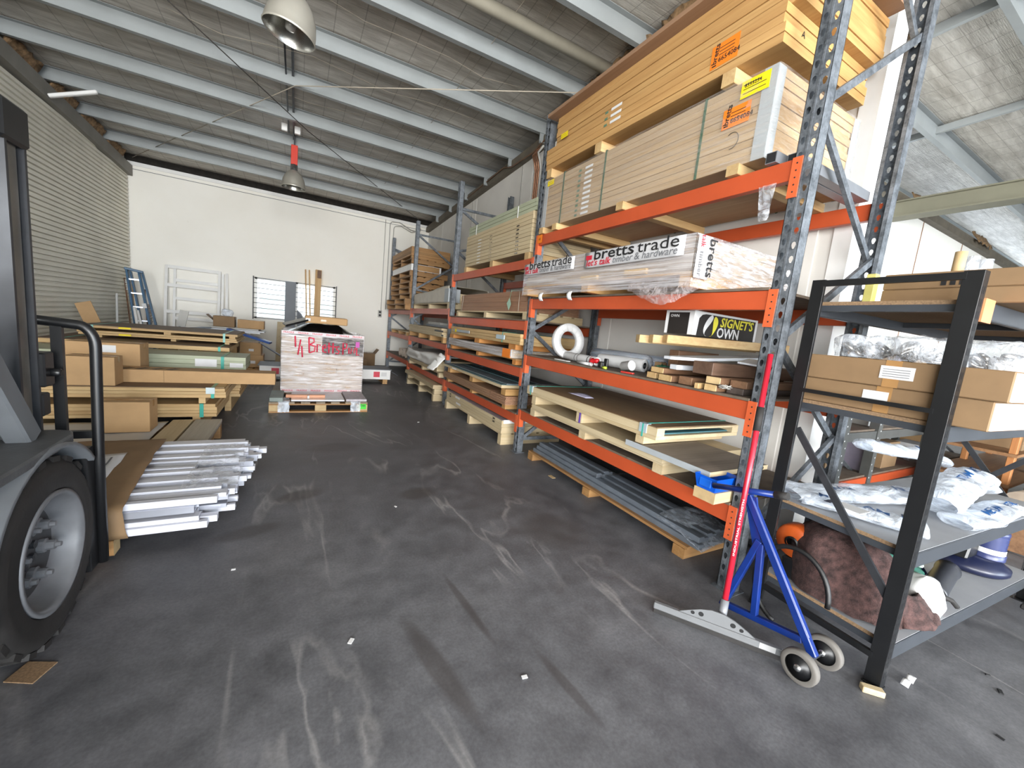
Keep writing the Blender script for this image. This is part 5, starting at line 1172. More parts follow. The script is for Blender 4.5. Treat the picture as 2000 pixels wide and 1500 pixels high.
# mast
for x in (-1.01, -1.77):
    b = B(); b.prism([(x-0.045, 2.30), (x+0.045, 2.30), (x+0.045, 2.315), (x-0.03, 2.315), (x-0.03, 2.425), (x+0.045, 2.425), (x+0.045, 2.44), (x-0.045, 2.44)], 0.06, 2.02, 'Z'); b.obj('mast_rail', DARKSTEEL, FK)
    b = B(); b.box(x+0.004, x+0.03, 2.335, 2.405, 0.1, 2.0); b.obj('inner_mast_rail', mat('worn_steel', srgb(140, 136, 128), 0.35, 0.6, 0.2, 5), FK)
b = B(); b.box(-1.84, -0.955, 2.27, 2.45, 1.99, 2.14); b.obj('mast_crosshead', BLACK, FK, bevel=0.012)
b = B(); b.tube([(-1.39, 2.36, 0.15), (-1.39, 2.36, 1.95)], 0.05, 16); b.obj('lift_ram', CHROME, FK)
b = B(); b.tube([(-1.045, 2.29, 0.2), (-1.05, 2.27, 1.1), (-1.08, 2.29, 1.98)], 0.014, 8); b.obj('hydraulic_hose', BLACKMATT, FK)
b = B(); b.box(-1.055, -0.95, 2.44, 2.52, 1.03, 1.18); b.tube([(-0.955, 2.5, 1.09), (-0.92, 2.5, 1.085)], 0.02, 8); b.box(-1.05, -0.96, 2.44, 2.5, 0.9, 1.0); b.obj('mast_bracket', BLACK, FK, bevel=0.006)
# carriage and load guard
b = B(); b.box(-1.93, -0.86, 2.52, 2.57, 0.55, 0.66); b.obj('carriage_bar', BLACK, FK, bevel=0.005); b = B(); b.box(-1.93, -0.86, 2.52, 2.57, 0.12, 0.22); b.obj('carriage_bar', BLACK, FK, bevel=0.005)
b = B(); gy = 2.60
pts = [(-0.845, gy, 0.10), (-0.845, gy, 0.7), (-0.84, gy, 1.18)]+[(-0.90+0.06*math.cos(t), gy, 1.20+0.10*math.sin(t)) for t in [i*math.pi/2/6 for i in range(7)]]+[(-1.40, gy, 1.34)]+[(-1.89-0.06*math.sin(t), gy, 1.24+0.10*math.cos(t)) for t in [i*math.pi/2/6 for i in range(7)]]+[(-1.95, gy, 0.10)]
b.tube(pts, 0.022, 10); b.obj('guard_hoop', BLACK, FK)
for x in (-0.967, -1.12, -1.29, -1.46, -1.63, -1.80):
    b = B(); b.box(x-0.019, x+0.019, gy-0.012, gy+0.012, 0.58, 1.325); b.obj('guard_bar', BLACK, FK)
b = B(); b.box(-1.95, -0.845, gy-0.014, gy+0.014, 0.755, 0.79); b.obj('guard_rail', BLACK, FK)
b = B(); b.box(-0.90, -0.855, 2.50, 2.58, 0.10, 0.72); b.obj('carriage_side_plate', BLACK, FK, bevel=0.004)
for x in (-1.17, -1.66):
    b = B(); b.box(x-0.055, x+0.055, 2.56, 2.60, 0.025, 0.66); b.prism([(2.56, 0.012), (3.72, 0.012), (3.72, 0.0135), (2.60, 0.0215), (2.56, 0.0215)], x-0.055, x+0.055, 'X'); b.obj('fork', DARKSTEEL, FK)
# body: fender, step plate, cowl, hood, counterweight, overhead guard
b = B(); n = 20; vs = []; fs = []
for k in range(n+1):
    a = math.radians(40)+math.radians(150)*k/n; r0 = R_+0.035
    for x in (-0.835, -1.14):
        for r in (r0, r0+0.02): vs.append((x, wy+r*math.cos(a), wz+r*math.sin(a)))
for k in range(n):
    o = 4*k; fs += [(o+1, o+5, o+7, o+3), (o, o+2, o+6, o+4), (o, o+4, o+5, o+1), (o+2, o+3, o+7, o+6)]
b.add(vs, fs, True); b.obj('fender', FGREY, FK)
b = B(); b.prism([(-0.83, 1.62), (-0.835, 2.02), (-0.845, 2.36), (-0.87, 2.43), (-0.93, 2.45), (-1.86, 2.45), (-1.94, 2.36), (-1.95, 1.62)], 0.80, 0.84, 'Z'); b.obj('step_plate', mat('floor_plate', srgb(86, 88, 90), 0.5, 0.1, 0.15, 12, 0.2, 60), FK, bevel=0.008)
b = B(); b.prism([(0.9, 0.20), (1.75, 0.20), (1.78, 0.80), (0.9, 0.80)], -1.92, -0.88, 'X'); b.obj('chassis', FGREY, FK, bevel=0.03)
b = B(); b.prism([(0.08, 0.25), (0.95, 0.25), (0.95, 1.05), (0.35, 1.05), (0.12, 0.85)], -1.90, -0.90, 'X'); b.obj('counterweight', FGREY, FK, bevel=0.06, seg=3)
b = B(); b.prism([(0.9, 0.80), (1.45, 0.80), (1.42, 1.0), (0.95, 1.05)], -1.78, -1.02, 'X'); b.obj('hood', FGREY, FK, bevel=0.03)
b = B(); b.box(-1.62, -1.18, 0.98, 1.42, 1.03, 1.14); b.prism([(0.92, 1.1), (1.02, 1.1), (0.96, 1.6), (0.88, 1.6)], -1.62, -1.18, 'X'); b.obj('seat', BLACKMATT, FK, bevel=0.03, seg=2)
b = B(); b.bar((-1.4, 2.15, 0.84), (-1.4, 2.02, 1.32), 0.62, 0.10); b.obj('dash_cowl', FGREY, FK, bevel=0.02)
b = B(); b.lathe([(0.165, -0.012), (0.18, 0), (0.165, 0.012), (0.15, 0), (0.165, -0.012)], 28, Matrix.Translation((-1.4, 1.78, 1.36)) @ Matrix.Rotation(math.radians(-28), 4, 'X')); b.bar((-1.55, 1.78, 1.36), (-1.25, 1.78, 1.36), 0.03, 0.02); b.obj('steering_wheel', BLACKMATT, FK)
for x in (-0.965, -1.845):
    b = B(); b.bar((x, 2.30, 0.84), (x, 1.86, 1.52), 0.075, 0.09); b.bar((x, 1.86, 1.50), (x, 1.70, 2.12), 0.06, 0.08); b.obj('overhead_guard_leg', FGREY, FK, bevel=0.008)
    b = B(); b.bar((x, 0.72, 1.0), (x, 0.80, 2.12), 0.06, 0.08); b.obj('overhead_guard_leg', FGREY, FK, bevel=0.008)
b = B(); b.box(-1.9, -1.84, 0.75, 1.75, 2.1, 2.16); b.box(-0.97, -0.91, 0.75, 1.75, 2.1, 2.16)
for k in range(7): b.box(-1.84, -0.97, 0.78+k*0.155, 0.81+k*0.155, 2.11, 2.15)
b.obj('overhead_guard', BLACK, FK)
b = B(); b.prism([(-0.925, 1.975), (-0.832, 1.93), (-0.80, 2.02), (-0.895, 2.06)], 0.001, 0.005, 'Z'); one('board_scrap', b, CHIP, 'thin flat board scrap on the floor at the forklift tyre', 'board')
# ================================================================ wrapped pallet in the aisle
def block_pallet(label, x0, x1, y0, y1, z0, h=0.15, mb=None, name='block_pallet'):
    p = thing(name, label, 'pallet', ((x0+x1)/2, y0, z0)); m = mb or OLDPALLETX
    for j in range(3):
        yb = y0+(y1-y0-0.1)*j/2
        for i in range(3):
            xb = x0+(x1-x0-0.15)*i/2
            b = B(); b.box(xb, xb+0.15, yb, yb+0.1, z0+0.02, z0+h-0.042); b.obj('block', [TAN, m][0] if j == 0 else m, p, bevel=0.003)
        b = B(); b.box(x0, x1, yb, yb+0.1, z0, z0+0.019); b.obj('base_board', m, p)
        b = B(); b.box(x0, x1, yb, yb+0.1, z0+h-0.041, z0+h-0.022); b.obj('stringer_board', m, p)
    for i in range(7):
        xb = x0+(x1-x0-0.12)*i/6
        b = B(); b.box(xb, xb+0.12, y0, y1, z0+h-0.021, z0+h); b.obj('deck_board', wood('grey_deck', srgb(176, 160, 136), srgb(140, 122, 98), 'Y', objvar=0.15), p, bevel=0.002)
    return p
BPL = block_pallet('wide block pallet in the aisle carrying the wrapped carton stack', -0.32, 0.985, 6.30, 8.1, 0, 0.15)
b = B(); b.box(0.865, 0.965, 6.294, 6.299, 0.045, 0.125); b.obj('lime_sticker', LIMEP, BPL); text('CNN', 0.042, FXL((0.88, 6.2925, 0.085)), INK, BPL, 'sticker_word', bold=0.001, width=0.07)
for xc in (-0.15, 0.80):
    b = B(); b.grid(lambda u, v: (xc-0.06+0.14*u+0.02*noise.noise((u*5, v*5, 1)), 6.285+0.004*noise.noise((u*8, v*8, 2)) if v < 0.6 else 6.285+0.35*(v-0.6)/0.4, 0.01+0.15*min(1, v/0.6)+0.01*noise.noise((u*7, v*7, 0))), 8, 12); b.obj('film_tie', MILKY, BPL)
CS = thing('wrapped_carton_stack', 'tall stretch wrapped stack of cartons sprayed with pink lettering', 'carton stack', (0.4, 7.05, 0.15))
sx0, sx1, sy0, sy1 = -0.20, 0.985, 7.03, 8.05
zz = 0.152; random.seed(4); hs = [0.155, 0.155, 0.155, 0.15, 0.15, 0.15]
for r, h in enumerate(hs):
    n = 2 if r % 2 else 3
    for j in range(2):
        for i in range(n):
            x0 = sx0+(sx1-sx0)*i/n; x1 = sx0+(sx1-sx0)*(i+1)/n; y0 = sy0+(sy1-sy0)*j/2; y1 = sy0+(sy1-sy0)*(j+1)/2
            b = B(); b.box(x0+0.003, x1-0.003, y0+0.003+random.uniform(0, .006), y1-0.003, zz, zz+h-0.002); b.obj('carton', mat('grey_brown_carton', srgb(198, 170, 138), 0.7, 0, 0.05, 6, objvar=0.06), CS, bevel=0.003)
    zz += h
zc = zz
wrapbox(CS, sx0-0.006, sx1+0.006, sy0-0.006, sy1+0.006, 0.155, zc+0.06, film('carton_film', srgb(248, 247, 250), 0.5, 0.1, (0.4, 0.4, 5), 7), amp=0.012, seed=8, top=False, n=30)
# darker top third and black sheet over the top
b = B(); b.grid(lambda u, v: (0.36+0.62*u, 7.012-0.004*noise.noise((u*7, v*7, 3)), 0.78+0.28*v), 12, 8); b.obj('dark_film_patch', film('smoky_film', srgb(60, 60, 66), 0.45, 0.1, (1, 1, 4), 8), CS)
def blacktop(u, v):
    x = sx0+0.02+(sx1-sx0-0.02)*u; y = sy0+(sy1-sy0)*v
    h = 0.19*min(1, 3.2*min(u, 1-u)*1.0)*min(1, 2.6*v+0.1)
    return (x, y, zc-0.01+h+0.02*noise.noise((u*7, v*7, 0)))
b = B(); b.grid(blacktop, 26, 18); b.obj('black_sheet', BLACKFILM, CS)
def fragile(z, words, x0, x1, y):
    b = B(); b.box(x0, x1, y, y+0.0015, z, z+0.04); b.obj('tape_band', mat('fragile_tape', srgb(226, 210, 214), 0.4), CS)
    n = words
    for k in range(n): text('FRAGILE', 0.034, FXL((x0+0.02+(x1-x0)*k/n, y-0.001, z+0.008)), REDINK, CS, 'tape_word', width=(x1-x0)/n*0.72, bold=0.0006)
fragile(zc+0.015, 6, sx0, sx1, 7.006); fragile(0.175, 6, sx0, sx1, 7.006)
def spray(strokes, ox, oz, k, name):
    for st in strokes:
        b = B(); b.tube([(ox+x*k, 7.004, oz+z*k) for x, z in st], 0.011, 6); b.obj(name, PINKINK, CS)
# "1/1" and "Bretts P(ick)" in spray strokes
spray([[(0, 1), (0.05, 0.0)], [(0.45, 0.7), (0.25, -0.7)], [(0.55, 0.1), (0.62, -0.9)]], -0.02, 0.88, 0.17, 'sprayed_stroke')
bx, bz, k = 0.17, 0.80, 0.20
spray([[(0, 1.2), (0.05, 0.0)], [(0, 1.2), (0.35, 1.15), (0.38, 0.85), (0.05, 0.65)], [(0.05, 0.65), (0.45, 0.55), (0.42, 0.15), (0.05, 0.0)],
       [(0.60, 0.1), (0.60, 0.7), (0.85, 0.65)], [(1.0, 0.4), (1.25, 0.5), (1.15, 0.72), (0.98, 0.55), (1.02, 0.15), (1.28, 0.1)],
       [(1.45, 0.9), (1.45, 0.05)], [(1.33, 0.62), (1.62, 0.6)], [(1.75, 0.9), (1.75, 0.05)], [(1.65, 0.6), (1.95, 0.58)],
       [(2.22, 0.62), (2.0, 0.6), (2.05, 0.35), (2.22, 0.28), (2.15, 0.05), (1.95, 0.08)],
       [(2.5, 0.0), (2.5, 0.95), (2.78, 0.9), (2.75, 0.55), (2.5, 0.45)], [(2.95, 0.1), (2.95, 0.6)], [(3.1, 0.1), (3.15, 0.6), (3.35, 0.15), (3.42, 0.65)], [(3.55, 0.6), (3.55, 0.0), (3.75, 0.05)]], bx, bz, k, 'sprayed_stroke')
b = B(); b.box(0.86, 0.92, 7.002, 7.004, 0.93, 1.02); b.obj('purple_sticker', mat('magenta_paper', srgb(196, 60, 170), 0.5), CS)
TCt = thing('flat_carton', 'flat tan carton lying on the black plastic top of the wrapped stack', 'box', (0.42, 7.2, zc+0.16))
b = B(); b.box(0.115, 0.745, 7.22, 7.7, zc+0.195, zc+0.31); b.obj('carton', CARD, TCt, bevel=0.012); b = B(); b.box(0.12, 0.19, 7.218, 7.2195, zc+0.225, zc+0.27); b.obj('sticker', PAPER, TCt)
b = B(); b.box(0.34, 0.42, 7.218, 7.2195, zc+0.235, zc+0.265); b.obj('faint_print', TAPE, TCt)
b = B(); b.cbox((-0.02, 7.3, zc+0.19), (0.34, 0.25, 0.03), Euler((0.1, -0.35, 0.2))); one('dark_offcut_bag', b, BLACKFILM, 'dark wrapped strip sticking up at the left of the black plastic top', 'offcut', bevel=0.01)
# flat goods on the front of the pallet
b = B(); b.box(-0.05, 0.66, 6.36, 6.95, 0.1515, 0.176); one('steel_plate', b, mat('bright_plate', srgb(206, 208, 212), 0.3, 0.4), 'bright flat metal plates on the front of the aisle pallet', 'plate', bevel=0.003)
CB = thing('copper_bundle', 'short copper coloured strip bundle tied with white tape', 'metal bundle', (0.1, 6.5, 0.177))
for k in range(3):
    b = B(); b.box(-0.12, 0.40, 6.50+0.06*k, 6.55+0.06*k, 0.177, 0.177+0.02*(3-k)*0.6+0.01); b.obj('strip', COPPER, CB, bevel=0.002)
b = B(); b.box(0.16, 0.185, 6.46, 6.70, 0.176, 0.216); b.obj('tape_tie', PAPER, CB)
b = B(); b.box(-0.315, -0.15, 6.33, 6.9, 0.1515, 0.21); one('grey_green_box', b, mat('grey_green', srgb(140, 152, 146), 0.6), 'grey green flat box at the left front corner of the aisle pallet', 'box', bevel=0.004)
b = B(); b.box(0.68, 0.975, 6.34, 7.0, 0.1525, 0.19); one('papered_panel', b, mat('lilac_label', srgb(196, 190, 196), 0.6, 0, 0.15, 18), 'papered flat panel at the right front corner of the aisle pallet', 'panel', bevel=0.003)
# ================================================================ long white crate behind it
WC = thing('white_crate', 'long low white crate with red labels behind the wrapped stack', 'crate', (0.6, 9.0, 0))
b = B(); b.box(-0.62, 1.86, 9.0, 9.55, 0.10, 0.31); b.obj('crate_body', WHITE, WC, bevel=0.004); b = B(); b.box(-0.65, 1.88, 8.98, 9.6, 0.311, 0.325); b.obj('crate_lid', GREYFOAM, WC)
for x in (-0.5, 0.6, 1.75):
    b = B(); slab(b, x-0.05, x+0.05, 9.0, 9.55, 0, 0.099); b.obj('skid', [PALLETY, PALLETY], WC)
for x in (-0.42, 1.50):
    b = B(); b.box(x, x+0.13, 8.997, 8.9995, 0.15, 0.27); b.obj('red_label', mat('red_label', srgb(232, 60, 84), 0.5), WC)
b = B(); b.box(1.66, 1.78, 8.997, 8.9995, 0.17, 0.26); b.obj('pale_label', PAPER, WC)
b = B(); b.grid(lambda u, v: (1.85+0.2*u, 9.05+0.3*v, 0.30-0.12*u+0.02*noise.noise((u*5, v*5, 0))), 6, 6); b.obj('loose_flap', GREYFOAM, WC, solid=0.003)
# cartons in the far right corner
carton('brown_carton', 'open brown carton with lifted flaps against the far wall', 1.55, 1.95, 11.6, 12.0, 0.0, 0.42, CARDB)
b = B(); b.cbox((2.0, 11.8, 0.48), (0.16, 0.4, 0.006), Euler((0, -0.9, 0))); one('carton_flap', b, CARDB, 'loose carton flap standing beside the open brown carton', 'cardboard')
carton('brown_carton', 'small brown carton in front of the open far carton', 1.45, 1.65, 11.0, 11.3, 0.0, 0.30, CARDB)
carton('brown_carton', 'wide dark brown carton behind the white crate', 0.9, 1.5, 11.3, 11.9, 0.0, 0.6, CARDB)
# ================================================================ clutter along the far wall
def leanframe(name, label, x0, x1, zt_, ytop, ybot, rails, w=0.055, zr=()):
    t = thing(name, label, 'frame', ((x0+x1)/2, ybot, 0)); P = lambda x, z: (x, ybot+(ytop-ybot)*z/zt_, z)
    for x in (x0, x1): b = B(); b.bar(P(x, 0.0), P(x, zt_), w, w, (0, 1, 0)); b.obj('stile', WHITE, t)
    for z in rails: b = B(); b.bar(P(x0, z), P(x1, z), w*0.8, w*1.4, (0, 0, 1)); b.obj('rail', WHITE, t)
    return t
leanframe('white_steel_frame', 'front white steel frame leaning on the far wall', -2.74, -1.72, 2.18, 12.46, 12.10, (2.15, 1.72, 1.10, 0.7))  # plain white steel frames propped on the wall, not gates
leanframe('white_steel_frame', 'rear white steel frame behind the front one on the far wall', -2.60, -1.66, 2.13, 12.52, 12.24, (1.85, 1.42, 0.95, 0.5), 0.05)
b = B(); b.bar((-1.55, 12.2, 0.02), (-1.58, 12.5, 2.15), 0.05, 0.05); one('white_post', b, WHITE, 'white steel post leaning beside the white frames', 'post')
LD = thing('step_ladder', 'blue fibreglass step ladder leaning in the far left corner', 'ladder', (-2.95, 11.4, 0))
tp = [Vector((-3.20, 11.55, 1.92)), Vector((-3.02, 11.6, 1.92))]; bt = [Vector((-2.92, 11.2, 0.01)), Vector((-2.66, 11.25, 0.01))]
for k in range(2):
    b = B(); b.bar(tp[k], bt[k], 0.10, 0.035, (1, 0, 0)); b.obj('stile', LADDERBLUE, LD, bevel=0.004)
    b = B(); b.bar(tp[k]+Vector((0.02, 0.15, -0.02)), bt[k]+Vector((0.06, 0.3, 0)), 0.08, 0.03, (1, 0, 0)); b.obj('rear_stile', LADDERBLUE, LD)
for q in range(6):
    t = 0.1+q*0.15; b = B(); b.bar(tp[0].lerp(bt[0], t), tp[1].lerp(bt[1], t), 0.07, 0.025); b.obj('tread', ALU, LD)
b = B(); b.cbox((-3.10, 11.6, 1.925), (0.3, 0.2, 0.05), Euler((0, 0.15, 0.2))); b.obj('top_cap', LADDERBLUE, LD, bevel=0.01)
text('BAILEY', 0.075, frame(tp[0]+Vector((0.05, -0.075, -0.42)), (tp[0]-bt[0]), (-0.2, -1, 0)), PAPER, LD, 'stile_word', bold=0.001)
b = B(); b.cbox(tp[1].lerp(bt[1], 0.38)+Vector((-0.01, -0.07, 0)), (0.07, 0.004, 0.1), Euler((0, -0.2, 0))); b.obj('sticker', PAPER, LD)
for k, (p, q, r, m, lab, nm) in enumerate((((-3.30, 11.3, 1.40), (-3.2, 10.9, 0.02), 0.02, WHITE, 'white tube leaning left of the step ladder', 'white_tube'), ((-3.34, 11.9, 1.75), (-3.1, 11.5, 0.02), 0.014, REDWOOD, 'thin brown stick leaning in the far left corner', 'stick'), ((-3.30, 12.2, 1.8), (-3.16, 11.9, 0.02), 0.014, PINEZ, 'thin pale stick leaning behind the step ladder', 'stick'), ((-2.98, 11.1, 1.16), (-2.8, 10.9, 0.02), 0.025, WHITE, 'white tube leaning in front of the step ladder', 'white_tube'), ((-2.90, 11.0, 1.1), (-2.66, 10.82, 0.02), 0.02, WHITE, 'second white tube leaning in front of the step ladder', 'white_tube'))):
    b = B(); b.tube([p, q], r, 8); one(nm, b, m, lab, 'tube' if 'tube' in nm else 'stick')
BRM = thing('yard_broom', 'stiff dark broom standing head up in the far left corner', 'broom', (-3.2, 11.7, 0))
b = B(); b.tube([(-3.05, 12.3, 0.02), (-3.12, 12.35, 1.55)], 0.013, 8); b.obj('handle', REDWOOD, BRM)
b = B()
for k in range(26): b.bar((-3.08+0.005*(k % 5), 12.28, 0.5+0.028*k), (-2.99+0.01*(k % 3), 12.26, 0.52+0.028*k), 0.03, 0.012)
b.obj('bristles', mat('dark_bristle', srgb(90, 64, 50), 0.9), BRM)['kind'] = 'stuff'
b = B(); slab(b, -3.36, -3.10, 8.9, 8.93, 0.0, 1.2, 'X'); one('leaning_board', b, [CHIP, CHIP], 'brown board standing against the roller door', 'board') if False else None
b = B(); b.cbox((-2.97, 9.4, 0.62), (0.2, 0.02, 1.26), Euler((0, -0.32, 0.1))); one('leaning_board', b, CARD, 'pale board leaning on the roller door behind the left pile', 'board')
# pile of cartons and boards in mid distance
ybt = long_pallet('pallet buried under the mixed pile by the far wall', -1.75, -0.6, 9.8, 10.9, 0, 0.14, nb=3, boards=6)
carton('brown_carton', 'large brown carton carrying the mixed pile on the left', -1.72, -1.08, 9.9, 10.6, 0.141, 0.85)
carton('brown_carton', 'brown carton with a white sticker under the blue board', -1.03, -0.62, 9.95, 10.4, 0.141, 0.40, sticker=(-0.86, 0.22, 0.1, 0.06))
carton('brown_carton', 'brown carton stacked under the white boards of the mixed pile', -1.03, -0.66, 9.95, 10.4, 0.4015, 0.66, sticker=(-0.88, 0.48, 0.09, 0.05))
for k, (x0, x1, y, z, th, m, lab) in enumerate(((-1.85, -0.68, 10.0, 0.852, 0.03, WHITEB, 'lowest white board on the mixed pile'), (-1.75, -0.60, 10.02, 0.884, 0.028, WHITEB, 'middle white board on the mixed pile'), (-1.55, -0.70, 10.05, 0.914, 0.03, PVC, 'upper pale board on the mixed pile'))):
    b = B(); b.cbox(((x0+x1)/2, y+0.1, z+th/2), (x1-x0, 0.3, th-0.002), Euler((0, 0, -0.03*k))); one('white_board', b, m, lab, 'board', bevel=0.002)
b = B(); b.bar((-1.22, 9.82, 0.92), (-0.47, 9.70, 0.70), 0.2, 0.045); one('blue_board', b, mat('blue_film_board', srgb(48, 92, 172), 0.4), 'blue film covered board sloping off the mixed pile', 'board', bevel=0.004)
b = B(); b.bar((-0.70, 10.02, 0.674), (-0.1, 9.5, 0.342), 0.04, 0.02); one('metal_strip', b, STEELGREY, 'thin grey strip poking out below the blue board', 'strip')
carton('brown_carton', 'open brown carton on the mixed pile, left one', -1.50, -1.14, 10.06, 10.35, 0.946, 1.16, CARDB)
b = B(); b.cbox((-1.56, 10.2, 1.12), (0.16, 0.28, 0.006), Euler((0, 0.75, 0))); one('carton_flap', b, CARDB, 'carton flap folded out left of the open carton on the pile', 'cardboard')
carton('brown_carton', 'brown carton on the mixed pile, right one', -1.09, -0.62, 10.06, 10.36, 0.946, 1.12)
b = B(); b.cbox((-1.28, 10.22, 1.232), (0.2, 0.12, 0.14), Euler((0.3, 0.2, 0.3))); one('clear_bag', b, MILKY, 'crumpled clear bag on the left open carton of the pile', 'bag', bevel=0.03)
b = B(); b.cbox((-2.05, 10.3, 0.95), (0.14, 0.03, 0.5), Euler((0.0, 0.2, 0))); one('grey_board', b, PVC, 'narrow pale grey board standing left of the mixed pile', 'board')
b = B(); b.bar((-2.0, 9.9, 0.86), (-1.5, 9.85, 0.92), 0.03, 0.03); b.bar((-2.0, 9.9, 0.86), (-2.0, 10.2, 0.86), 0.03, 0.03); b.bar((-2.0, 9.9, 0.72), (-2.0, 9.9, 0.9), 0.03, 0.03); one('steel_trestle', b, STEELGREY, 'low grey steel frame beside the mixed pile', 'frame')
b = B(); b.box(-2.05, -1.85, 10.1, 10.5, 0.0, 0.70); one('grey_carton', b, PVC, 'pale grey carton standing under the narrow board left of the mixed pile', 'box', bevel=0.004)
# things leaning in front of the window
b = B(); b.cbox((-0.17, 12.28, 1.08), (0.25, 0.06, 2.16), Euler((-0.14, 0.0, 0))); one('grey_panel', b, GREYFOAM, 'tall narrow grey panel leaning in front of the window', 'panel', bevel=0.004)  # a plain grey panel, not known to be insulation
b = B(); b.add([(0.0, 12.1, 1.0), (0.22, 12.1, 1.0), (0.22, 12.3, 1.04), (0.10, 12.3, 1.32), (0.0, 12.3, 1.42), (0.0, 12.33, 1.42), (0.10, 12.33, 1.32), (0.22, 12.33, 1.0)], [(0, 1, 2, 3, 4)]); one('grey_offcut', b, GREYFOAM, 'triangular grey offcut beside the tall grey panel', 'offcut', solid=0.02)
TMP = thing('timber_post', 'tall square pine post with a brown capped end before the window', 'post', (0.46, 12.2, 0))
b = B(); b.cbox((0.47, 12.28, 1.28), (0.15, 0.12, 2.55), Euler((-0.06, 0.012, 0))); b.obj('shaft', PINEZ, TMP, bevel=0.003); b = B(); b.cbox((0.497, 12.148, 2.43), (0.09, 0.006, 0.2), Euler((-0.06, 0, 0))); b.obj('brown_patch', REDWOOD, TMP)
for k, (x0, x1, lab) in enumerate(((0.17, 0.27, 'thin bowed pine stick, left of the two by the post'), (0.26, 0.36, 'thin pine stick between the bowed stick and the post'))):
    b = B(); b.bar((x0, 12.45, 2.53), (x1, 12.1, 0.01), 0.025, 0.025); one('pine_stick', b, PINEZ, lab, 'stick')
b = B(); b.cbox((-0.36, 11.6, 0.55), (0.17, 0.12, 1.08), Euler((0, 0.03, 0))); one('pine_block', b, PALE, 'pale timber standing below the grey panel', 'timber', bevel=0.004)
# ================================================================ services
b = B(); b.tube([(2.20, 12.52, 1.65), (2.20, 12.52, 4.28)], 0.008, 6); one('wall_conduit', b, PVC, 'thin grey conduit, leftmost of three on the far wall', 'conduit')
b = B(); b.tube([(2.33, 12.52, 1.7), (2.33, 12.52, 4.15)]+[(2.41-0.08*math.cos(t), 12.52, 4.15+0.10*math.sin(t)) for t in [i*0.26 for i in range(1, 7)]]+[(2.6, 12.5, 4.27), (2.9, 12.45, 4.12), (3.05, 12.4, 4.1), (3.2, 12.4, 4.2)], 0.012, 8); one('wall_conduit', b, PVC, 'middle of three far wall conduits, looping over to the rack', 'conduit')
b = B(); b.tube([(2.44, 12.52, 2.6), (2.44, 12.52, 4.05)]+[(2.52-0.08*math.cos(t), 12.52, 4.05+0.10*math.sin(t)) for t in [i*0.26 for i in range(1, 7)]]+[(2.65, 12.5, 4.17), (2.95, 12.45, 4.05), (3.2, 12.4, 4.15)], 0.012, 8); one('wall_conduit', b, PVC, 'rightmost of three far wall conduits, beside the rack', 'conduit')
PP = thing('power_outlet', 'grey double power outlet on the far wall beside the rack', 'outlet', (2.17, 12.54, 1.5))
b = B(); b.box(2.12, 2.23, 12.51, 12.549, 1.45, 1.66); b.obj('outlet_box', PVC, PP, bevel=0.006)
for z in (1.605, 1.51):
    b = B(); b.lathe([(0.032, 0), (0.032, 0.012), (0.02, 0.014), (0, 0.014)], 16, frame((2.175, 12.51, z), (1, 0, 0), (0, -1, 0))); b.obj('socket', INK, PP)
CPB = thing('copper_pipe_bundle', 'bundle of copper pipes running up the panel wall to the roof', 'pipes', (3.46, 7.0, 1.9))
for k in range(4):
    y = 6.03+0.055*k; zt_ = 4.36
    b = B(); b.tube([(3.465, y, 1.9), (3.465, y, zt_-0.22), (3.42, y-0.02, zt_-0.1), (3.365, y-0.04, zt_), (3.36, y-0.2, zt_+0.04)], 0.016, 8); b.obj('pipe', COPPER if k != 0 else PVC, CPB)
b = B(); b.tube([(3.40, 5.0, 4.60), (3.37, 5.7, 4.52), (3.38, 6.2, 4.42), (3.36, 6.9, 4.40), (3.38, 7.3, 4.5), (3.40, 9.0, 4.40), (3.42, 11.8, 4.28)], 0.012, 6); one('roof_cable', b, mat('brown_cable', srgb(120, 88, 64), 0.6), 'brown cable draped along the head of the panel wall', 'cable')
b = B(); b.tube([(3.30, 2.6, 4.62), (3.25, 3.2, 4.66), (3.2, 3.9, 4.58), (3.22, 4.6, 4.5)], 0.022, 8); one('roof_conduit', b, PVC, 'pale flexible conduit above the honey coloured board pack', 'conduit')
# bay lights
def baylight(label, x, y, zr, tilt, red, stem):
    L = thing('high_bay_light', label, 'light', (x, y, zr)); M = Matrix.Translation((x, y, zr)) @ Euler(tilt).to_matrix().to_4x4()
    b = B(); b.lathe([(0.198, -0.008), (0.205, 0.0), (0.20, 0.01), (0.196, 0.06), (0.18, 0.14), (0.15, 0.21), (0.11, 0.26), (0.07, 0.29), (0.06, 0.30)], 40, M); b.obj('lamp_shade', LAMPALU, L)
    b = B(); b.lathe([(0.198, -0.008), (0.19, 0.01), (0.185, 0.06), (0.168, 0.14), (0.138, 0.205), (0.10, 0.25), (0.0, 0.27)], 40, M); b.obj('reflector', LAMPIN, L)
    b = B(); b.lathe([(0.0, 0.02), (0.035, 0.03), (0.045, 0.08), (0.035, 0.15), (0.02, 0.2), (0.02, 0.26)], 16, M); b.obj('bulb', mat('lamp_glass', srgb(214, 214, 208), 0.15), L)
    b = B(); b.lathe([(0.06, 0.295), (0.06, 0.40), (0.05, 0.41), (0.0, 0.41)], 20, M); b.obj('neck', CHROME, L)
    b = B(); p = M @ Vector((0, 0, 0.40)); b.box(p.x-0.055, p.x+0.055, p.y-0.05, p.y+0.05, p.z, p.z+red); b.obj('ballast_housing', LAMPRED, L, bevel=0.006)
    b = B(); b.bar((p.x, p.y, p.z+red), (p.x, p.y, stem), 0.03, 0.02, (0, 1, 0)); b.obj('hanger_rod', DARKSTEEL, L)
    return L
baylight('bare metal high bay light hanging nearest the camera', -0.115, 4.28, 3.76, (math.radians(3), math.radians(10), 0), 0.30, zb(4.28)+0.1)
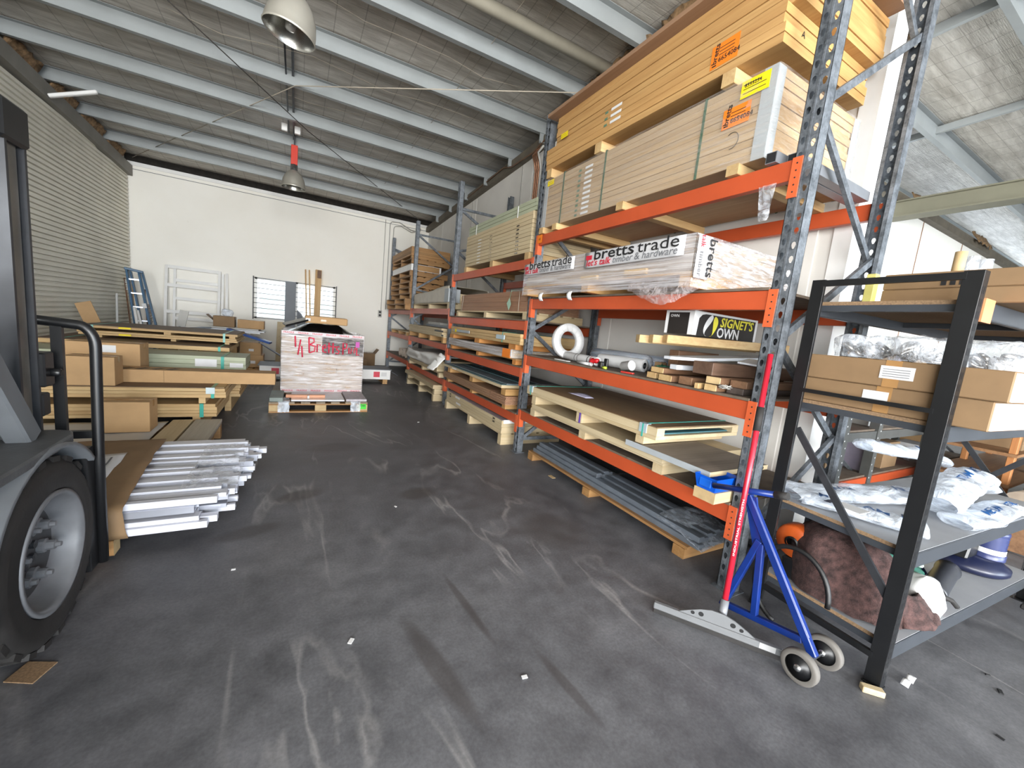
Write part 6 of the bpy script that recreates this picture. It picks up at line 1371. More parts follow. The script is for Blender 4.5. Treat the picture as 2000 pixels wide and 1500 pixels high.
baylight('farther high bay light below a red housing', -0.115, 9.0, 3.70, (0, 0, 0), 0.34, zb(9.0)+0.1)
# litter
for k, (x, y, s, lab) in enumerate(((-0.28, 2.48, 0.02, 'tiny paper scrap on the floor right of the aluminium bundle'), (0.25, 1.72, 0.03, 'white paper scrap on the floor in the middle of the aisle'), (0.72, 3.0, 0.02, 'tiny white chip on the floor mid aisle'), (0.9, 1.25, 0.025, 'small pale chip on the floor toward the broom'), (1.6, 5.6, 0.035, 'white scrap on the floor before the second bay'))):
    b = B(); b.cbox((x, y, 0.003), (s, s*0.6, 0.004), Euler((0, 0, k))); one('floor_scrap', b, PAPER, lab, 'litter')
# ================================================================ black longspan shelf at the end of the rack
SA = math.radians(-3.4)
SO = Vector((2.40, 0.555, 0)); SR = Matrix.Rotation(SA, 4, 'Z')
SL, SD = 2.02, 0.63
def sh(x, y, z): return SO + (SR @ Vector((x, y, z)))
def shthing(name, label, cat, lx, ly, z, group=None, rz=0.0):
    o = thing(name, label, cat, sh(lx, ly, z), group, rz=SA+rz, local=True); return o
SHF = shthing('longspan_shelf', 'black steel longspan shelf with chipboard decks at the rack end', 'shelf', 0, 0, 0)
for x in (0.0, SL):
    for y, tag_ in ((0.0, 1), (SD, 0)):
        b = B(); t = 0.003; w, d = 0.05, 0.062
        y0, y1 = (y, y+d) if tag_ else (y-d, y)
        xo = x if x == 0 else x-w
        xs = 1 if x == 0 else -1
        b.box(xo if xs > 0 else xo+w-t, xo+t if xs > 0 else xo+w, y0, y1, 0, 1.905)
        yf = y0 if tag_ else y1-t
        b.box(xo, xo+w, yf, yf+t, 0, 1.905); yb = y1-t if tag_ else y0
        b.box(xo, xo+w*0.35, yb, yb+t, 0, 1.905)
        b.box(xo-0.004, xo+w+0.004, y0-0.004, y1+0.004, 0, 0.008)
        b.obj('post', BLACK, SHF, bevel=0.002)
        if tag_:
            b = B()
            for k in range(36):
                z = 0.06+k*0.05
                for q in (0.012, 0.028): b.add([(xo+q, yf-0.0006, z), (xo+q+0.006, yf-0.0006, z+0.004), (xo+q+0.004, yf-0.0006, z+0.034), (xo+q-0.001, yf-0.0006, z+0.03)], [(0, 1, 2, 3)])
            b.obj('post_slots', mat('slot_dark', (0.004, 0.004, 0.005), 0.9), SHF)['kind'] = 'stuff'
# end frames
for x in (0.006, SL-0.006):
    for z, hh in ((1.885, 0.03), (1.315, 0.02), (0.145, 0.03)):
        b = B(); b.bar((x, 0.05, z), (x, SD-0.05, z), 0.02, hh); b.obj('end_rail', BLACK, SHF)
    b = B(); b.bar((x+0.012, SD-0.06, 1.10), (x+0.012, 0.05, 0.43), 0.012, 0.034); b.obj('end_brace', DARKSTEEL, SHF)
b = B(); b.bar((SL-0.03, 0.05, 1.10), (SL-0.03, SD-0.05, 0.45), 0.012, 0.034); b.obj('end_brace', DARKSTEEL, SHF)
SHELFZ = [0.215, 0.675, 1.262, 1.795]
BEAMC = mat('grey_black_beam', srgb(70, 74, 80), 0.35, 0.1, 0.08)
TOPG = mat('grey_melamine', srgb(168, 170, 174), 0.5, 0, 0.06, 5)
for k, z in enumerate(SHELFZ):
    for y in (0.004, SD-0.034):
        b = B(); b.box(0.052, SL-0.052, y, y+0.03, z-0.075, z-0.002); b.obj('shelf_beam', BEAMC, SHF, bevel=0.004)
    for x in (0.052, SL/2-0.02, SL-0.09):
        b = B(); b.box(x, x+0.03, 0.036, SD-0.036, z-0.05, z-0.019); b.obj('cross_tie', BEAMC, SHF)
    b = B(); slab(b, 0.055, SL-0.055, 0.012, SD-0.012, z-0.0185, z, 'X'); b.obj('deck_board', [TOPG if k < 2 else CHIP, CHIP], SHF)
b = B(); b.box(0.06, 0.16, -0.004, 0.003, 1.705, 1.80); b.obj('orange_label', mat('peach_label', srgb(240, 156, 108), 0.4), SHF)
def shbox(name, label, x0, x1, y0, y1, z0, z1, m=None, cat='box', endm=None, tape=True, rz=0.0):
    c = shthing(name, label, cat, (x0+x1)/2, (y0+y1)/2, z0, rz=rz); hx, hy, h = (x1-x0)/2, (y1-y0)/2, z1-z0
    b = B(); b.box(-hx, hx, -hy, hy, 0, h); b.obj('carton', m or CARDB, c, bevel=0.004)
    if tape: b = B(); b.box(-hx-0.0015, -hx-0.0002, -0.03, 0.03, 0, h); b.box(-hx, hx, -0.03, 0.03, h, h+0.001); b.obj('tape', TAPE, c)
    if endm: b = B(); b.box(-hx+0.006, hx-0.006, -hy-0.004, -hy+0.0, 0.005, h-0.005); b.obj('foam_end', endm, c)
    return c
FOAMW = mat('white_foam', srgb(206, 206, 204), 0.6, 0, 0.04, 14)
c = shbox('long_flat_carton', 'lower long flat brown carton with a white foam end on the black shelf', 0.06, 1.3, -0.10, 0.60, 1.2635, 1.388, endm=FOAMW)
b = B(); b.box(-0.6235, -0.622, -0.02, 0.08, 0.055, 0.1); b.obj('white_label', PAPER, c)
c = shbox('long_flat_carton', 'upper long flat brown carton with a printed white label on the black shelf', 0.05, 1.28, -0.135, 0.60, 1.3895, 1.515, endm=FOAMW)
b = B(); b.box(-0.6185, -0.617, -0.08, 0.045, 0.04, 0.1); b.obj('white_label', PAPER, c)
b = B(); 
for q in range(4): b.box(-0.6195, -0.6185, -0.065, 0.035, 0.05+0.011*q, 0.053+0.011*q)
b.obj('label_print', GREYINK, c)['kind'] = 'stuff'
# bags of metal rings on top
random.seed(3)
RINGM = mat('ring_steel', srgb(196, 192, 186), 0.22, 0.85, 0.08)
for k, (lx, ly, s, lab) in enumerate(((0.30, 0.46, 1.0, 'clear bag of steel rings at the far end of the flat cartons'), (0.32, 0.22, 1.05, 'clear bag of steel rings in the middle of the flat cartons'), (0.55, 0.02, 1.1, 'clear bag of steel rings just right of the black post'), (1.02, -0.02, 0.8, 'flatter clear bag of steel parts at the right picture edge'))):
    g = shthing('bag_of_rings', lab, 'bag', lx, ly, 1.5165)
    for q in range(6):
        a = random.uniform(0, 6.28); r = 0.035+0.02*random.random()
        M = Matrix.Translation((random.uniform(-0.10, 0.10)*s, random.uniform(-0.09, 0.09)*s, 0.03+0.016*(q % 3))) @ Euler((random.uniform(-0.9, 0.9), random.uniform(-0.9, 0.9), a)).to_matrix().to_4x4()
        b = B(); b.lathe([(r*0.75, -0.012), (r, -0.012), (r, 0.012), (r*0.75, 0.012), (r*0.75, -0.012)], 20, M); b.obj('steel_ring', RINGM, g)
    def bagf(u, v, s=s, k=k):
        a = 2*math.pi*u; h = v
        rr = (0.17 if h < 0.7 else 0.17*(1-(h-0.7)/0.3*0.85))*s*(1+0.15*noise.noise((math.cos(a)*2, math.sin(a)*2, h*3+k*7)))
        return (rr*math.cos(a), rr*0.72*math.sin(a), 0.003+0.115*s*min(1, h*1.4)+0.02*noise.noise((math.cos(a)*3, math.sin(a)*3, h*4+k)) if h > 0.02 else 0.003)
    b = B(); b.grid(bagf, 36, 12); b.obj('poly_bag', BAG, g)
# top shelf cartons
c = shbox('top_carton', 'lower flat brown carton on the top deck of the black shelf', 0.19, 0.80, -0.22, 0.40, 1.7965, 1.866, tape=False)
c = shbox('top_carton', 'upper flat brown carton with printed side on the black shelf top', 0.19, 0.80, -0.24, 0.40, 1.867, 1.942, tape=False)
b = B()
for q in range(4): b.box(-0.3065, -0.3055, 0.0+0.03*q, 0.018+0.03*q, 0.012, 0.058)
b.obj('carton_print', INK, c)['kind'] = 'stuff'
shbox('top_carton', 'brown carton farther along the black shelf top', 1.0, 1.8, 0.05, 0.56, 1.7965, 1.95)
o = shthing('yellow_carton', 'slim yellow carton beside the printed top carton', 'box', 0.17, 0.44, 1.7965); b = B(); b.box(-0.02, 0.02, -0.02, 0.02, 0, 0.15); b.obj('carton', mat('pale_yellow_card', srgb(214, 206, 120), 0.7), o, bevel=0.003)
for k, (lx, ly, r, m, lab) in enumerate(((0.42, 0.22, 0.022, TAN, 'short tan cardboard tube standing on the top carton'), (0.56, 0.22, 0.026, BAG, 'clear plastic tube standing on the top carton, left one'), (0.66, 0.20, 0.026, BAG, 'clear plastic tube standing on the top carton, right one'))):
    o = shthing('upright_tube', lab, 'tube', lx, ly, 1.9425); b = B(); b.lathe([(0, 0), (r, 0), (r, 0.13), (r*0.85, 0.13), (r*0.85, 0.01)], 16); b.obj('tube_wall', m, o)
# printed poly sheets on the second shelf
BLUEINK = mat('blue_film_ink', srgb(36, 84, 140), 0.4)
def polyroll(label, path, r0, flat, words, seed, k=0):
    """creased half-flat poly sleeve along a path (shelf local x, y, z)"""
    t = shthing('poly_sleeve', label, 'plastic film', 0, 0, 0); pts = [Vector(p) for p in path]; n = 24
    def at_(u):
        s = u*(len(pts)-1); i = min(int(s), len(pts)-2); return pts[i].lerp(pts[i+1], s-i), (pts[i+1]-pts[i]).normalized()
    def fn(u, v):
        p, d = at_(u); sd = d.cross(Vector((0, 0, 1))).normalized(); a = 2*math.pi*v
        r = r0*(1+0.25*noise.noise((u*6+seed, math.cos(a), math.sin(a))))*(1 if 0.02 < u < 0.98 else 0.75)
        return p+sd*r*math.cos(a)+Vector((0, 0, max(0.004, r*flat*(1+math.sin(a))*(1+0.2*noise.noise((u*14, a, seed))))))
    b = B(); b.grid(fn, 40, 18); b.obj('film', MILKY, t)
    LN = sum((pts[i+1]-pts[i]).length for i in range(len(pts)-1))
    for u0, w, s in words:
        me = text_mesh(w, s, extrude=0.0, bold=0.0012)
        for vt in me.vertices:
            lat = max(-0.9, min(0.9, (r0*0.35-vt.co.y)/r0)); a = math.acos(lat)
            vt.co = Vector(fn(min(0.97, u0+vt.co.x/LN), a/(2*math.pi)))+Vector((0, 0, 0.006))
        me.materials.clear(); me.materials.append(BLUEINK); o = bpy.data.objects.new('film_print', me); COL.objects.link(o); o.parent = t
    return t
z2 = 0.6765
polyroll('near printed poly sleeve hanging over the shelf end', [(0.12, 0.53, z2), (0.2, 0.40, z2), (0.28, 0.2, z2), (0.34, 0.07, z2)], 0.09, 0.35, ((0.15, 'M', 0.07), (0.5, 'AM', 0.06), (0.75, 'M', 0.08)), 1)
polyroll('grey printed poly sleeve lying deepest on the second shelf', [(0.10, 0.60, z2+0.0), (0.45, 0.50, z2), (0.85, 0.38, z2), (1.15, 0.30, z2)], 0.12, 0.3, ((0.25, 'WAM', 0.06), (0.6, 'AM', 0.07)), 2)
polyroll('bright bunched poly sleeve with blue lettering on the second shelf', [(0.75, 0.18, z2+0.03), (1.05, 0.22, z2+0.07), (1.40, 0.26, z2+0.10), (1.62, 0.26, z2+0.04)], 0.11, 0.55, ((0.3, 'METLAM', 0.06), (0.62, 'METLAM', 0.08)), 4)
polyroll('printed poly sleeve spilling toward the shelf front', [(0.70, 0.08, z2), (1.0, 0.06, z2), (1.35, 0.09, z2), (1.55, 0.08, z2)], 0.085, 0.35, ((0.3, 'METLAM', 0.06), (0.7, 'METAL', 0.05)), 5)
t = polyroll('poly sleeve draped high behind the black post', [(0.85, 0.60, 0.93), (1.05, 0.56, 0.90), (1.3, 0.52, 0.88), (1.62, 0.46, 0.82)], 0.08, 0.5, ((0.2, 'AM', 0.07), (0.7, 'M KC', 0.06)), 7)
# labels on the near sleeve (plain patches where the photo has codes)
o = shthing('film_label', 'white and navy label patch on the sleeve at the shelf end', 'label', 0.10, 0.33, z2+0.075)
b = B(); b.box(-0.05, 0.05, -0.10, 0.02, 0, 0.002); b.obj('white_patch', PAPER, o); b = B(); b.box(-0.05, 0.05, 0.03, 0.06, 0, 0.002); b.obj('navy_patch', NAVY, o)
# bottom shelf: felt bundle, bag, cloth, tube and blower
FB = shthing('felt_bundle', 'bulky bundle of maroon recycled felt on the bottom shelf', 'blanket', 0.225, 0.29, 0.2165)
def felt(u, v):
    a = 2*math.pi*u; h = v
    cx, cy = 0.02, 0.02
    prof = math.cos(min(1.0, h)*math.pi/2)**0.55
    rx, ry = 0.20*prof+0.012*math.sin(5*a), 0.27*prof
    z = 0.36*(1-prof)**0.55 if h < 1 else 0.36
    z = 0.36*math.sin(h*math.pi/2)**0.9
    x = cx+rx*math.cos(a)*(1+0.10*noise.noise((math.cos(a)*2, math.sin(a)*2, h*3))); y = cy+ry*math.sin(a)*(1+0.08*noise.noise((math.cos(a)*2+4, math.sin(a)*2, h*3)))
    return (x-0.05*h, y+0.04*h, 0.013+z+0.012*noise.noise((x*14, y*14, h*8)))
b = B(); b.grid(felt, 48, 22); b.obj('felt', FELT, FB)
b = B(); b.grid(lambda u, v: (0.0+0.30*u, -0.26-0.05*math.sin(3*u)+0.10*v, 0.024+0.14*v*(1-0.5*u)+0.015*noise.noise((u*6, v*5, 2))), 16, 10); b.obj('felt_corner', FELT, FB, solid=0.03)
o = shthing('white_cloth_bag', 'crumpled white plastic bag beside the felt bundle', 'bag', 0.57, 0.10, 0.2165)
b = B(); b.lathe([(0.0, 0.001), (0.085, 0.004), (0.10, 0.05), (0.085, 0.12), (0.05, 0.17), (0.0, 0.19)], 18)
b.v = [p*(1+0.18*noise.noise(p*16)) for p in b.v]; b.obj('bag', WHITE, o)
o = shthing('green_striped_board', 'green and cream striped foam board slanting down over the felt', 'board', 0.52, 0.3, 0.4)
p, q = Vector((-0.14, 0.22, 0.09)), Vector((0.16, -0.16, -0.10))
for k, m in enumerate((mat('dark_green_foam', srgb(22, 52, 44), 0.6), mat('cream_foam', srgb(212, 216, 196), 0.6), TURQ, mat('mint_foam', srgb(190, 220, 206), 0.6))):
    b = B(); off = Vector((0.035*k, 0.02*k, 0.028*k)); b.bar(p+off, q+off, 0.12, 0.026); b.obj('foam_layer', m, o, bevel=0.008)
o = shthing('navy_tarp', 'folded navy blue cloth behind the white bag', 'cloth', 0.86, 0.40, 0.2165)
b = B(); b.grid(lambda u, v: (-0.26+0.52*u, -0.16+0.32*v, 0.004+max(0, 0.13*math.sin(math.pi*u)**0.4*math.sin(math.pi*v)**0.4+0.02*noise.noise((u*6, v*5, 1)))), 22, 14); b.obj('cloth', NAVYCLOTH, o)
o = shthing('blue_tarp', 'bright blue bag hanging under the second shelf', 'bag', 0.72, 0.56, 0.36); b = B(); b.grid(lambda u, v: (-0.2+0.45*u, 0.03*math.sin(6*u), 0.0+0.18*v), 12, 6); b.obj('sheet', BLUE, o, solid=0.05)
o = shthing('blower_tube', 'dark grey plastic tube with a flared mouth on the bottom shelf', 'tube', 0.85, 0.1, 0.2165)
M = frame((-0.16, 0.0, 0.062), (0, 0, 1), (1, 0.17, 0.02)); b = B(); b.lathe([(0.05, 0.06), (0.058, 0.0), (0.062, 0.02), (0.056, 0.10), (0.054, 0.42), (0.06, 0.46), (0.0, 0.46)], 24, M); b.obj('tube', mat('charcoal_plastic', srgb(58, 60, 66), 0.38), o)
b = B(); b.tube([(-0.30, 0.05, 0.09), (-0.22, -0.04, 0.10), (-0.12, -0.07, 0.06), (-0.10, -0.09, 0.03)], 0.012, 8); b.obj('rim_strap', BLACKMATT, o)
b = B(); b.box(-0.27, -0.20, -0.03, 0.04, 0.004, 0.06); b.obj('grey_coupler', PVC, o, bevel=0.01); b = B(); b.box(-0.28, -0.17, -0.06, -0.01, 0.003, 0.02); b.obj('red_clip', mat('red_clip', srgb(180, 40, 60), 0.4), o, bevel=0.006)
o = shthing('floor_blower', 'navy electric blower machine standing on the bottom shelf', 'machine', 1.62, 0.22, 0.2165)
b = B(); b.lathe([(0.0, 0.002), (0.17, 0.002), (0.19, 0.02), (0.19, 0.05), (0.16, 0.07), (0.14, 0.095), (0.0, 0.10)], 32); b.obj('housing', NAVY, o)
Mm = Matrix.Translation((0.05, -0.06, 0)); b = B(); b.lathe([(0.085, 0.09), (0.085, 0.125), (0.078, 0.13)]+[(0.075+0.004*(i % 2), 0.16+0.009*i) for i in range(12)]+[(0.078, 0.275), (0.07, 0.285), (0.0, 0.285)], 28, Mm); b.obj('motor_can', mat('navy_motor', srgb(58, 66, 110), 0.32), o)
b = B(); b.lathe([(0.0795, 0.125), (0.0795, 0.162)], 28, Mm); b.obj('motor_label', PAPER, o)
b = B(); b.prism([(-0.20, 0.09), (-0.03, 0.09), (-0.03, 0.36), (-0.12, 0.36)], -0.04, 0.16, 'Y'); b.obj('switch_box', BLACK, o, bevel=0.01)
b = B(); b.tube([(0.16, -0.12, 0.14), (0.25, -0.2, 0.12), (0.27, -0.235, 0.0), (0.22, -0.25, -0.10), (0.12, -0.26, -0.135)], 0.006, 6); b.obj('power_cord', BLACKMATT, o); b = B(); b.cbox((0.22, -0.255, -0.05), (0.06, 0.003, 0.07), Euler((0, 0.6, 0))); b.obj('lime_tag', mat('lime_tag', srgb(196, 232, 70), 0.5), o)
b = B(); b.cbox((0.09, -0.26, -0.145), (0.07, 0.03, 0.03)); b.obj('plug', BLACKMATT, o, bevel=0.006)
o = shthing('yellow_bag', 'crumpled yellow bag behind the navy cloth', 'bag', 1.27, 0.42, 0.2165); b = B(); b.lathe([(0, 0.001), (0.10, 0.01), (0.11, 0.08), (0.06, 0.2), (0, 0.22)], 16); b.v = [p*(1+0.2*noise.noise(p*14)) for p in b.v]; b.obj('bag', mat('dull_yellow', srgb(150, 130, 70), 0.5), o)
# orange tool and hose at the back of the felt
o = shthing('orange_cable_reel', 'orange cable reel case behind the felt bundle', 'reel', 0.12, 0.46, 0.2165); b = B(); M = frame((0.02, 0.06, 0.22), (0, 1, 0), (1, 0, 0.1)); b.lathe([(0.03, -0.04), (0.09, -0.04), (0.10, -0.02), (0.10, 0.04), (0.09, 0.06), (0.03, 0.06)], 24, M); b.obj('case', mat('orange_plastic', srgb(206, 92, 36), 0.4), o)
b = B(); b.lathe([(0.025, -0.05), (0.035, -0.05), (0.035, 0.07), (0.025, 0.07)], 20, M); b.obj('hub', BLACK, o); b = B(); b.box(-0.02, 0.08, 0.02, 0.10, 0.0, 0.12); b.obj('stand', BLACK, o, bevel=0.01)
b = B(); b.tube([sh(0.06+0.02*math.sin(t), 0.55-0.02*0+0.0, 0) + Vector((-0.10, 0.18*math.cos(t)-0.12, 0.24+0.22*math.sin(t))) for t in [-1.4+i*2*math.pi*0.72/28 for i in range(29)]], 0.013, 8); one('black_hose', b, mat('hose_black', srgb(20, 20, 21), 0.5), 'loop of thick black hose hanging behind the blue trolley', 'hose')
b = B(); b.cbox((2.385, 0.545, 0.014), (0.07, 0.05, 0.026), Euler((0, 0, 0.9))); one('timber_chock', b, PALEX, 'small timber chock at the foot of the black shelf post', 'timber', bevel=0.003) if False else None
b = B(); b.cbox((2.355, 0.565, 0.0145), (0.035, 0.085, 0.028), Euler((0, 0, 0.75))); one('timber_chock', b, PALEX, 'small timber chock at the foot of the black shelf post', 'timber', bevel=0.003)
b = B(); b.grid(lambda u, v: (2.56+0.09*u, 0.50+0.03*v, 0.004+0.02*abs(math.sin(5*u))), 8, 3); one('paper_scrap', b, PAPER, 'crumpled label scrap on the floor under the shelf front', 'litter', solid=0.001)
for k, (x, y, s, lab) in enumerate(((3.0, 0.30, 0.035, 'dark leaf scrap on the floor in front of the black shelf'), (2.62, 0.23, 0.025, 'small dark chip on the floor near the picture corner'), (3.1, 0.36, 0.018, 'tiny dark chip beside the leaf scrap'))):
    b = B(); b.cbox((x, y, 0.003), (s, s*0.4, 0.005), Euler((0, 0, 0.4+k))); one('floor_scrap', b, INK, lab, 'litter')
# ================================================================ blue wheeled trolley
TX = 2.20
TR = thing('wheeled_trolley', 'blue tubular trolley on two grey wheels leaning by the rack end', 'trolley', (TX, 0.9, 0))
def tb(p, q, w=0.03, h=0.03, name='frame_tube'):
    b = B(); b.bar((TX, p[0], p[1]), (TX, q[0], q[1]), w, h, (1, 0, 0)); return b.obj(name, BLUE, TR, bevel=0.004)
tb((1.175, 0.715), (0.745, 0.085), 0.04, 0.032); tb((1.145, 0.70), (0.775, 0.16), 0.012, 0.028)
tb((1.075, 0.50), (1.205, 0.03), 0.034, 0.03); tb((1.065, 0.49), (1.03, 0.075), 0.034, 0.028); tb((1.205, 0.045), (0.80, 0.13), 0.034, 0.03)
b = B(); b.tube([(TX, 1.38, 0.685), (TX, 1.03, 0.775)], 0.0165, 12); b.obj('handle_bar', BLUE, TR)
b = B(); b.tube([(TX, 1.045, 0.771), (TX, 0.985, 0.787)], 0.02, 12); b.obj('hand_grip', BLACKMATT, TR)
b = B(); b.prism([(1.19, 0.70), (1.13, 0.72), (1.06, 0.47), (1.10, 0.45)], TX-0.006, TX+0.006, 'X'); b.obj('gusset', BLUE, TR)
for x, s in ((2.075, -1), (2.30, 1)):
    M = Matrix.Translation((x, 0.745, 0.078)) @ Matrix.Rotation(math.radians(90), 4, 'Y')
    b = B(); b.lathe([(0.055, -0.016), (0.072, -0.018), (0.078, -0.012), (0.078, 0.012), (0.072, 0.018), (0.055, 0.016)], 32, M); b.obj('tyre', mat('grey_rubber', srgb(108, 104, 99), 0.7, 0, 0.1), TR)
    b = B(); b.lathe([(0.0, -0.02), (0.02, -0.02), (0.022, -0.012), (0.055, -0.010), (0.055, 0.010), (0.022, 0.012), (0.02, 0.02), (0, 0.02)], 28, M); b.obj('wheel_hub', BLACK, TR)
    b = B(); b.lathe([(0.0, -0.03), (0.013, -0.028), (0.016, -0.02)], 14, M); b.obj('axle_cap', CHROME, TR)
b = B(); b.tube([(2.07, 0.745, 0.078), (2.31, 0.745, 0.078)], 0.009, 10); b.obj('axle', DARKSTEEL, TR)
# ================================================================ floor squeegee with red handle
SQ = thing('floor_squeegee', 'wide grey floor squeegee with a long red handle leaning on the rack', 'squeegee', (1.98, 1.1, 0))
ha, hb = Vector((1.79, 1.345, 0)), Vector((2.135, 0.845, 0)); hd = (hb-ha).normalized(); hn = Vector((-hd.y, hd.x, 0))
mid = (ha+hb)/2+Vector((-0.01, 0.02, 0))
HEADG = mat('squeegee_grey', srgb(118, 120, 122), 0.5, 0.1, 0.06)
def hp(t, n, z): return ha+hd*t+hn*n+Vector((0, 0, z))
LH = (hb-ha).length
b = B(); b.bar(hp(0, 0, 0.045), hp(LH, 0, 0.045), 0.028, 0.035); b.obj('head_bar', HEADG, SQ, bevel=0.004)
b = B(); b.bar(hp(0.005, -0.004, 0.016), hp(LH-0.005, -0.004, 0.016), 0.008, 0.028); b.obj('rubber_blade', BLACKMATT, SQ)
# bracket with round holes
b = B(); n = 14; top = []
outl = [(0.13, 0.062), (0.17, 0.085), (0.23, 0.115), (0.28, 0.13), (0.34, 0.13), (0.39, 0.115), (0.45, 0.085), (0.49, 0.062)]
vs = [hp(x, s, z) for s in (-0.004, 0.004) for x, z in outl]; m_ = len(outl)
b.add(vs, [tuple(range(m_))[::-1], tuple(range(m_, 2*m_))]+[(i, (i+1) % m_, m_+(i+1) % m_, m_+i) for i in range(m_)])
b.obj('bracket', HEADG, SQ)
b = B()
for x, z, r in ((0.195, 0.083, 0.010), (0.235, 0.09, 0.013), (0.385, 0.09, 0.013), (0.425, 0.08, 0.010)):
    b.lathe([(0.0, 0), (r, 0)], 14, frame(hp(x, 0.0046, z), hd, hn)); b.lathe([(0.0, 0), (r, 0)], 14, frame(hp(x, -0.0046, z), hd, -hn))
b.obj('bracket_holes', mat('hole_dark', (0.01, 0.01, 0.011), 0.9), SQ)['kind'] = 'stuff'
b = B(); b.box(0, 0, 0, 0, 0, 0) if False else None
M = frame(hp(LH-0.02, 0.0, 0.03), -hd, -hn if (-hn).x < 0 else hn)
b = B(); nn = (-hn if (-hn).x < 0 else hn); c0 = hp(LH-0.10, 0, 0.045)+nn*0.0148
b.add([c0, c0+hd*0.07, c0+hd*0.07+Vector((0, 0, 0.03)), c0+Vector((0, 0, 0.03))], [(0, 1, 2, 3), (3, 2, 1, 0)]); b.v = [p-Vector((0, 0, 0.012)) for p in b.v]; b.obj('bar_sticker', PAPER, SQ)
hs_, ht_ = Vector((2.0, 1.085, 0.06)), Vector((2.335, 1.272, 1.495)); dv = ht_-hs_
b = B(); b.tube([hs_, hs_+dv*0.085], 0.021, 12); b.obj('socket', mat('grey_socket', srgb(120, 122, 126), 0.45), SQ)
b = B(); b.tube([hs_+dv*0.08, ht_-dv*0.005], 0.0145, 14); b.obj('handle', RED, SQ)
b = B(); b.tube([hs_+dv*0.70, hs_+dv*0.79], 0.019, 14); b.obj('hand_grip', BLACKMATT, SQ)
ax = dv.normalized(); cz = (Vector((0, 0, 1.48))-hs_); cz = Vector((-0.75, -0.62, 0.2)); cz = (cz-ax*cz.dot(ax)).normalized()
text('INDUSTRIAL STRENGTH', 0.013, frame(hs_+dv*0.24+cz*0.0152+(cz.cross(ax))*-0.002, ax, cz), PAPER, SQ, 'handle_print', width=0.30)
# ================================================================ beyond the end of the wall: second rack and bench
R2 = thing('grey_storage_rack', 'grey perforated steel storage rack in the side hall beyond the wall end', 'rack', (5.0, 1.8, 0))
DG = mat('olive_grey_steel', srgb(96, 98, 96), 0.5, 0.2, 0.1, 6)
for x in (4.62, 5.35, 6.9, 8.6):
    for y in (1.72, 2.5):
        if x == 4.62 and y > 2: continue
        b = B(); b.prism([(x-0.045, y-0.03), (x+0.045, y-0.03), (x+0.045, y+0.05), (x+0.04, y+0.05), (x+0.04, y-0.025), (x-0.04, y-0.025), (x-0.04, y+0.05), (x-0.045, y+0.05)], 0, 1.55 if x < 6 else 1.75, 'Z'); b.obj('upright', DG, R2)
        b = B()
        for k in range(20): b.lathe([(0.0, 0), (0.008, 0)], 8, frame((x-0.02 if k % 2 else x+0.02, y-0.0305, 0.1+k*0.072), (1, 0, 0), (0, -1, 0)))
        b.obj('punched_holes', PAPER, R2)['kind'] = 'stuff'
    b = B(); b.bar((x, 1.76, 0.25), (x, 2.5, 0.9), 0.02, 0.03); b.obj('brace', GALV, R2); b = B(); b.bar((x, 2.5, 0.9), (x, 1.76, 1.5), 0.02, 0.03); b.obj('brace', GALV, R2)
for z in (0.32, 0.82, 1.30):
    for y in (1.70, 2.5):
        b = B(); b.box(4.6, 8.6, y, y+0.03, z-0.09, z); b.obj('beam', [DG if z > 0.5 else ORANGE][0], R2)
    b = B(); b.box(4.6, 8.6, 1.72, 2.52, z, z+0.018); b.obj('deck_board', DECK, R2)
random.seed(9)
LOTS = [('tall brown carton', CARDB, 0.3, 0.42), ('flat white carton', PAPER, 0.4, 0.14), ('red topped carton', mat('crimson_card', srgb(176, 34, 66), 0.5), 0.32, 0.16), ('lilac carton', mat('lilac_card', srgb(196, 186, 206), 0.6), 0.2, 0.32), ('tan carton', CARD, 0.35, 0.24), ('grey carton', PVC, 0.3, 0.12), ('brown open carton', CARDB, 0.4, 0.3)]
ORD = ['first', 'second', 'third', 'fourth', 'fifth', 'sixth', 'seventh']
SHN = {0: 'low', 1: 'middle', 2: 'upper'}
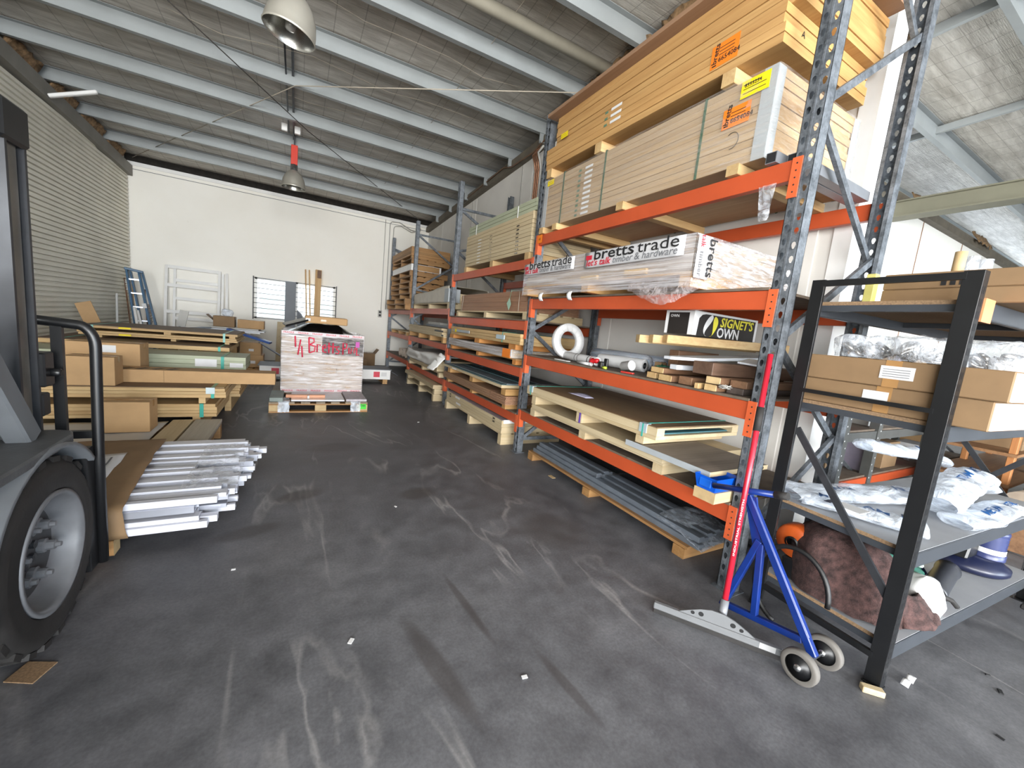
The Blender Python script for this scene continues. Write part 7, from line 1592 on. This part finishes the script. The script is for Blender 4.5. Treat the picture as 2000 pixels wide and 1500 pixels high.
for si, z in enumerate((0.3385, 0.8385, 1.3185)):
    x = 4.75
    for q in range(7):
        nm, m, w, h = LOTS[(q*3+si*2) % 7]
        for ux in (5.35, 6.9):
            if x < ux+0.06 and x+w > ux-0.06: x = ux+0.07
        if x+w > 8.5: break
        h = min(h, 0.36); bx = random.uniform(1.78, 1.95)
        carton('stored_carton', f'{nm}, {ORD[q]} from the wall end on the side hall rack {SHN[si]} shelf', x, x+w, bx, bx+0.4, z, z+h, m, tape=(m in (CARD, CARDB))); x += w+random.uniform(0.08, 0.28)
BN = thing('timber_bench', 'orange timber framed bench with stored cartons at the right picture edge', 'bench', (6.6, 1.0, 0))
OT = wood('orange_timber', srgb(206, 142, 84), srgb(168, 106, 56), 'Z', 40)
for x in (6.35, 7.5, 8.6):
    for y in (0.95, 1.5):
        b = B(); b.box(x, x+0.09, y, y+0.05, 0, 1.12); b.obj('leg', OT, BN, bevel=0.003)
for z in (0.40, 0.72, 1.12):
    b = B(); b.box(6.3, 8.75, 0.93, 1.56, z, z+0.03); b.obj('shelf', wood('bench_shelf', srgb(160, 118, 78), srgb(124, 86, 54), 'X'), BN)
carton('stored_carton', 'brown carton with a warning triangle on the timber bench', 6.75, 7.35, 0.98, 1.4, 0.751, 1.0, CARDB)
b = B(); b.box(6.52, 6.62, 0.96, 1.2, 1.151, 1.3); one('stored_carton', b, CARD, 'small tan carton on top of the timber bench', 'box', bevel=0.003)
b = B(); b.lathe([(0, 0), (0.05, 0), (0.05, 0.12), (0.02, 0.16), (0.02, 0.2), (0, 0.2)], 14, Matrix.Translation((7.15, 1.05, 1.151))); one('spray_bottle', b, mat('blue_bottle', srgb(70, 96, 190), 0.3), 'blue spray bottle on top of the timber bench', 'bottle')
b = B(); b.tube([(5.6, 0.74, 0.415), (8.6, 0.42, 0.415)], 0.11, 20); one('carpet_roll', b, mat('beige_roll', srgb(176, 160, 142), 0.9, 0, 0.08, 20), 'long beige roll lying in front of the timber bench', 'roll') 
b = B(); b.box(5.5, 8.8, 0.28, 0.88, 0, 0.30); one('pallet_load', b, wood('brown_load', srgb(150, 112, 80), srgb(112, 80, 54), 'X'), 'low brown stack under the long beige roll', 'stack', bevel=0.01)
# ================================================================ tidy
for o in bpy.data.objects:
    if '_w' in o.keys(): del o['_w']
